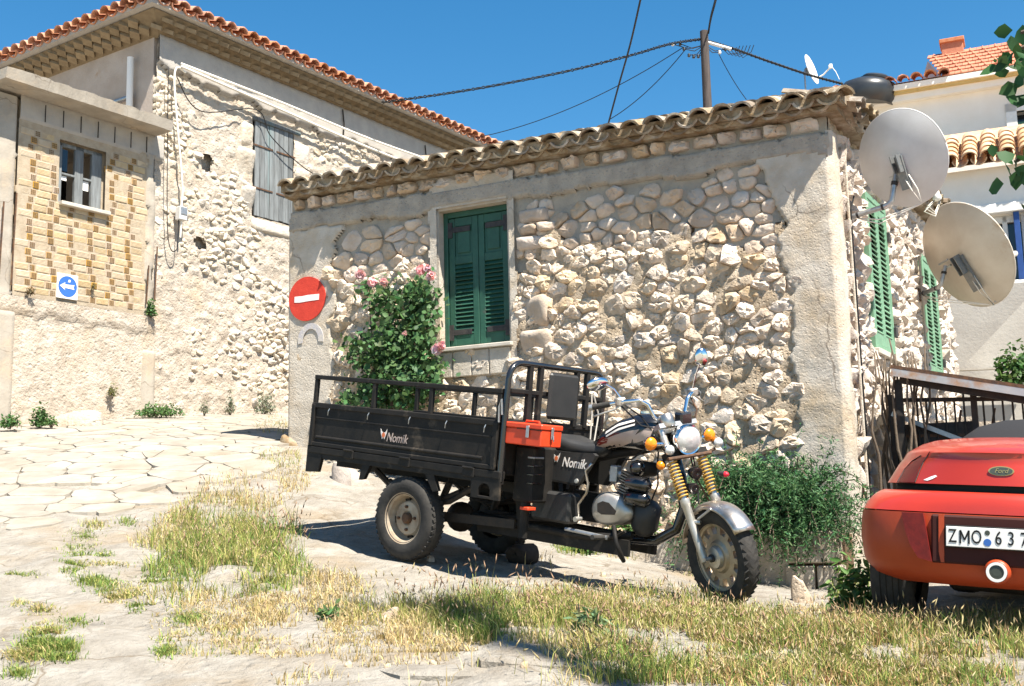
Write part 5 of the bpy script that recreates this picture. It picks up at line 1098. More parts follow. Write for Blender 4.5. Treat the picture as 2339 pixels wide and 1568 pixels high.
for s in (-1, 1):
    lamp('indicator', Vector((1.74, s*.22, 1.0)), .042, 'orange'); Q('lamp_stalk', MB().tube([Vector((1.75, s*.09, .985)), Vector((1.74, s*.2, .995))], .012, 8), 'chrome')
    lamp('spot_lamp', Vector((1.80, s*.125 if s < 0 else .24, .955)), .033, 'lens'); Q('lamp_stalk', MB().tube([Vector((1.8, s*.12 if s < 0 else .22, .92)), Vector((1.79, s*.1, .88))], .01, 6), 'rust')
lamp('side_reflector', Vector((1.77, -.17, .865)), .028, 'orange', 'black', -.9); lamp('tail_reflector', Vector((1.97, .15, .79)), .018, 'redflower', 'black', .3)
for c, r_ in ((Vector((1.86, .02, .80)), .042), (Vector((1.87, -.01, .71)), .036)): Q('horn', MB().lathe([(0, -.05), (r_*.6, -.05), (r_*.9, -.02), (r_, 0), (r_*.9, .015), (r_*.3, .02), (0, .012)], c, (1, 0, -.1), 18), 'tgloss', tr, 60)
gc = Vector((1.70, -.06, 1.12)); gd = Vector((-.5, 0, .87)).normalized()
Q('speedometer', MB().lathe([(0, -.05), (.035, -.05), (.045, -.035), (.047, .03), (.042, .036), (0, .036)], gc, gd, 20), 'chromed', tr, 50)
Q('gauge', MB().bbox(1.66, 1.74, .02, .11, 1.08, 1.16, .012), 'tgloss'); Q('lamp_bracket', MB().bar((1.70, -.12, 1.06), (1.70, .12, 1.06), .04, .03), 'alloy')
hbp = [(1.655, 0, 1.095), (1.655, .07, 1.10), (1.645, .115, 1.14), (1.63, .15, 1.225), (1.615, .19, 1.255), (1.55, .26, 1.25), (1.47, .33, 1.235), (1.40, .40, 1.22)]
Q('handlebar', MB().tube([(x, -y, z) for x, y, z in reversed(hbp)]+hbp[1:], .0125, 10), 'chrome', tr, True)
for s in (-1, 1):
    Q('grip', MB().tube([(1.475, s*.325, 1.236), (1.395, s*.405, 1.219)], .0185, 12), 'rubber', tr, 50); Q('bar_end', MB().tube([(1.395, s*.405, 1.219), (1.38, s*.42, 1.216)], .02, 12), 'galv')
    Q('lever_block', MB().bbox(1.49, 1.54, *sorted((s*.245, s*.31)), 1.225, 1.275, .008), 'alloy')
    Q('lever', MB().tube([(1.535, s*.27, 1.235), (1.51, s*.33, 1.20), (1.47, s*.37, 1.185), (1.43, s*.42, 1.165)], .007, 6), 'alloy', tr, True)
    mr = empty('mirror'); mr.parent = tr
    st_ = [(1.52, s*.27, 1.27), (1.49, s*.30, 1.33), (1.45, s*.33, 1.36)] if s < 0 else [(1.53, .27, 1.27), (1.55, .28, 1.35), (1.575, .30, 1.43)]
    Q('mirror_stem', MB().tube(st_, .006, 6), 'chrome', mr)
    c = Vector(st_[-1])+(Vector((-.05, -.03, .0)) if s < 0 else Vector((0, .02, .04)))
    Q('mirror_head', MB().lathe([(0, -.022), (.04, -.018), (.058, -.004), (.06, .006), (.0, .006)], (0, 0, 0), (-1, 0, .35) if s < 0 else (-1, .2, .1), 20).xf(lambda p: Vector((p.x, p.y*1.35, p.z*.8))+c if s < 0 else Vector((p.x, p.y*.75, p.z*1.1))+c), 'chrome', mr, True)
for k, pth in enumerate(([(1.52, -.25, 1.23), (1.60, -.18, 1.15), (1.66, -.1, 1.0), (1.66, -.05, .9)], [(1.50, -.26, 1.22), (1.62, -.2, 1.10), (1.70, -.08, 1.06)], [(1.52, .25, 1.23), (1.66, .2, 1.16), (1.72, .1, .95), (1.80, .07, .75), (1.95, .09, .55)], [(1.8, .03, .9), (1.84, .04, .7), (1.9, .0, .62)])):
    Q('control_cable', MB().tube(pth, .0055, 5), 'wire' if k != 2 else 'rust')
# red toolbox wedged beside the seat
tbx = empty('toolbox', TM @ Matrix.Translation((.975, -.42, .87))); tag(tbx, 'orange-red metal toolbox sitting beside the black tricycle seat', 'toolbox')
P('box', MB().bbox(-.16, .17, -.105, .105, 0, .105, .006), 'toolred', tbx); P('lid', MB().bbox(-.165, .175, -.11, .11, .106, .14, .006), 'toolred', tbx)
P('hasp', MB().bbox(.178, .184, -.018, .006, .05, .125, .002).tube([(.19, -.01, .075), (.195, -.01, .05), (.19, .0, .04)], .005, 6), 'galv', tbx); P('hasp', MB().bbox(.05, .075, -.117, -.112, .05, .125, .002), 'galv', tbx); P('lid_seam', MB().box(-.03, .172, -.1125, -.108, .10, .106), 'dark', tbx); P('handle', MB().tube([(-.05, 0, .14), (-.045, 0, .155), (.06, 0, .155), (.065, 0, .14)], .007, 6), 'toolred', tbx)
# chock stone
g_ = at(1192, 1268, 8.5)
b = stone_mb(np.array([(-.075, 0), (.075, 0), (.07, .15), (-.07, .15)]), nr, .1, n=12, gap=.0, depth=.12, jit=.03, rough=.2)
o = b.build('chock_stone', MT['iron'], smooth=40); o.location = (g_.x, g_.y, G(g_.x, g_.y)-.01); o.rotation_euler = (0, 0, R(-35)); tag(o, 'dark block wedged against the far rear wheel of the tricycle', 'block')
# ---------------------------------------------------------------- large satellite dishes on brackets from the side wall
RMC = CM @ RM                                                     # frame of the cottage's right wall
def rpt(t, d, z): return RMC @ Vector((t, -d, z))
outv = (RMC.to_3x3() @ Vector((0, -1, 0))).normalized(); alongv = (RMC.to_3x3() @ Vector((1, 0, 0))).normalized()
def az_n(az, el): return Vector((math.sin(R(az))*math.cos(R(el)), math.cos(R(az))*math.cos(R(el)), math.sin(R(el))))
def big_dish(label, ctr, n, dia, mat, base, elbow, up, roll=0):
    u_ = Vector((0, 0, 1)); u_ = Matrix.Rotation(R(roll), 3, n) @ (u_-n*u_.dot(n))
    d, n, u, r = dish('satellite_dish', label, ctr, n, dia, mat, 1, upv=u_, depth=.10*dia, ecc=1.09)
    L = lambda p: Vector(p)-Vector(ctr)
    rr = .025; b0 = L(base); e0 = L(elbow); u0 = L(up)
    pth = [b0, b0.lerp(e0, .8), b0.lerp(e0, .93)+(u0-e0)*.03, e0+(u0-e0)*.12, e0+(u0-e0)*.35, u0]
    MB().tube(pth, rr, 12).build('mast_arm', MT['galv'], d, smooth=60)
    for f in (.18, .78): p = b0.lerp(e0, f); q = b0.lerp(e0, f+.05); MB().tube([p, q], rr*1.15, 12).build('tape_band', MT['black'], d)
    MB().tube([e0+(u0-e0)*.6, e0+(u0-e0)*.72], rr*1.2, 12).build('tape_band', MT['black'], d)
    MB().obox(b0, outv, .008, alongv, .05, (0, 0, 1), .07).build('wall_plate', MT['rust'], d)
    bk = -n*.02
    MB().obox(bk+u*-.16*dia-n*.02, u, .19*dia, r, .05*dia, n, .02).build('back_bracket', MT['darkgalv'], d)
    for s in (-1, 1): MB().obox(bk-n*.07+r*s*.028-u*.05*dia, u, .10*dia, r, .004, n, .05).build('bracket_cheek', MT['darkgalv'], d)
    for k in (-.02, .05): MB().tube([u0+r*-.07+u*k, u0+r*.09+u*k-n*.02], .012, 8).build('clamp_bolt', MT['galv'], d)
    MB().tube([u*-.5*dia*1.05+n*.08*dia, u*-.42*dia+n*.35*dia, u*-.22*dia+n*.62*dia], .014, 8).build('feed_arm', MT['galv'], d)
    MB().lathe([(0, -.05), (.03, -.05), (.035, .02), (.05, .05), (0, .05)], u*-.2*dia+n*.64*dia, (n*-1+u*.2), 14).build('lnb', MT['whiteobj'], d)
    for k in range(2): MB().tube([u*-.2*dia-n*.04+r*(.05*k), u*-.38*dia-n*.1+r*(.06+.05*k), u*-.55*dia-n*.05+r*.09, b0.lerp(e0, .7)+Vector((0, 0, -.10-.04*k)), b0.lerp(e0, .2)+Vector((0, 0, -.03))], .006, 5).build('lead', MT['wwire'], d, smooth=True)
    return d
c1 = at(2055, 363, 9.85)
big_dish('upper grey satellite dish seen from behind, nearest the cottage corner', c1, az_n(43, 18), .80, MT['dish'], rpt(.42, .05, 4.09), at(2035, 468, 9.93), at(2047, 395, 9.93), -6)
c2 = at(2197, 590, 12.35)
big_dish('lower cream satellite dish with rust stains, tilted, farther along the side wall', c2, az_n(64, 24), 1.12, MT['dish2'], rpt(3.55, .05, 3.86), at(2148, 655, 12.5), at(2160, 608, 12.5), -12)
ins = empty('wall_insulator', loc=at(2140, 448, 11.2)); tag(ins, 'white ceramic insulator with looped white cable between the two big dishes', 'insulator')
MB().lathe([(0, .06), (.02, .06), (.045, -.03), (.03, -.05), (0, -.05)], (0, 0, 0), (0, 0, 1), 12).build('cap', MT['whiteobj'], ins, smooth=True)
for k in range(3): MB().tube([(-.02, 0, -.04), (-.10-.02*k, 0, -.10-.03*k), (-.03, .0, -.17-.02*k), (.03, 0, -.05)], .008, 5).build('cable_loop', MT['wwire'], ins, smooth=True)
# ---------------------------------------------------------------- gate and corrugated canopy to the right of the cottage
def clx(x, y, yl):
    p = onplane(x, y, CM @ Vector((0, yl, 0)), CN); return CM.inverted() @ p
MT.update(sheet=M('rusty_roof_sheet', (.36, .37, .38), (.44, .43, .41), .5, 6, .1, 40, metal=.3, c3=(.40, .18, .05), c3s=4.5, c3w=.12),
 bark=M('bark', (.13, .10, .07), (.08, .06, .045), .95, 14, .6, 40), vine=M('dry_vine', (.14, .105, .075), (.09, .07, .05), .95, 14, .5, 40))
ca = empty('canopy', CM @ Matrix.Translation((.5, .3, 2.4))); tag(ca, 'low corrugated metal canopy with rusty edge over the iron gate', 'canopy')
CL = Vector((.5, .3, 2.4)); pA = clx(2035, 838, .3)-CL; pB = clx(2339, 884, .3)-CL; pB = pA+(pB-pA)*1.5
b = MB(); n_ = 120; V = []
for i in range(n_+1):
    q = pA.lerp(pB, i/n_); w_ = .018*math.sin(i*.9)
    V += [(q.x, q.y, q.z+w_), (q.x-.05, q.y+1.5, q.z+.12+w_), (q.x, q.y, q.z+w_-.003), (q.x-.05, q.y+1.5, q.z+.117+w_)]
b.add(V, [(4*i, 4*i+4, 4*i+5, 4*i+1) for i in range(n_)]+[(4*i+2, 4*i+3, 4*i+7, 4*i+6) for i in range(n_)]+[(4*i, 4*i+2, 4*i+6, 4*i+4) for i in range(n_)]); b.build('corrugated_sheet', MT['sheet'], ca, smooth=True)
MB().bar(pA+Vector((0, -.015, -.045)), pB+Vector((0, -.015, -.045)), .02, .07).build('edge_board', MT['sheet'], ca)
MB().bar(pA+Vector((0, -.02, -.0)), pB+Vector((0, -.02, -.0)), .012, .03).build('edge_strip', MT['rust'], ca)
MB().bar(pA+Vector((.05, .1, -.11)), pB+Vector((0, .1, -.11)), .06, .06).build('beam', MT['iron'], ca)
for f in (.2, .45, .8): q = pA.lerp(pB, f); MB().bar(q+Vector((0, .02, -.05)), q+Vector((-.05, 1.45, .06)), .05, .05).build('rafter', MT['iron'], ca)
for f in (.02, .9): q = pA.lerp(pB, f); MB().bar(q+Vector((0, .12, -.1)), Vector((q.x, q.y+.12, -1.6)), .06, .06, (1, 0, 0)).build('post', MT['iron'], ca)
ga = empty('iron_gate', CM @ Matrix.Translation((.3, .55, .8))); tag(ga, 'dark barred iron gate with diagonal braces in the canopy shade', 'gate')
GX0, GX1, GZ0, GZ1 = .0, 1.9, .1, 1.62
for z in (GZ0, 1.05, GZ1): MB().bar((GX0, 0, z), (GX1, 0, z-.10*(z > .5)), .035, .035).build('gate_rail', MT['iron'], ga)
for x in (GX0, .68, GX1): MB().bar((x, 0, GZ0-.1), (x, 0, GZ1+.05), .05, .05, (1, 0, 0)).build('gate_stile', MT['iron'], ga)
for k in range(24): x = .06+k*.077; MB().tube([(x, 0, GZ0), (x, 0, GZ1+.03*math.sin(k))], .0095, 6).build('gate_bar', MT['iron'], ga)
MB().bar((.7, -.02, 1.0), (1.7, -.02, 1.5), .03, .05).build('gate_brace', MT['iron'], ga); MB().bar((.7, -.02, .75), (1.7, -.02, 1.15), .03, .05).build('gate_brace', MT['iron'], ga); MB().bar((.0, -.02, 1.5), (.75, -.02, 1.15), .03, .04).build('gate_brace', MT['galv'], ga)
MB().bbox(.02, .66, .01, .02, .1, 1.4, .002).build('gate_sheet', MT['iron'], ga)
for k in range(7): MB().bar((.02+.27*k, .02, .15), (.30+.27*k, .02, 1.5), .014, .02).build('lattice_bar', MT['rust'], ga)
for z in (.4, .75, 1.3): MB().bar((0, .015, z), (GX1, .015, z-.05), .02, .025).build('gate_rail', MT['rust'], ga)
vi = empty('dead_vine', loc=CM @ Vector((.25, .35, G(*(CM @ Vector((.25, .35, 0))).xy)))); tag(vi, 'bare twisted vine stems climbing the cottage side by the gate', 'vine')
for k in range(16):
    x0 = rng.uniform(-.05, .35); p = [Vector((x0, rng.uniform(-.1, .3), -.1))]
    for j in range(9): p.append(p[-1]+Vector((rng.uniform(-.05, .06), rng.uniform(-.04, .07), .2+.06*rng.random())))
    MB().tube([CM.to_3x3() @ q for q in p], [.02-.0015*i for i in range(10)], 6).build('stem', MT['vine'], vi, smooth=True)
bw = empty('yard_wall', CM @ Matrix.Translation((1.5, 3.2, .8))); tag(bw, 'pale rough yard wall glimpsed through the gate bars', 'wall')
gridpart('wall_face', MT['plaster'], -1.2, 4.5, 0, 1.7, .06, lambda X, Z: Z < 1.6+edge(X, Z, 91, .1), lambda X, Z: .06*fbm(X*4, Z*4, 92, 4), bw)
MB().box(-1.2, 4.5, .02, .3, 0, 1.5).build('wall_core', MT['plaster'], bw)
st_ = empty('stair_parapet', LTM @ Matrix.Translation((0, -.9, 0))); tag(st_, 'sloping mould-stained concrete stair parapet below the blue window', 'parapet')
q0 = tpx(2339, 690, .9); q1 = tpx(2180, 858, .9); q2 = tpx(2345, 930, .9)
MB().prism([(q1[0], q1[1]), (q0[0]+1.2, q0[1]+1.2*(q0[1]-q1[1])/(q0[0]-q1[0])), (q0[0]+1.2, 1.0), (q1[0], 1.0)], (0, 0, 0), (1, 0, 0), (0, 0, 1), (0, 1, 0), .25).build('parapet_wall', MT['stain'], st_)
MB().box(q1[0]-1.2, q0[0]+1.5, .70, .88, 1.0, tpx(2250, 655, .15)[1]).build('stained_wall', MT['stain'], st_)
MB().bar((q1[0]-.0, -.2, q1[1]+.05), (q1[0]+1.0, -.2, q1[1]+.02), .12, .025).build('plank', MT['sill'], st_)
# ---------------------------------------------------------------- planter
pl = empty('planter', CM @ Matrix.Translation((-1.0, -.55, .8))); tag(pl, 'low rough concrete planter against the foot of the cottage wall', 'planter')
def pgrid(name, x0, x1, z0, z1, y, sd, mat='cement'): return gridpart(name, MT[mat], x0, x1, z0, z1, .03, lambda X, Z: Z < z1-.02+edge(X, Z, sd, .03), lambda X, Z: -y+.04*fbm(X*6, Z*6, sd+1, 4), pl)
pgrid('front_wall', -1.5, .62, -.25, .52, -.22, 101)
for (x0, x1, z0, z1) in ((.62, 1.02, .26, .52), (.60, .84, -.05, .25), (.85, 1.04, -.02, .25), (.6, 1.02, -.35, -.06)):
    MB().bbox(x0+.006, x1-.006, -.26, .0, z0+.005, z1-.005, .012).build('block', MT['cement'], pl)
MB().box(-1.5, 1.0, -.2, .5, -.3, .47).build('soil', MT['soil'], pl)
MB().box(-1.55, -1.45, -.21, .5, -.3, .5).build('end_wall', MT['cement'], pl)
# ---------------------------------------------------------------- red car (x right, y forward, z up)
MT.update(car=M('red_car_paint', (.40, .03, .014), (.36, .027, .013), .34, 3, 0, spec=.5, coat=.5, c3=(.34, .05, .035), c3s=2.5, c3w=-.02), carlow=M('faded_orange_red_bumper', (.40, .055, .014), (.35, .045, .012), .45, 4, .05, 60, spec=.4),
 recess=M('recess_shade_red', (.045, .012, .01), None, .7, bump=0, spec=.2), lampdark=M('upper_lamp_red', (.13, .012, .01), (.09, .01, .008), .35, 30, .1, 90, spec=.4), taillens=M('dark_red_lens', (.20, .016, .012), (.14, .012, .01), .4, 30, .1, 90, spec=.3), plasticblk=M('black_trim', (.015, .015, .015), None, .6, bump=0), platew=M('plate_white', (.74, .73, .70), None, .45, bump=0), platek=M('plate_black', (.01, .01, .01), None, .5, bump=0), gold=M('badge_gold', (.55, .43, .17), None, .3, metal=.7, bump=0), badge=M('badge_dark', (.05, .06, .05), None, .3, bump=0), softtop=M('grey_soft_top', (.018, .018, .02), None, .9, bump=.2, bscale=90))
cR = R(-4.0); ca_ = R(30)
cf = Vector((math.sin(ca_), math.cos(ca_), .0)); crt = Vector((math.cos(ca_)*math.cos(cR), -math.sin(ca_)*math.cos(cR), math.sin(cR))); cup = crt.cross(cf).normalized(); cf = cup.cross(crt)
cc_ = at(2268, 1240, 6.0); CG = Vector((cc_.x, cc_.y, .835))
CARM = Matrix.Translation(CG) @ Matrix((crt, cf, cup)).transposed().to_4x4()
car = empty('red_car', CARM); tag(car, 'red two-door car seen from behind, parked at the right edge', 'car')
lev = [(.22, .66, .14, .34), (.26, .71, .05, .36), (.33, .755, .01, .38), (.45, .775, .0, .40), (.55, .775, .0, .42), (.597, .77, .005, .43)]
lev2 = [(.603, .77, .007, .44, 2.65), (.64, .765, .012, .50, 2.5), (.675, .755, .022, .60, 2.35), (.70, .745, .035, .70, 2.2), (.714, .735, .065, .78, 2.15)]
lev3 = [(.752, .73, .075, .85, 2.1), (.80, .72, .085, .95, 2.05), (.86, .705, .10, 1.05, 2.0), (.90, .69, .11, 1.15, 2.0), (.925, .68, .10, 1.2, 2.0), (.94, .675, .125, 1.22, 2.0), (.965, .66, .25, 1.2, 2.0), (1.0, .645, .5, 1.1, 2.0), (1.03, .62, .8, 1.0, 2.0), (1.05, .58, 1.1, .9, 2.0)]
def plan(z, hw, yr, D, pw=2.7, nt=22):
    pts = []
    for k in range(nt+1):
        t = math.pi/2*k/nt; e = 2/pw; pts.append((hw*math.sin(t)**e, yr+D*(1-math.cos(t)**e)*.98))
    pts.append((hw*1.005, max(yr+D+.05, 1.45))); pts.append((hw*.99, 2.4)); pts.append((hw*.8, 3.3)); pts.append((hw*.4, 3.55)); pts.append((0, 3.6))
    return [(-x, y, z) for x, y in reversed(pts[1:])]+[(x, y, z) for x, y in pts]
def hull(levels, name, mat, cut=None):
    b = MB(); rows = [plan(*l) for l in levels]; n = len(rows[0]); V = [p for r_ in rows for p in r_]
    F = [(i*n+k, i*n+k+1, (i+1)*n+k+1, (i+1)*n+k) for i in range(len(rows)-1) for k in range(n-1)]
    if cut: F = [f for f in F if not cut([V[q] for q in f])]
    b.add(V, F); return b.build(name, mat, car, smooth=45)
RC = (-.30, .30, .34, .595)                                        # number plate recess
def cutr(P4): 
    x = sum(p[0] for p in P4)/4; z = sum(p[2] for p in P4)/4; y = sum(p[1] for p in P4)/4; return False
hull(lev, 'rear_bumper', MT['carlow'])
hull(lev2, 'bumper_shelf', MT['car']); hull(lev3, 'boot_and_body', MT['car'])
hull([(.710, .73, .075, .78, 2.15), (.716, .68, .13, .78, 2.15), (.750, .675, .13, .82, 2.1), (.755, .725, .085, .85, 2.1)], 'boot_gap', MT['plasticblk'])
b = MB(); top = plan(*lev3[-1]); b.add(top, [tuple(range(len(top)))]); b.build('deck', MT['car'], car)
b = MB(); bot = plan(.23, .66, .2, .36); b.add(bot, [tuple(range(len(bot)))]); b.build('underbody', MT['plasticblk'], car)
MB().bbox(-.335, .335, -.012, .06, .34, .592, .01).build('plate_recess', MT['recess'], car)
for s in (-1, 1): MB().prism([(s*.268, .592), (s*.295, .592), (s*.295, .40), (s*.285, .345), (s*.268, .345)], (0, -.018, 0), (1, 0, 0), (0, 0, 1), (0, 1, 0), .05).build('recess_trim', MT['carlow'], car)
for s in (-1, 1):
    tl = [(.375, .595, .012), (.43, .595, .022), (.49, .595, .036), (.47, .50, .028), (.44, .42, .02), (.40, .36, .012), (.33, .345, .002), (.35, .46, .004)]
    b = MB(); b.add([(s*x, y-.022, z) for x, z, y in tl]+[(s*x, y+.05, z) for x, z, y in tl], [tuple(range(8))]+[(i, (i+1) % 8, 8+(i+1) % 8, 8+i) for i in range(8)]); b.build('reflector_lamp', MT['taillens'], car)
    tq = [(.44, .755, .13), (.60, .755, .24), (.63, .80, .29), (.58, .86, .29), (.50, .90, .25), (.46, .885, .21), (.445, .82, .17)]
    def surf(x, z):
        f_ = lambda j: np.interp(z, [l[0] for l in lev3], [l[j] for l in lev3])
        hw, yr, D, pw = f_(1), f_(2), f_(3), f_(4); t = math.asin(min(1, min(x/hw, 1)**(pw/2))); return yr+D*(1-math.cos(t)**(2/pw))*.98
    b = MB(); V = []; rows = []
    for i in range(9):
        z = .757+(.90-.757)*i/8; xa = np.interp(z, [.757, .84, .90], [.47, .455, .42]); xc = np.interp(z, [.757, .84, .90], [.585, .56, .47])
        for j in range(7): x = xa+(xc-xa)*j/6; V.append((s*x, surf(x, z)-.006, z))
    b.add(V, [(i*7+j, i*7+j+1, (i+1)*7+j+1, (i+1)*7+j) for i in range(8) for j in range(6)]); b.build('tail_lamp', MT['lampdark'], car, smooth=True)
    MB().tube([(s*x_, surf(x_, z_)-.005, z_) for x_, z_ in ((.465, .757), (.45, .82), (.435, .87), (.415, .905), (.40, .93))], .0035, 5).build('panel_gap', MT['plasticblk'], car)
    MB().tube([(s*x_, surf(x_, z_)-.005, z_) for x_, z_ in ((.59, .757), (.565, .83), (.52, .88), (.46, .91))], .003, 5).build('panel_gap', MT['plasticblk'], car)
np_ = empty('number_plate'); np_.parent = car
MB().bbox(-.262, .262, -.035, -.012, .425, .541, .004).build('plate_frame', MT['platek'], np_); MB().bbox(-.255, .255, -.039, -.034, .432, .534, .002).build('plate_face', MT['platew'], np_)
TXC = Matrix((Vector((1, 0, 0)), Vector((0, 0, 1)), Vector((0, -1, 0)))).transposed().to_4x4()
for ch_c, xx in (('Z', -.222), ('O', -.105), ('6', .0), ('3', .060), ('7', .120), ('3', .180)): txt(ch_c, .098, MT['platek'], np_, Matrix.Translation((xx, -.0405, .483)) @ TXC, bold=.0003, sx=.66 if ch_c in 'ZO' else .72)
b = MB()
for q in ((-.184, .449, -.184, .517), (-.184, .517, -.163, .468), (-.163, .468, -.142, .517), (-.142, .517, -.142, .449)): b.bar((q[0], -.0405, q[1]), (q[2], -.0405, q[3]), .002, .0085, up=(1, 0, 0))
b.build('lettering', MT['platek'], np_)
MB().prism(disc(.019, 16), (-.053, -.0405, .461), (1, 0, 0), (0, 0, 1), (0, 1, 0), .002).build('plate_seal', MT['blue'], np_); MB().prism(disc(.013, 14), (-.053, -.0405, .510), (1, 0, 0), (0, 0, 1), (0, 1, 0), .002).build('plate_seal', MT['badge'], np_)
fl = empty('fog_lamp'); fl.parent = car; fcx, fcz = -.01, .315
MB().lathe([(.062, .03), (.066, -.01), (.06, -.04), (.052, -.045)], (fcx, .0, fcz), (0, 1, 0), 28).build('lamp_cowl', MT['carlow'], fl, smooth=50); MB().lathe([(.05, -.044), (.05, -.052), (.036, -.052), (.036, -.044)], (fcx, 0, fcz), (0, 1, 0), 28).build('lamp_ring', MT['platew'], fl, smooth=40); MB().lathe([(.036, -.046), (.02, -.048), (0, -.048)], (fcx, 0, fcz), (0, 1, 0), 24).build('lamp_lens', MT['badge'], fl)
bd = empty('oval_badge'); bd.parent = car
ov = lambda a, c: [(a*math.cos(t), c*math.sin(t)) for t in np.linspace(0, 2*math.pi, 29)[:-1]]
MB().prism(ov(.063, .026), (.0, .088, .83), (1, 0, 0), (0, .25, .97), (0, 1, -.25), .02).build('badge_rim', MT['gold'], bd); MB().prism(ov(.056, .021), (.0, .086, .83), (1, 0, 0), (0, .25, .97), (0, 1, -.25), .02).build('badge_face', MT['badge'], bd)
txt('Ford', .034, MT['gold'], bd, Matrix.Translation((0, .0845, .83)) @ Matrix.Rotation(R(-14), 4, 'X') @ TXC, shear=.3)
b = MB(); b.add([(-.415, .078, .772), (-.39, .077, .768), (-.36, .076, .779), (-.335, .079, .793), (-.345, .08, .80), (-.37, .081, .792)], [(0, 1, 2, 3, 4, 5)]); b.xf(lambda p: Vector((p.x, surf(-p.x, p.z)-.004, p.z))).build('paint_chip', MT['platew'], car)
b = MB(); V = []; sec = [(1.35, 1.0, .42), (1.5, 1.12, .46), (1.7, 1.2, .48), (2.0, 1.2, .48), (2.3, 1.0, .5)]
for (y, z, hw) in sec:
    for k in range(9): t = math.pi*k/8; V.append((-hw*math.cos(t)*(1 if True else 1), y, .9+(z-.9)*math.sin(t)**.6))
b.add(V, [(i*9+k, i*9+k+1, (i+1)*9+k+1, (i+1)*9+k) for i in range(4) for k in range(8)]+[tuple(range(9))]); b.build('soft_top', MT['softtop'], car, smooth=50)
for x in (-.60, .60):
    for y in (.52, 2.85):
        wv = empty('wheel'); wv.parent = car; c = (x, y, .268)
        MB().lathe(tyre_prof(.302, .19, .215), c, (1, 0, 0), 40).build('tyre', MT['rubber'], wv, smooth=40); MB().lathe([(.195, .07), (.18, .05), (.16, .03), (.05, .04), (0, .045)], c, (math.copysign(1, x), 0, 0), 28).build('rim', MT['alloy'], wv, smooth=40)
        MB().lathe([(.19, -.06), (.0, -.06)], c, (math.copysign(1, x), 0, 0), 28).build('drum', MT['iron'], wv)
        for k in (-.05, -.017, .017, .05): MB().lathe([(.3025, k-.003), (.3035, k), (.3025, k+.003)], c, (1, 0, 0), 40).build('tread_groove', MT['dark'], wv)
MB().tube([(-.3, .5, .26), (.35, .5, .25)], .09, 14).build('silencer', MT['iron'], car); MB().tube([(-.55, .66, .285), (.55, .66, .285)], .04, 8).build('rear_axle', MT['iron'], car)
# ---------------------------------------------------------------- plants
def leafmat(name, rough=.55, trans=.3):
    m = bpy.data.materials.new(name); m.use_nodes = True; n = m.node_tree.nodes; L = m.node_tree.links; b = n['Principled BSDF']; b.inputs['Roughness'].default_value = rough; b.inputs['Specular IOR Level'].default_value = .25
    a = n.new('ShaderNodeAttribute'); a.attribute_name = 'Col'; L.new(a.outputs['Color'], b.inputs['Base Color'])
    t = n.new('ShaderNodeBsdfTranslucent'); L.new(a.outputs['Color'], t.inputs['Color']); mx = n.new('ShaderNodeMixShader'); mx.inputs[0].default_value = trans
    L.new(b.outputs[0], mx.inputs[1]); L.new(t.outputs[0], mx.inputs[2]); L.new(mx.outputs[0], n['Material Output'].inputs['Surface']); return m
LEAF = leafmat('leaf'); GRASS = leafmat('grass_blade', .7, .3); PETAL = leafmat('petal', .6, .35)
def npmesh(name, V, F, C, mat, parent=None, loc=None):
    "V (n,3), F (m,k) all of one size, C (n,3) per vertex colour"
    V = np.asarray(V, np.float32); F = np.asarray(F, np.int32); me = bpy.data.meshes.new(name)
    me.vertices.add(len(V)); me.vertices.foreach_set('co', V.ravel()); k = F.shape[1]
    me.loops.add(F.size); me.loops.foreach_set('vertex_index', F.ravel()); me.polygons.add(len(F))
    me.polygons.foreach_set('loop_start', np.arange(0, F.size, k, dtype=np.int32)); me.polygons.foreach_set('loop_total', np.full(len(F), k, np.int32))
    ca = me.color_attributes.new('Col', 'FLOAT_COLOR', 'POINT'); ca.data.foreach_set('color', np.c_[np.asarray(C, np.float32), np.ones(len(V), np.float32)].ravel())
    me.materials.append(mat); me.update(calc_edges=True); me.validate(); return put(name, me, parent, loc)
pr_ = np.random.RandomState(77)
def leaves(P, N, size, asp=.6, col=(.05, .11, .03), cv=.35, fold=.25, droop=.0, tipcol=None):
    "a 6-vertex pointed leaf at every point P facing roughly N"
    n = len(P); N = N/np.linalg.norm(N, axis=1, keepdims=True); a = pr_.randn(n, 3); a -= N*(a*N).sum(1, keepdims=True); a[:,2] -= droop; a /= np.linalg.norm(a, axis=1, keepdims=True); b = np.cross(N, a); s = (size*(.65+.7*pr_.rand(n)))[:,None]
    pts = [P, P+a*s*.35+b*s*asp*.5+N*s*fold*.3, P+a*s, P+a*s*.35-b*s*asp*.5+N*s*fold*.3, P+a*s*.72+b*s*asp*.36+N*s*fold*.1, P+a*s*.72-b*s*asp*.36+N*s*fold*.1]
    V = np.stack(pts, 1).reshape(-1, 3); o = np.arange(n)[:,None]*6
    F = np.concatenate([o+[0, 1, 4], o+[0, 4, 2], o+[0, 2, 5], o+[0, 5, 3]], 0)
    c = np.array(col)*(1+cv*2*(pr_.rand(n, 1)-.5))*(1+.15*pr_.randn(n, 3)*[1, .3, .6]); return V, F, np.repeat(np.clip(c, .005, 1), 6, 0)
def merge(parts):
    V = []; F = []; C = []; o = 0
    for v, f, c in parts: V.append(v); F.append(f+o); C.append(c); o += len(v)
    return np.concatenate(V), np.concatenate(F), np.concatenate(C)
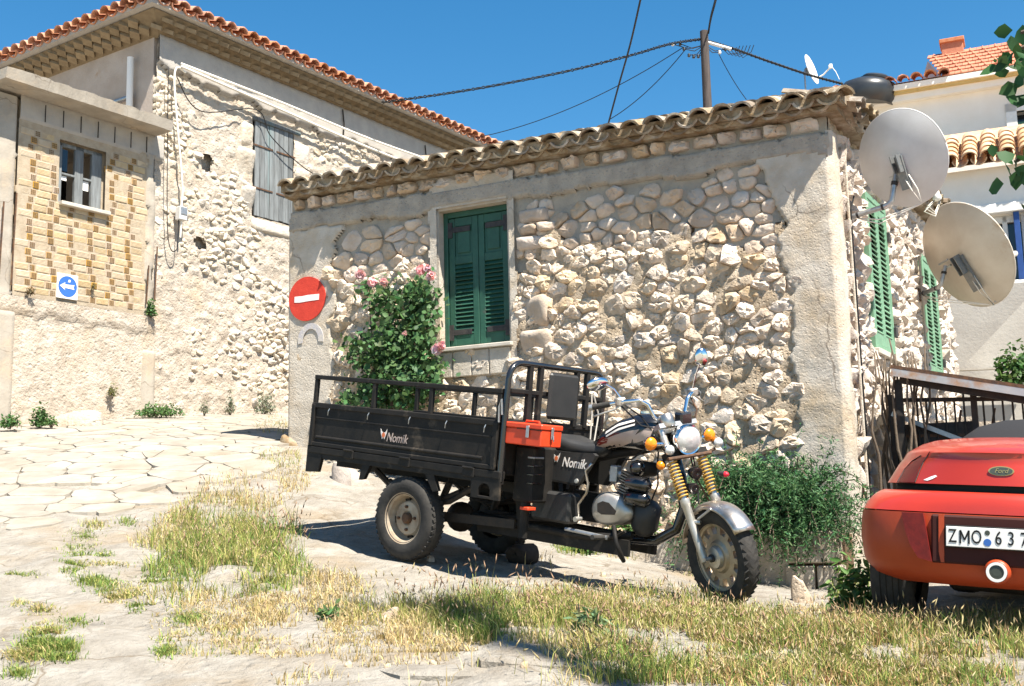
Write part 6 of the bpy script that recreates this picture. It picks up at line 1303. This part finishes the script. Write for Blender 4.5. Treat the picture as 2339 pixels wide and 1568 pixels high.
def blades(P, H, W_, lean, col, cv=.3, bend=.4, dirs=None):
    n = len(P); t = pr_.rand(n)*6.283 if dirs is None else dirs; d = np.stack([np.cos(t), np.sin(t), 0*t], 1); s = np.stack([-np.sin(t+1.2*pr_.randn(n)), np.cos(t+1.2*pr_.randn(n)), 0*t], 1)
    h = (H*(.5+.9*pr_.rand(n)))[:,None]; w = (W_*(.7+.6*pr_.rand(n)))[:,None]; l = (lean*pr_.rand(n))[:,None]; up = np.array([0, 0, 1.])
    m = P+up*h*.55+d*h*l*.35; e = P+up*h*(1-.25*l)+d*h*l*(1+bend*.5)
    V = np.stack([P-s*w*.5, P+s*w*.5, m+s*w*.42, m-s*w*.42, e], 1).reshape(-1, 3); o = np.arange(n)[:,None]*5
    F = np.concatenate([o+[0, 1, 2], o+[0, 2, 3], o+[3, 2, 4]], 0); c = np.asarray(col)*(1+cv*2*(pr_.rand(n, 1)-.5)); c = np.broadcast_to(c, (n, 3)); return (V, F, np.repeat(np.clip(c, .005, 1), 5, 0)), e
def heads(E, L_, W_, col, cv=.3, dn=None):
    "spindle-shaped seed heads at blade tips"
    n = len(E); d = np.array([0, 0, 1.])+.45*pr_.randn(n, 3); d /= np.linalg.norm(d, axis=1, keepdims=True); a = np.cross(d, [1, .3, 0.2]); a /= np.linalg.norm(a, axis=1, keepdims=True); b = np.cross(d, a); l = (L_*(.6+.8*pr_.rand(n)))[:,None]; w = W_
    V = np.stack([E, E+d*l*.4+a*w, E+d*l*.4+b*w, E+d*l*.4-a*w, E+d*l*.4-b*w, E+d*l], 1).reshape(-1, 3); o = np.arange(n)[:,None]*6
    F = np.concatenate([o+[0, 1, 2], o+[0, 2, 3], o+[0, 3, 4], o+[0, 4, 1], o+[5, 2, 1], o+[5, 3, 2], o+[5, 4, 3], o+[5, 1, 4]], 0); c = np.asarray(col)*(1+cv*2*(pr_.rand(n, 1)-.5)); return V, F, np.repeat(np.clip(np.broadcast_to(c, (n, 3)), .005, 1), 6, 0)
def gpxv(x, y):
    "ground points for arrays of picture positions"
    Rm = np.array(CAMM.to_3x3()); d = np.stack([(x-1169.5)/FPX, (784-y)/FPX, -np.ones_like(x)], 0); d = Rm@d; d = d/d[1]
    lo = np.full_like(x, 3.0); hi = lo.copy(); done = np.zeros(len(x), bool)
    for Y in np.arange(3.2, 22, .25):
        u = ~done; h = 1.5+d[2]*Y-Gs(d[0]*Y, d[0]*0+Y); hit = u & (h < 0); hi[hit] = Y; lo[hit] = Y-.25; done |= hit
    for _ in range(9):
        m = (lo+hi)/2; h = 1.5+d[2]*m-Gr(d[0]*m, m); b = h < 0; hi = np.where(b, m, hi); lo = np.where(b, lo, m)
    m = (lo+hi)/2; k = done; return np.stack([d[0]*m, m, Gr(d[0]*m, m)], 1)[k]
def ell(cx, cy, rx, ry, n, sharp=.5):
    t = pr_.rand(n)*6.283; r_ = pr_.rand(n)**sharp; return cx+rx*r_*np.cos(t), cy+ry*r_*np.sin(t)
# --- grass
GREEN, YG, STRAW, RED_, PALE = (.15, .235, .05), (.34, .34, .10), (.53, .41, .20), (.46, .27, .14), (.50, .41, .25)
gr_ = []; dry = []; hd = []; HS = .53
def patch(cx, cy, rx, ry, n, h, kind, head=.0, lean=.75, w=.0052, clump=0, cull=True):
    x, y = ell(cx, cy, rx, ry, n) if cull else (cx+pr_.randn(n)*rx*.55, cy+pr_.randn(n)*ry*.55)
    if clump:
        k = max(3, int(n/clump)); bx, by = ell(cx, cy, rx, ry, k); i = pr_.randint(0, k, n); x = bx[i]+pr_.randn(n)*rx*.05; y = by[i]+pr_.randn(n)*ry*.06
    P = gpxv(x, y); P[:,2] -= .01
    dn_ = fbm(P[:,0]*2.6, P[:,1]*2.6, 97, 3); P = P[dn_+.25*pr_.rand(len(P)) > (.595 if cull else .2)]; h = h*HS*(.55+1.0*fbm(P[:,0]*3, P[:,1]*3, 98, 2))
    if len(P) == 0: return
    for f, c, dst in ((.6, GREEN, gr_), (.4, YG, gr_)) if kind == 'g' else ((.15, GREEN, gr_), (.45, YG, gr_), (.4, STRAW, dry)) if kind == 'y' else ((.1, YG, gr_), (.75, STRAW, dry), (.15, PALE, dry)) if kind == 's' else ((.24, GREEN, gr_), (.28, YG, gr_), (.28, STRAW, dry), (.2, RED_, dry)):
        k = pr_.rand(len(P)) < f; 
        if k.sum() == 0: continue
        q, E = blades(P[k], (h[k] if isinstance(h, np.ndarray) else h), w, lean*(1.6 if c in (STRAW, PALE) and pr_.rand() < .5 else 1), c, .4); dst.append(q)
        if head:
            m = pr_.rand(len(E)) < head*.3
            if m.sum(): hd.append(heads(E[m], .034, .0034, PALE if pr_.rand() < .5 else (.38, .26, .16)))
# main clump left of the tricycle
for a in [(560,1130,110,40,1100,.16,'s',.25), (650,1105,60,38,700,.14,'s',.2), (500,1180,110,50,1300,.2,'y',.25), (470,1240,130,60,2300,.24,'y',.3), (520,1230,100,70,1500,.26,'g',.12), (420,1300,100,55,1900,.22,'g',.1), (560,1290,120,60,2000,.22,'y',.25), (650,1250,55,55,700,.3,'g',.5), (640,1310,80,40,700,.18,'g',.1),
          (390,1350,110,35,800,.14,'y',.1), (350,1240,60,30,300,.12,'s',.1), (700,1400,130,45,1500,.12,'s',.12), (560,1400,160,50,1600,.10,'s',.1), (480,1470,130,35,900,.09,'y',.05), (640,1460,160,45,1500,.09,'s',.1), (760,1345,70,35,600,.15,'s',.2), (860,1400,110,35,700,.14,'y',.2),
          (1000,1400,110,40,1500,.2,'y',.3), (1090,1420,90,55,1700,.22,'g',.2), (1000,1450,140,40,1300,.15,'s',.2), (1180,1400,120,45,1500,.2,'y',.25), (1330,1390,130,40,1500,.19,'y',.3), (1300,1440,150,45,1900,.18,'y',.25), (1470,1400,160,40,2200,.2,'y',.3), (1560,1430,180,50,2600,.2,'y',.25), (1480,1470,180,45,2000,.15,'s',.2),
          (1700,1450,170,45,2300,.18,'r',.25), (1880,1460,200,45,2600,.18,'r',.3), (2080,1470,200,45,2800,.2,'r',.3), (2260,1470,130,50,1800,.22,'r',.3), (1600,1520,250,50,2600,.15,'r',.25), (1850,1530,250,45,3000,.16,'r',.25), (2120,1530,250,50,3300,.18,'r',.3), (2250,1500,110,70,1400,.2,'g',.1), (1780,1500,120,40,700,.2,'g',.1), (2010,1510,120,40,700,.2,'g',.1), (1250,1540,200,30,500,.16,'s',.4), (1450,1530,150,40,900,.24,'g',.5), (1330,1480,200,35,900,.1,'s',.1), (900,1490,150,40,700,.08,'s',.1), (760,1560,130,20,300,.12,'s',.2), (1000,1560,200,15,200,.14,'s',.2),
          (1230,1295,40,18,120,.14,'s',.3), (1330,1250,70,22,600,.14,'g',.05), (1440,1260,70,20,350,.12,'y',.1), (1620,1310,60,12,150,.1,'y',.2), (1960,1350,60,55,1300,.22,'g',.05), (1870,1385,80,18,350,.1,'s',.1), (640,1050,50,22,450,.12,'y',.2), (625,975,45,22,700,.17,'y',.25), (700,1075,30,15,150,.1,'s',.1), (1640,1240,60,20,300,.1,'g',0), (1500,1150,60,60,900,.2,'g',0)]:
    patch(*a)
for cx, cy, rx, ry, n in [(215,1200,28,10,90), (190,1225,25,9,90), (290,1195,18,8,60), (175,1262,30,18,160), (235,1270,20,10,80), (165,1300,22,12,110), (210,1330,35,12,150), (95,1395,30,10,120), (240,1340,30,14,140), (260,1365,25,12,110), (110,1440,40,14,220), (90,1475,40,18,260), (60,1500,40,14,160), (150,1480,30,14,120), (40,1540,25,10,110), (300,1350,40,14,150), (170,1420,35,10,120), (380,1490,25,14,130), (55,1315,40,5,50), (310,1390,20,10,80), (130,1505,45,8,120), (360,1325,40,10,150), (425,1415,40,14,200), (240,1290,60,6,120), (40,1380,20,8,40)]:
    patch(cx, cy, rx*1.15, ry*1.1, n*3, .075, 'g' if cy % 3 else 'y', .0, 1.3, .005, cull=False)
# scattered tall stalks with barley-like heads
for cx, cy, rx, ry, n, hh_ in [(520,1220,170,90,260,.30), (650,1250,60,60,110,.34), (1080,1400,200,50,200,.27), (1450,1420,260,50,260,.26), (1450,1540,160,30,120,.34), (1250,1550,120,20,50,.34), (1900,1470,420,50,380,.25), (2000,1540,340,30,260,.28), (800,1380,200,50,120,.22), (1600,1500,300,50,220,.26)]:
    x, y = ell(cx, cy, rx, ry, n); P = gpxv(x, y)[::3]; q, E = blades(P, hh_*.55, .0035, .7, YG, .35); gr_.append(q); hd.append(heads(E, .05, .0048, (.40, .33, .17) if pr_.rand() < .6 else (.34, .22, .14), .35))
for a in [(1100,1430,120,45,900,.17,'g',.05), (1380,1440,120,40,800,.17,'g',.05), (560,1330,120,40,800,.18,'g',.05), (1250,1400,160,40,700,.16,'g',.0), (1700,1430,120,30,500,.2,'g',.05), (2100,1560,200,15,500,.2,'g',0), (1500,1350,120,15,300,.12,'y',.2), (1900,1500,480,85,7000,.1,'r',.06,.9), (2150,1540,250,60,4000,.13,'r',.06,.9), (1500,1450,330,60,3500,.09,'y',.05,.9), (1000,1440,260,50,2200,.08,'s',.05,1.2), (600,1420,260,60,2500,.07,'s',.03,1.4), (480,1250,170,90,2500,.16,'y',.1,1.0), (1150,1345,80,12,160,.12,'y',.2)]: patch(*a)
V, F, C = merge(gr_); tag(npmesh('green_grass', V, F, C, GRASS), 'green and yellowing grass blades over the rough ground', 'grass', kind='stuff')
V, F, C = merge(dry); tag(npmesh('dry_grass', V, F, C, GRASS), 'dry straw and reddish grass blades over the rough ground', 'grass', kind='stuff')
V, F, C = merge(hd); tag(npmesh('grass_seed_heads', V, F, C, GRASS), 'pale seed heads standing above the grass', 'seed heads', kind='stuff')
# --- leafy weeds and shrubs
def mound(name, label, base, w, h, n, size, col, asp=.5, group=None, depth=None, stems=6, tipup=.3, up=True):
    root = empty(name, loc=base); tag(root, label, 'plant', group); depth = depth or w*.6
    p = pr_.randn(n, 3); p /= np.linalg.norm(p, axis=1, keepdims=True); r_ = pr_.rand(n, 1)**.4; p[:,2] = np.abs(p[:,2])*1.0; lob = .8+.35*np.sin(3*np.arctan2(p[:,1], p[:,0])+pr_.rand()*6)[:,None]*np.abs(p[:,2:3]-.3); p = p*r_*lob
    P_ = p*np.array([w/2, depth/2, h])+np.array([0, 0, .01]); N = p+.8*pr_.randn(n, 3)+np.array([0, 0, .5])
    v, f, c = leaves(P_, N, size, asp, col); npmesh('foliage', v, f, c, LEAF, root)
    b = MB()
    for k in range(stems): e = P_[pr_.randint(n)]*.8; b.tube([(e[0]*.2, e[1]*.2, -.03), (e[0]*.6, e[1]*.6, e[2]*.5), tuple(e)], [.006, .004, .002], 5)
    b.build('stems', MT['vine'], root); return root
def bpos(x, y, Y=None):
    if Y is None: p = gpx(x, y); return p
    return at(x, y, Y)
GW = (.085, .16, .05); SIL = (.20, .22, .15)
mound('leafy_weed', 'tall bright green weed at the foot of the concrete pier under the annex', at(92, 975, 13.9), .32, .30, 420, .045, GW)
mound('leafy_weed', 'low green weed at the left picture edge under the annex', at(22, 975, 13.6), .30, .17, 300, .04, GW)
mound('leafy_weed', 'low dark weed on the kerb beside the tall green weed', at(118, 972, 13.85), .2, .1, 160, .035, GW)
mound('ground_ivy', 'wide low mound of green creeper at the foot of the tall house wall', at(362, 951, 15.6), .85, .19, 900, .04, GW)
mound('silver_shrub', 'round silvery shrub at the wall foot near the cottage corner', at(605, 944, 17.3), .42, .38, 600, .05, SIL, .25)
mound('silver_shrub', 'narrow upright silvery weed at the wall foot', at(525, 945, 16.7), .16, .42, 260, .05, SIL, .25)
mound('silver_shrub', 'small thin grey weed at the wall foot right of the creeper', at(467, 945, 16.3), .16, .22, 150, .045, SIL, .25)
mound('wall_plant', 'small green plant rooted on the ledge under the bricks', lpt(1.12, .12, 4.38), .2, .27, 260, .04, GW)
mound('wall_plant', 'tiny dry plant on the ledge left of the blue sign', lpt(-.75, .12, 4.42), .16, .1, 110, .035, (.2, .15, .08))
mound('wall_plant', 'dry hanging weed on the wall above the street', lpt(.5, .14, 3.2), .14, .22, 140, .045, (.16, .17, .06), .25)
mound('wall_plant', 'tuft of weed hanging from a brick joint right of the blue sign', lpt(.2, .08, 4.62), .07, .12, 60, .03, (.14, .12, .05), .3)
mound('leafy_weed', 'broad-leaved green weed in the middle of the foreground grass', gpx(1345, 1455), .25, .16, 130, .075, (.13, .19, .09), .3)
mound('leafy_weed', 'green weed leaves in the grass left of the shadow streak', gpx(760, 1415), .16, .09, 50, .06, (.07, .13, .04), .3)
mound('leafy_weed', 'bright green weed between the planter and the red car', gpx(1960, 1400), .45, .4, 500, .06, (.10, .19, .05), .4)
mound('leafy_weed', 'green weeds growing behind the tricycle engine', CM @ Vector((-1.75, -.62, 1.2)), .7, .45, 700, .05, (.09, .17, .045), .5)
mound('leafy_weed', 'green tuft on the ground under the tricycle frame', gpx(1330, 1262), .35, .15, 260, .06, (.06, .13, .035), .3)
# --- rose bush against the wall
rb0 = CM @ Vector((-4.55, -.3, 0)); rb = empty('rose_bush', loc=(rb0.x, rb0.y, G(rb0.x, rb0.y))); tag(rb, 'climbing rose bush with pink flowers against the cottage wall', 'rose bush')
def wpx(x, y, off): p = onplane(x, y, CM @ Vector((0, -off, 0)), CN); return np.array(p)
blobs = [(905,890,80,50,.35), (850,820,55,40,.35), (920,800,70,70,.4), (960,740,40,60,.3), (900,740,45,50,.3), (935,690,35,40,.25), (975,680,22,30,.2), (815,790,30,30,.25), (870,690,28,25,.2), (985,850,25,45,.25), (860,900,60,30,.3), (940,870,60,60,.4), (955,645,12,22,.15), (840,650,10,20,.15), (800,920,25,20,.3), (895,660,16,25,.2)]
Ps = []; stems = MB(); o0 = np.array(rb.location)
for cx, cy, rx, ry, off in blobs:
    n = int(rx*ry*.055)+12; x, y = ell(cx, cy, rx, ry, n, .6); 
    for a, c in zip(x, y): Ps.append(wpx(a, c, off*(.3+1.1*pr_.rand())))
    e = Vector(wpx(cx, cy, off*.6)-o0); stems.tube([Vector((pr_.rand()*.3-.15, 0, -.05)), Vector((e.x*.4, e.y*.4, e.z*.5)), e], [.014, .010, .004], 6)
Ps = np.array(Ps)-o0; Ps = Ps[pr_.rand(len(Ps)) < .62]; Ps = np.repeat(Ps, 3, 0)+pr_.randn(len(Ps)*3, 3)*.055
v, f, c = leaves(Ps, pr_.randn(len(Ps), 3)*.8+np.array([-.2, -.7, .6]), .066, .72, (.065, .13, .045), .5); npmesh('foliage', v, f, c, LEAF, rb); stems.build('stems', MT['vine'], rb, smooth=True)
for i, (x, y, s) in enumerate([(823,628,.055), (850,645,.05), (878,645,.045), (962,618,.055), (985,630,.05), (1000,798,.06), (1008,790,.045), (897,867,.04), (925,762,.03), (975,612,.045)]):
    p = wpx(x, y, .42)-o0; n = 46; q = pr_.randn(n, 3); q /= np.linalg.norm(q, axis=1, keepdims=True); v, f, c = leaves(p+q*s*.35, q, s*.9, 1.1, (.78, .46, .46), .2, .5); npmesh('rose', v, f, c, PETAL, rb)
# --- trailing rosemary in the planter
ro = CM @ Vector((-.62, -.5, 1.27)); rm = empty('rosemary_bush', loc=ro); tag(rm, 'dark green trailing rosemary bush spilling over the planter', 'bush')
parts = []; st = MB()
cuin = np.array(CU); cnn = np.array(CN)
for k in range(1000):
    u0 = pr_.uniform(-.38, .55); az = pr_.uniform(-1.2, 1.2); hgt = pr_.uniform(.15, .8)*(1-.5*abs(u0)); out = pr_.uniform(.05, .42); L_ = pr_.uniform(.3, .68)
    p0 = cuin*u0*.55+cnn*pr_.uniform(-.1, .12)+np.array([0, 0, .02]); pk = p0+cuin*(u0*.6+math.sin(az)*.18)+cnn*out*.6+np.array([0, 0, hgt]); pe = pk+cuin*(math.sin(az)*.18+u0*.1)+cnn*out*.7*math.cos(az*.6)+np.array([0, 0, -L_*(.55 if k % 3 else .95)*(.35+.65*(out > .2))])
    if k % 25 == 0: pe = pk+np.array([0, 0, .16])+cuin*pr_.randn()*.06
    ts = np.linspace(.12, 1, 46)[:,None]; Pp = p0*(1-ts)**2+2*pk*ts*(1-ts)*1.0+pe*ts**2+0*ts; d = 2*(pk-p0)*(1-ts)+2*(pe-pk)*ts
    Nn = pr_.randn(46, 3); v, f, c = leaves(Pp+pr_.randn(46, 3)*.006, Nn, .04, .24, (.07, .155, .06), .5, .1); parts.append((v, f, c))
    if k % 6 == 0: st.tube([tuple(p) for p in Pp[::9]], .004, 4)
V, F, C = merge(parts); npmesh('foliage', V, F, C, LEAF, rm); st.build('stems', MT['vine'], rm)
# --- fig branches reaching in from the right
fp = Vector((4.3, 2.8, 0)); fp.z = G(fp.x, fp.y); fg = empty('fig_tree', loc=fp); tag(fg, 'tree whose dark lobed leaves hang in at the right picture edge', 'tree')
crown_c = Vector((3.6, 3.2, 3.9))-fp
MB().tube([(0, 0, -.1), (.05, .1, 1.2), (-.05, .2, 2.4), tuple(crown_c*.8)], [.14, .12, .09, .05], 10).build('trunk', MT['bark'], fg, smooth=True)
lv = []; lb = MB()
for (x, y, Y, n, s) in [(2332,110,3.4,12,1), (2320,150,3.4,7,1), (2345,170,3.4,9,1), (2332,75,3.42,3,1), (2337,385,3.3,8,1), (2318,370,3.3,4,1), (2345,415,3.3,8,1), (2440,120,3.4,12,1.5), (2440,420,3.4,12,1.5), (2600,100,3.3,60,4), (2650,300,3.2,60,4)]:
    e = at(x, y, Y)-fp; lb.tube([tuple(crown_c*.8), tuple((crown_c*.8).lerp(e, .6)+Vector((0, 0, .15))), tuple(e)], [.04, .02, .006], 6)
    P_ = np.array(e)+pr_.randn(n, 3)*np.array([.03, .04, .03])*s; lv.append(leaves(P_, pr_.randn(n, 3)+np.array([-.5, -1., .3]), .055, .75, (.03, .085, .025), .3, .3, .5))
V, F, C = merge(lv); npmesh('crown', V, F, C, LEAF, fg); lb.build('limbs', MT['bark'], fg)
mound('yard_shrub', 'leafy green shrub beside the lean-to wall right of the canopy', at(2325, 880, 12.6), .7, .5, 600, .07, (.06, .12, .03), .6)
# --- loose stones
def boulder(name, label, p, w, d, h, mat, seed, cat='stone', rotz=0):
    r_ = np.random.RandomState(seed); t = np.linspace(0, 2*math.pi, 10)[:-1]; c = np.stack([np.cos(t)*w/2*(.8+.4*r_.rand(9)), np.sin(t)*d/2*(.8+.4*r_.rand(9))], 1)
    b = stone_mb(c, r_, h, n=16, gap=0, depth=.05, jit=.04, rough=.22, cut=.12); b.xf(lambda q: Vector((q.x, q.z, -q.y)))
    o = b.build(name, mat, smooth=35); o.location = p; o.rotation_euler = (0, 0, rotz); tag(o, label, cat); return o
boulder('loose_stone', 'white angular stone at the foot of the planter', gpx(1833, 1374)+Vector((0, 0, -.02)), .17, .13, .11, MT['stone'], 31)
boulder('flat_rock', 'flat pale rock slab in the foreground below the tricycle', gpx(1060, 1520)+Vector((0, 0, -.03)), 1.0, .6, .03, MT['ground'], 4, 'rock')
boulder('flat_rock', 'pale rock crossed by the pole shadow in the foreground', gpx(1310, 1500)+Vector((0, 0, -.03)), 1.0, .5, .03, MT['ground'], 5, 'rock')
boulder('flat_rock', 'low pale rock at the bottom left of centre', gpx(800, 1545)+Vector((0, 0, -.04)), .9, .45, .03, MT['ground'], 6, 'rock')
boulder('loose_stone', 'small pale stone in front of the rear wheel', gpx(985, 1283), .06, .05, .035, MT['stone'], 7)
boulder('loose_stone', 'pinkish stone lying in the shadow streak', gpx(885, 1415), .12, .09, .04, MT['stone_top'], 8)
boulder('loose_stone', 'flat red-brown stone at the cottage corner foot', gpx(672, 1015)+Vector((0, 0, .0)), .35, .2, .08, MT['oldtile'], 9)
boulder('loose_stone', 'broken masonry stone behind the tricycle bed end', gpx(800, 1100), .4, .25, .12, MT['stone_top'], 10)
boulder('loose_stone', 'big low stone at the kerb under the annex', at(175, 968, 14.3), .75, .4, .13, MT['plaster'], 12)
for i in range(40):
    x, y = pr_.uniform(700, 2000), pr_.uniform(1290, 1540); p = gpx(x, y)
    if i == 0: gm = MB()
    t = np.linspace(0, 6.28, 7)[:-1]; w_ = pr_.uniform(.012, .03); b = stone_mb(np.stack([np.cos(t)*w_, np.sin(t)*w_*.8], 1), pr_, w_*.9, n=7, gap=0, depth=.01); b.xf(lambda q: Vector((q.x, q.z, -q.y))+p); gm.add(b.v, b.f)
tag(gm.build('gravel', MT['stone'], smooth=True), 'scattered pebbles on the ground', 'gravel', kind='stuff')
# --- utility pole behind the viewer on the right, throwing its shadow across the grass
sh = Vector((SUNV.x, SUNV.y, 0)).normalized(); mid = Vector((-.05, 6.0, 0)); pp = mid+sh*7.6
pole2 = empty('utility_pole', loc=(pp.x, pp.y, G(pp.x, pp.y)-.2)); tag(pole2, 'wooden utility pole outside the view, its shadow streaks across the foreground grass', 'utility pole')
hh = (7.6+.95)*math.tan(SUN_EL)+(1.0-pole2.location.z)
MB().tube([(0, 0, 0), (0, 0, hh*.5), (0, 0, hh)], [.13, .11, .085], 12).build('shaft', MT['pole'], pole2, smooth=60)
MB().bar((-.5, .3, hh-.35), (.5, -.3, hh-.35), .08, .08).build('cross_arm', MT['pole'], pole2)
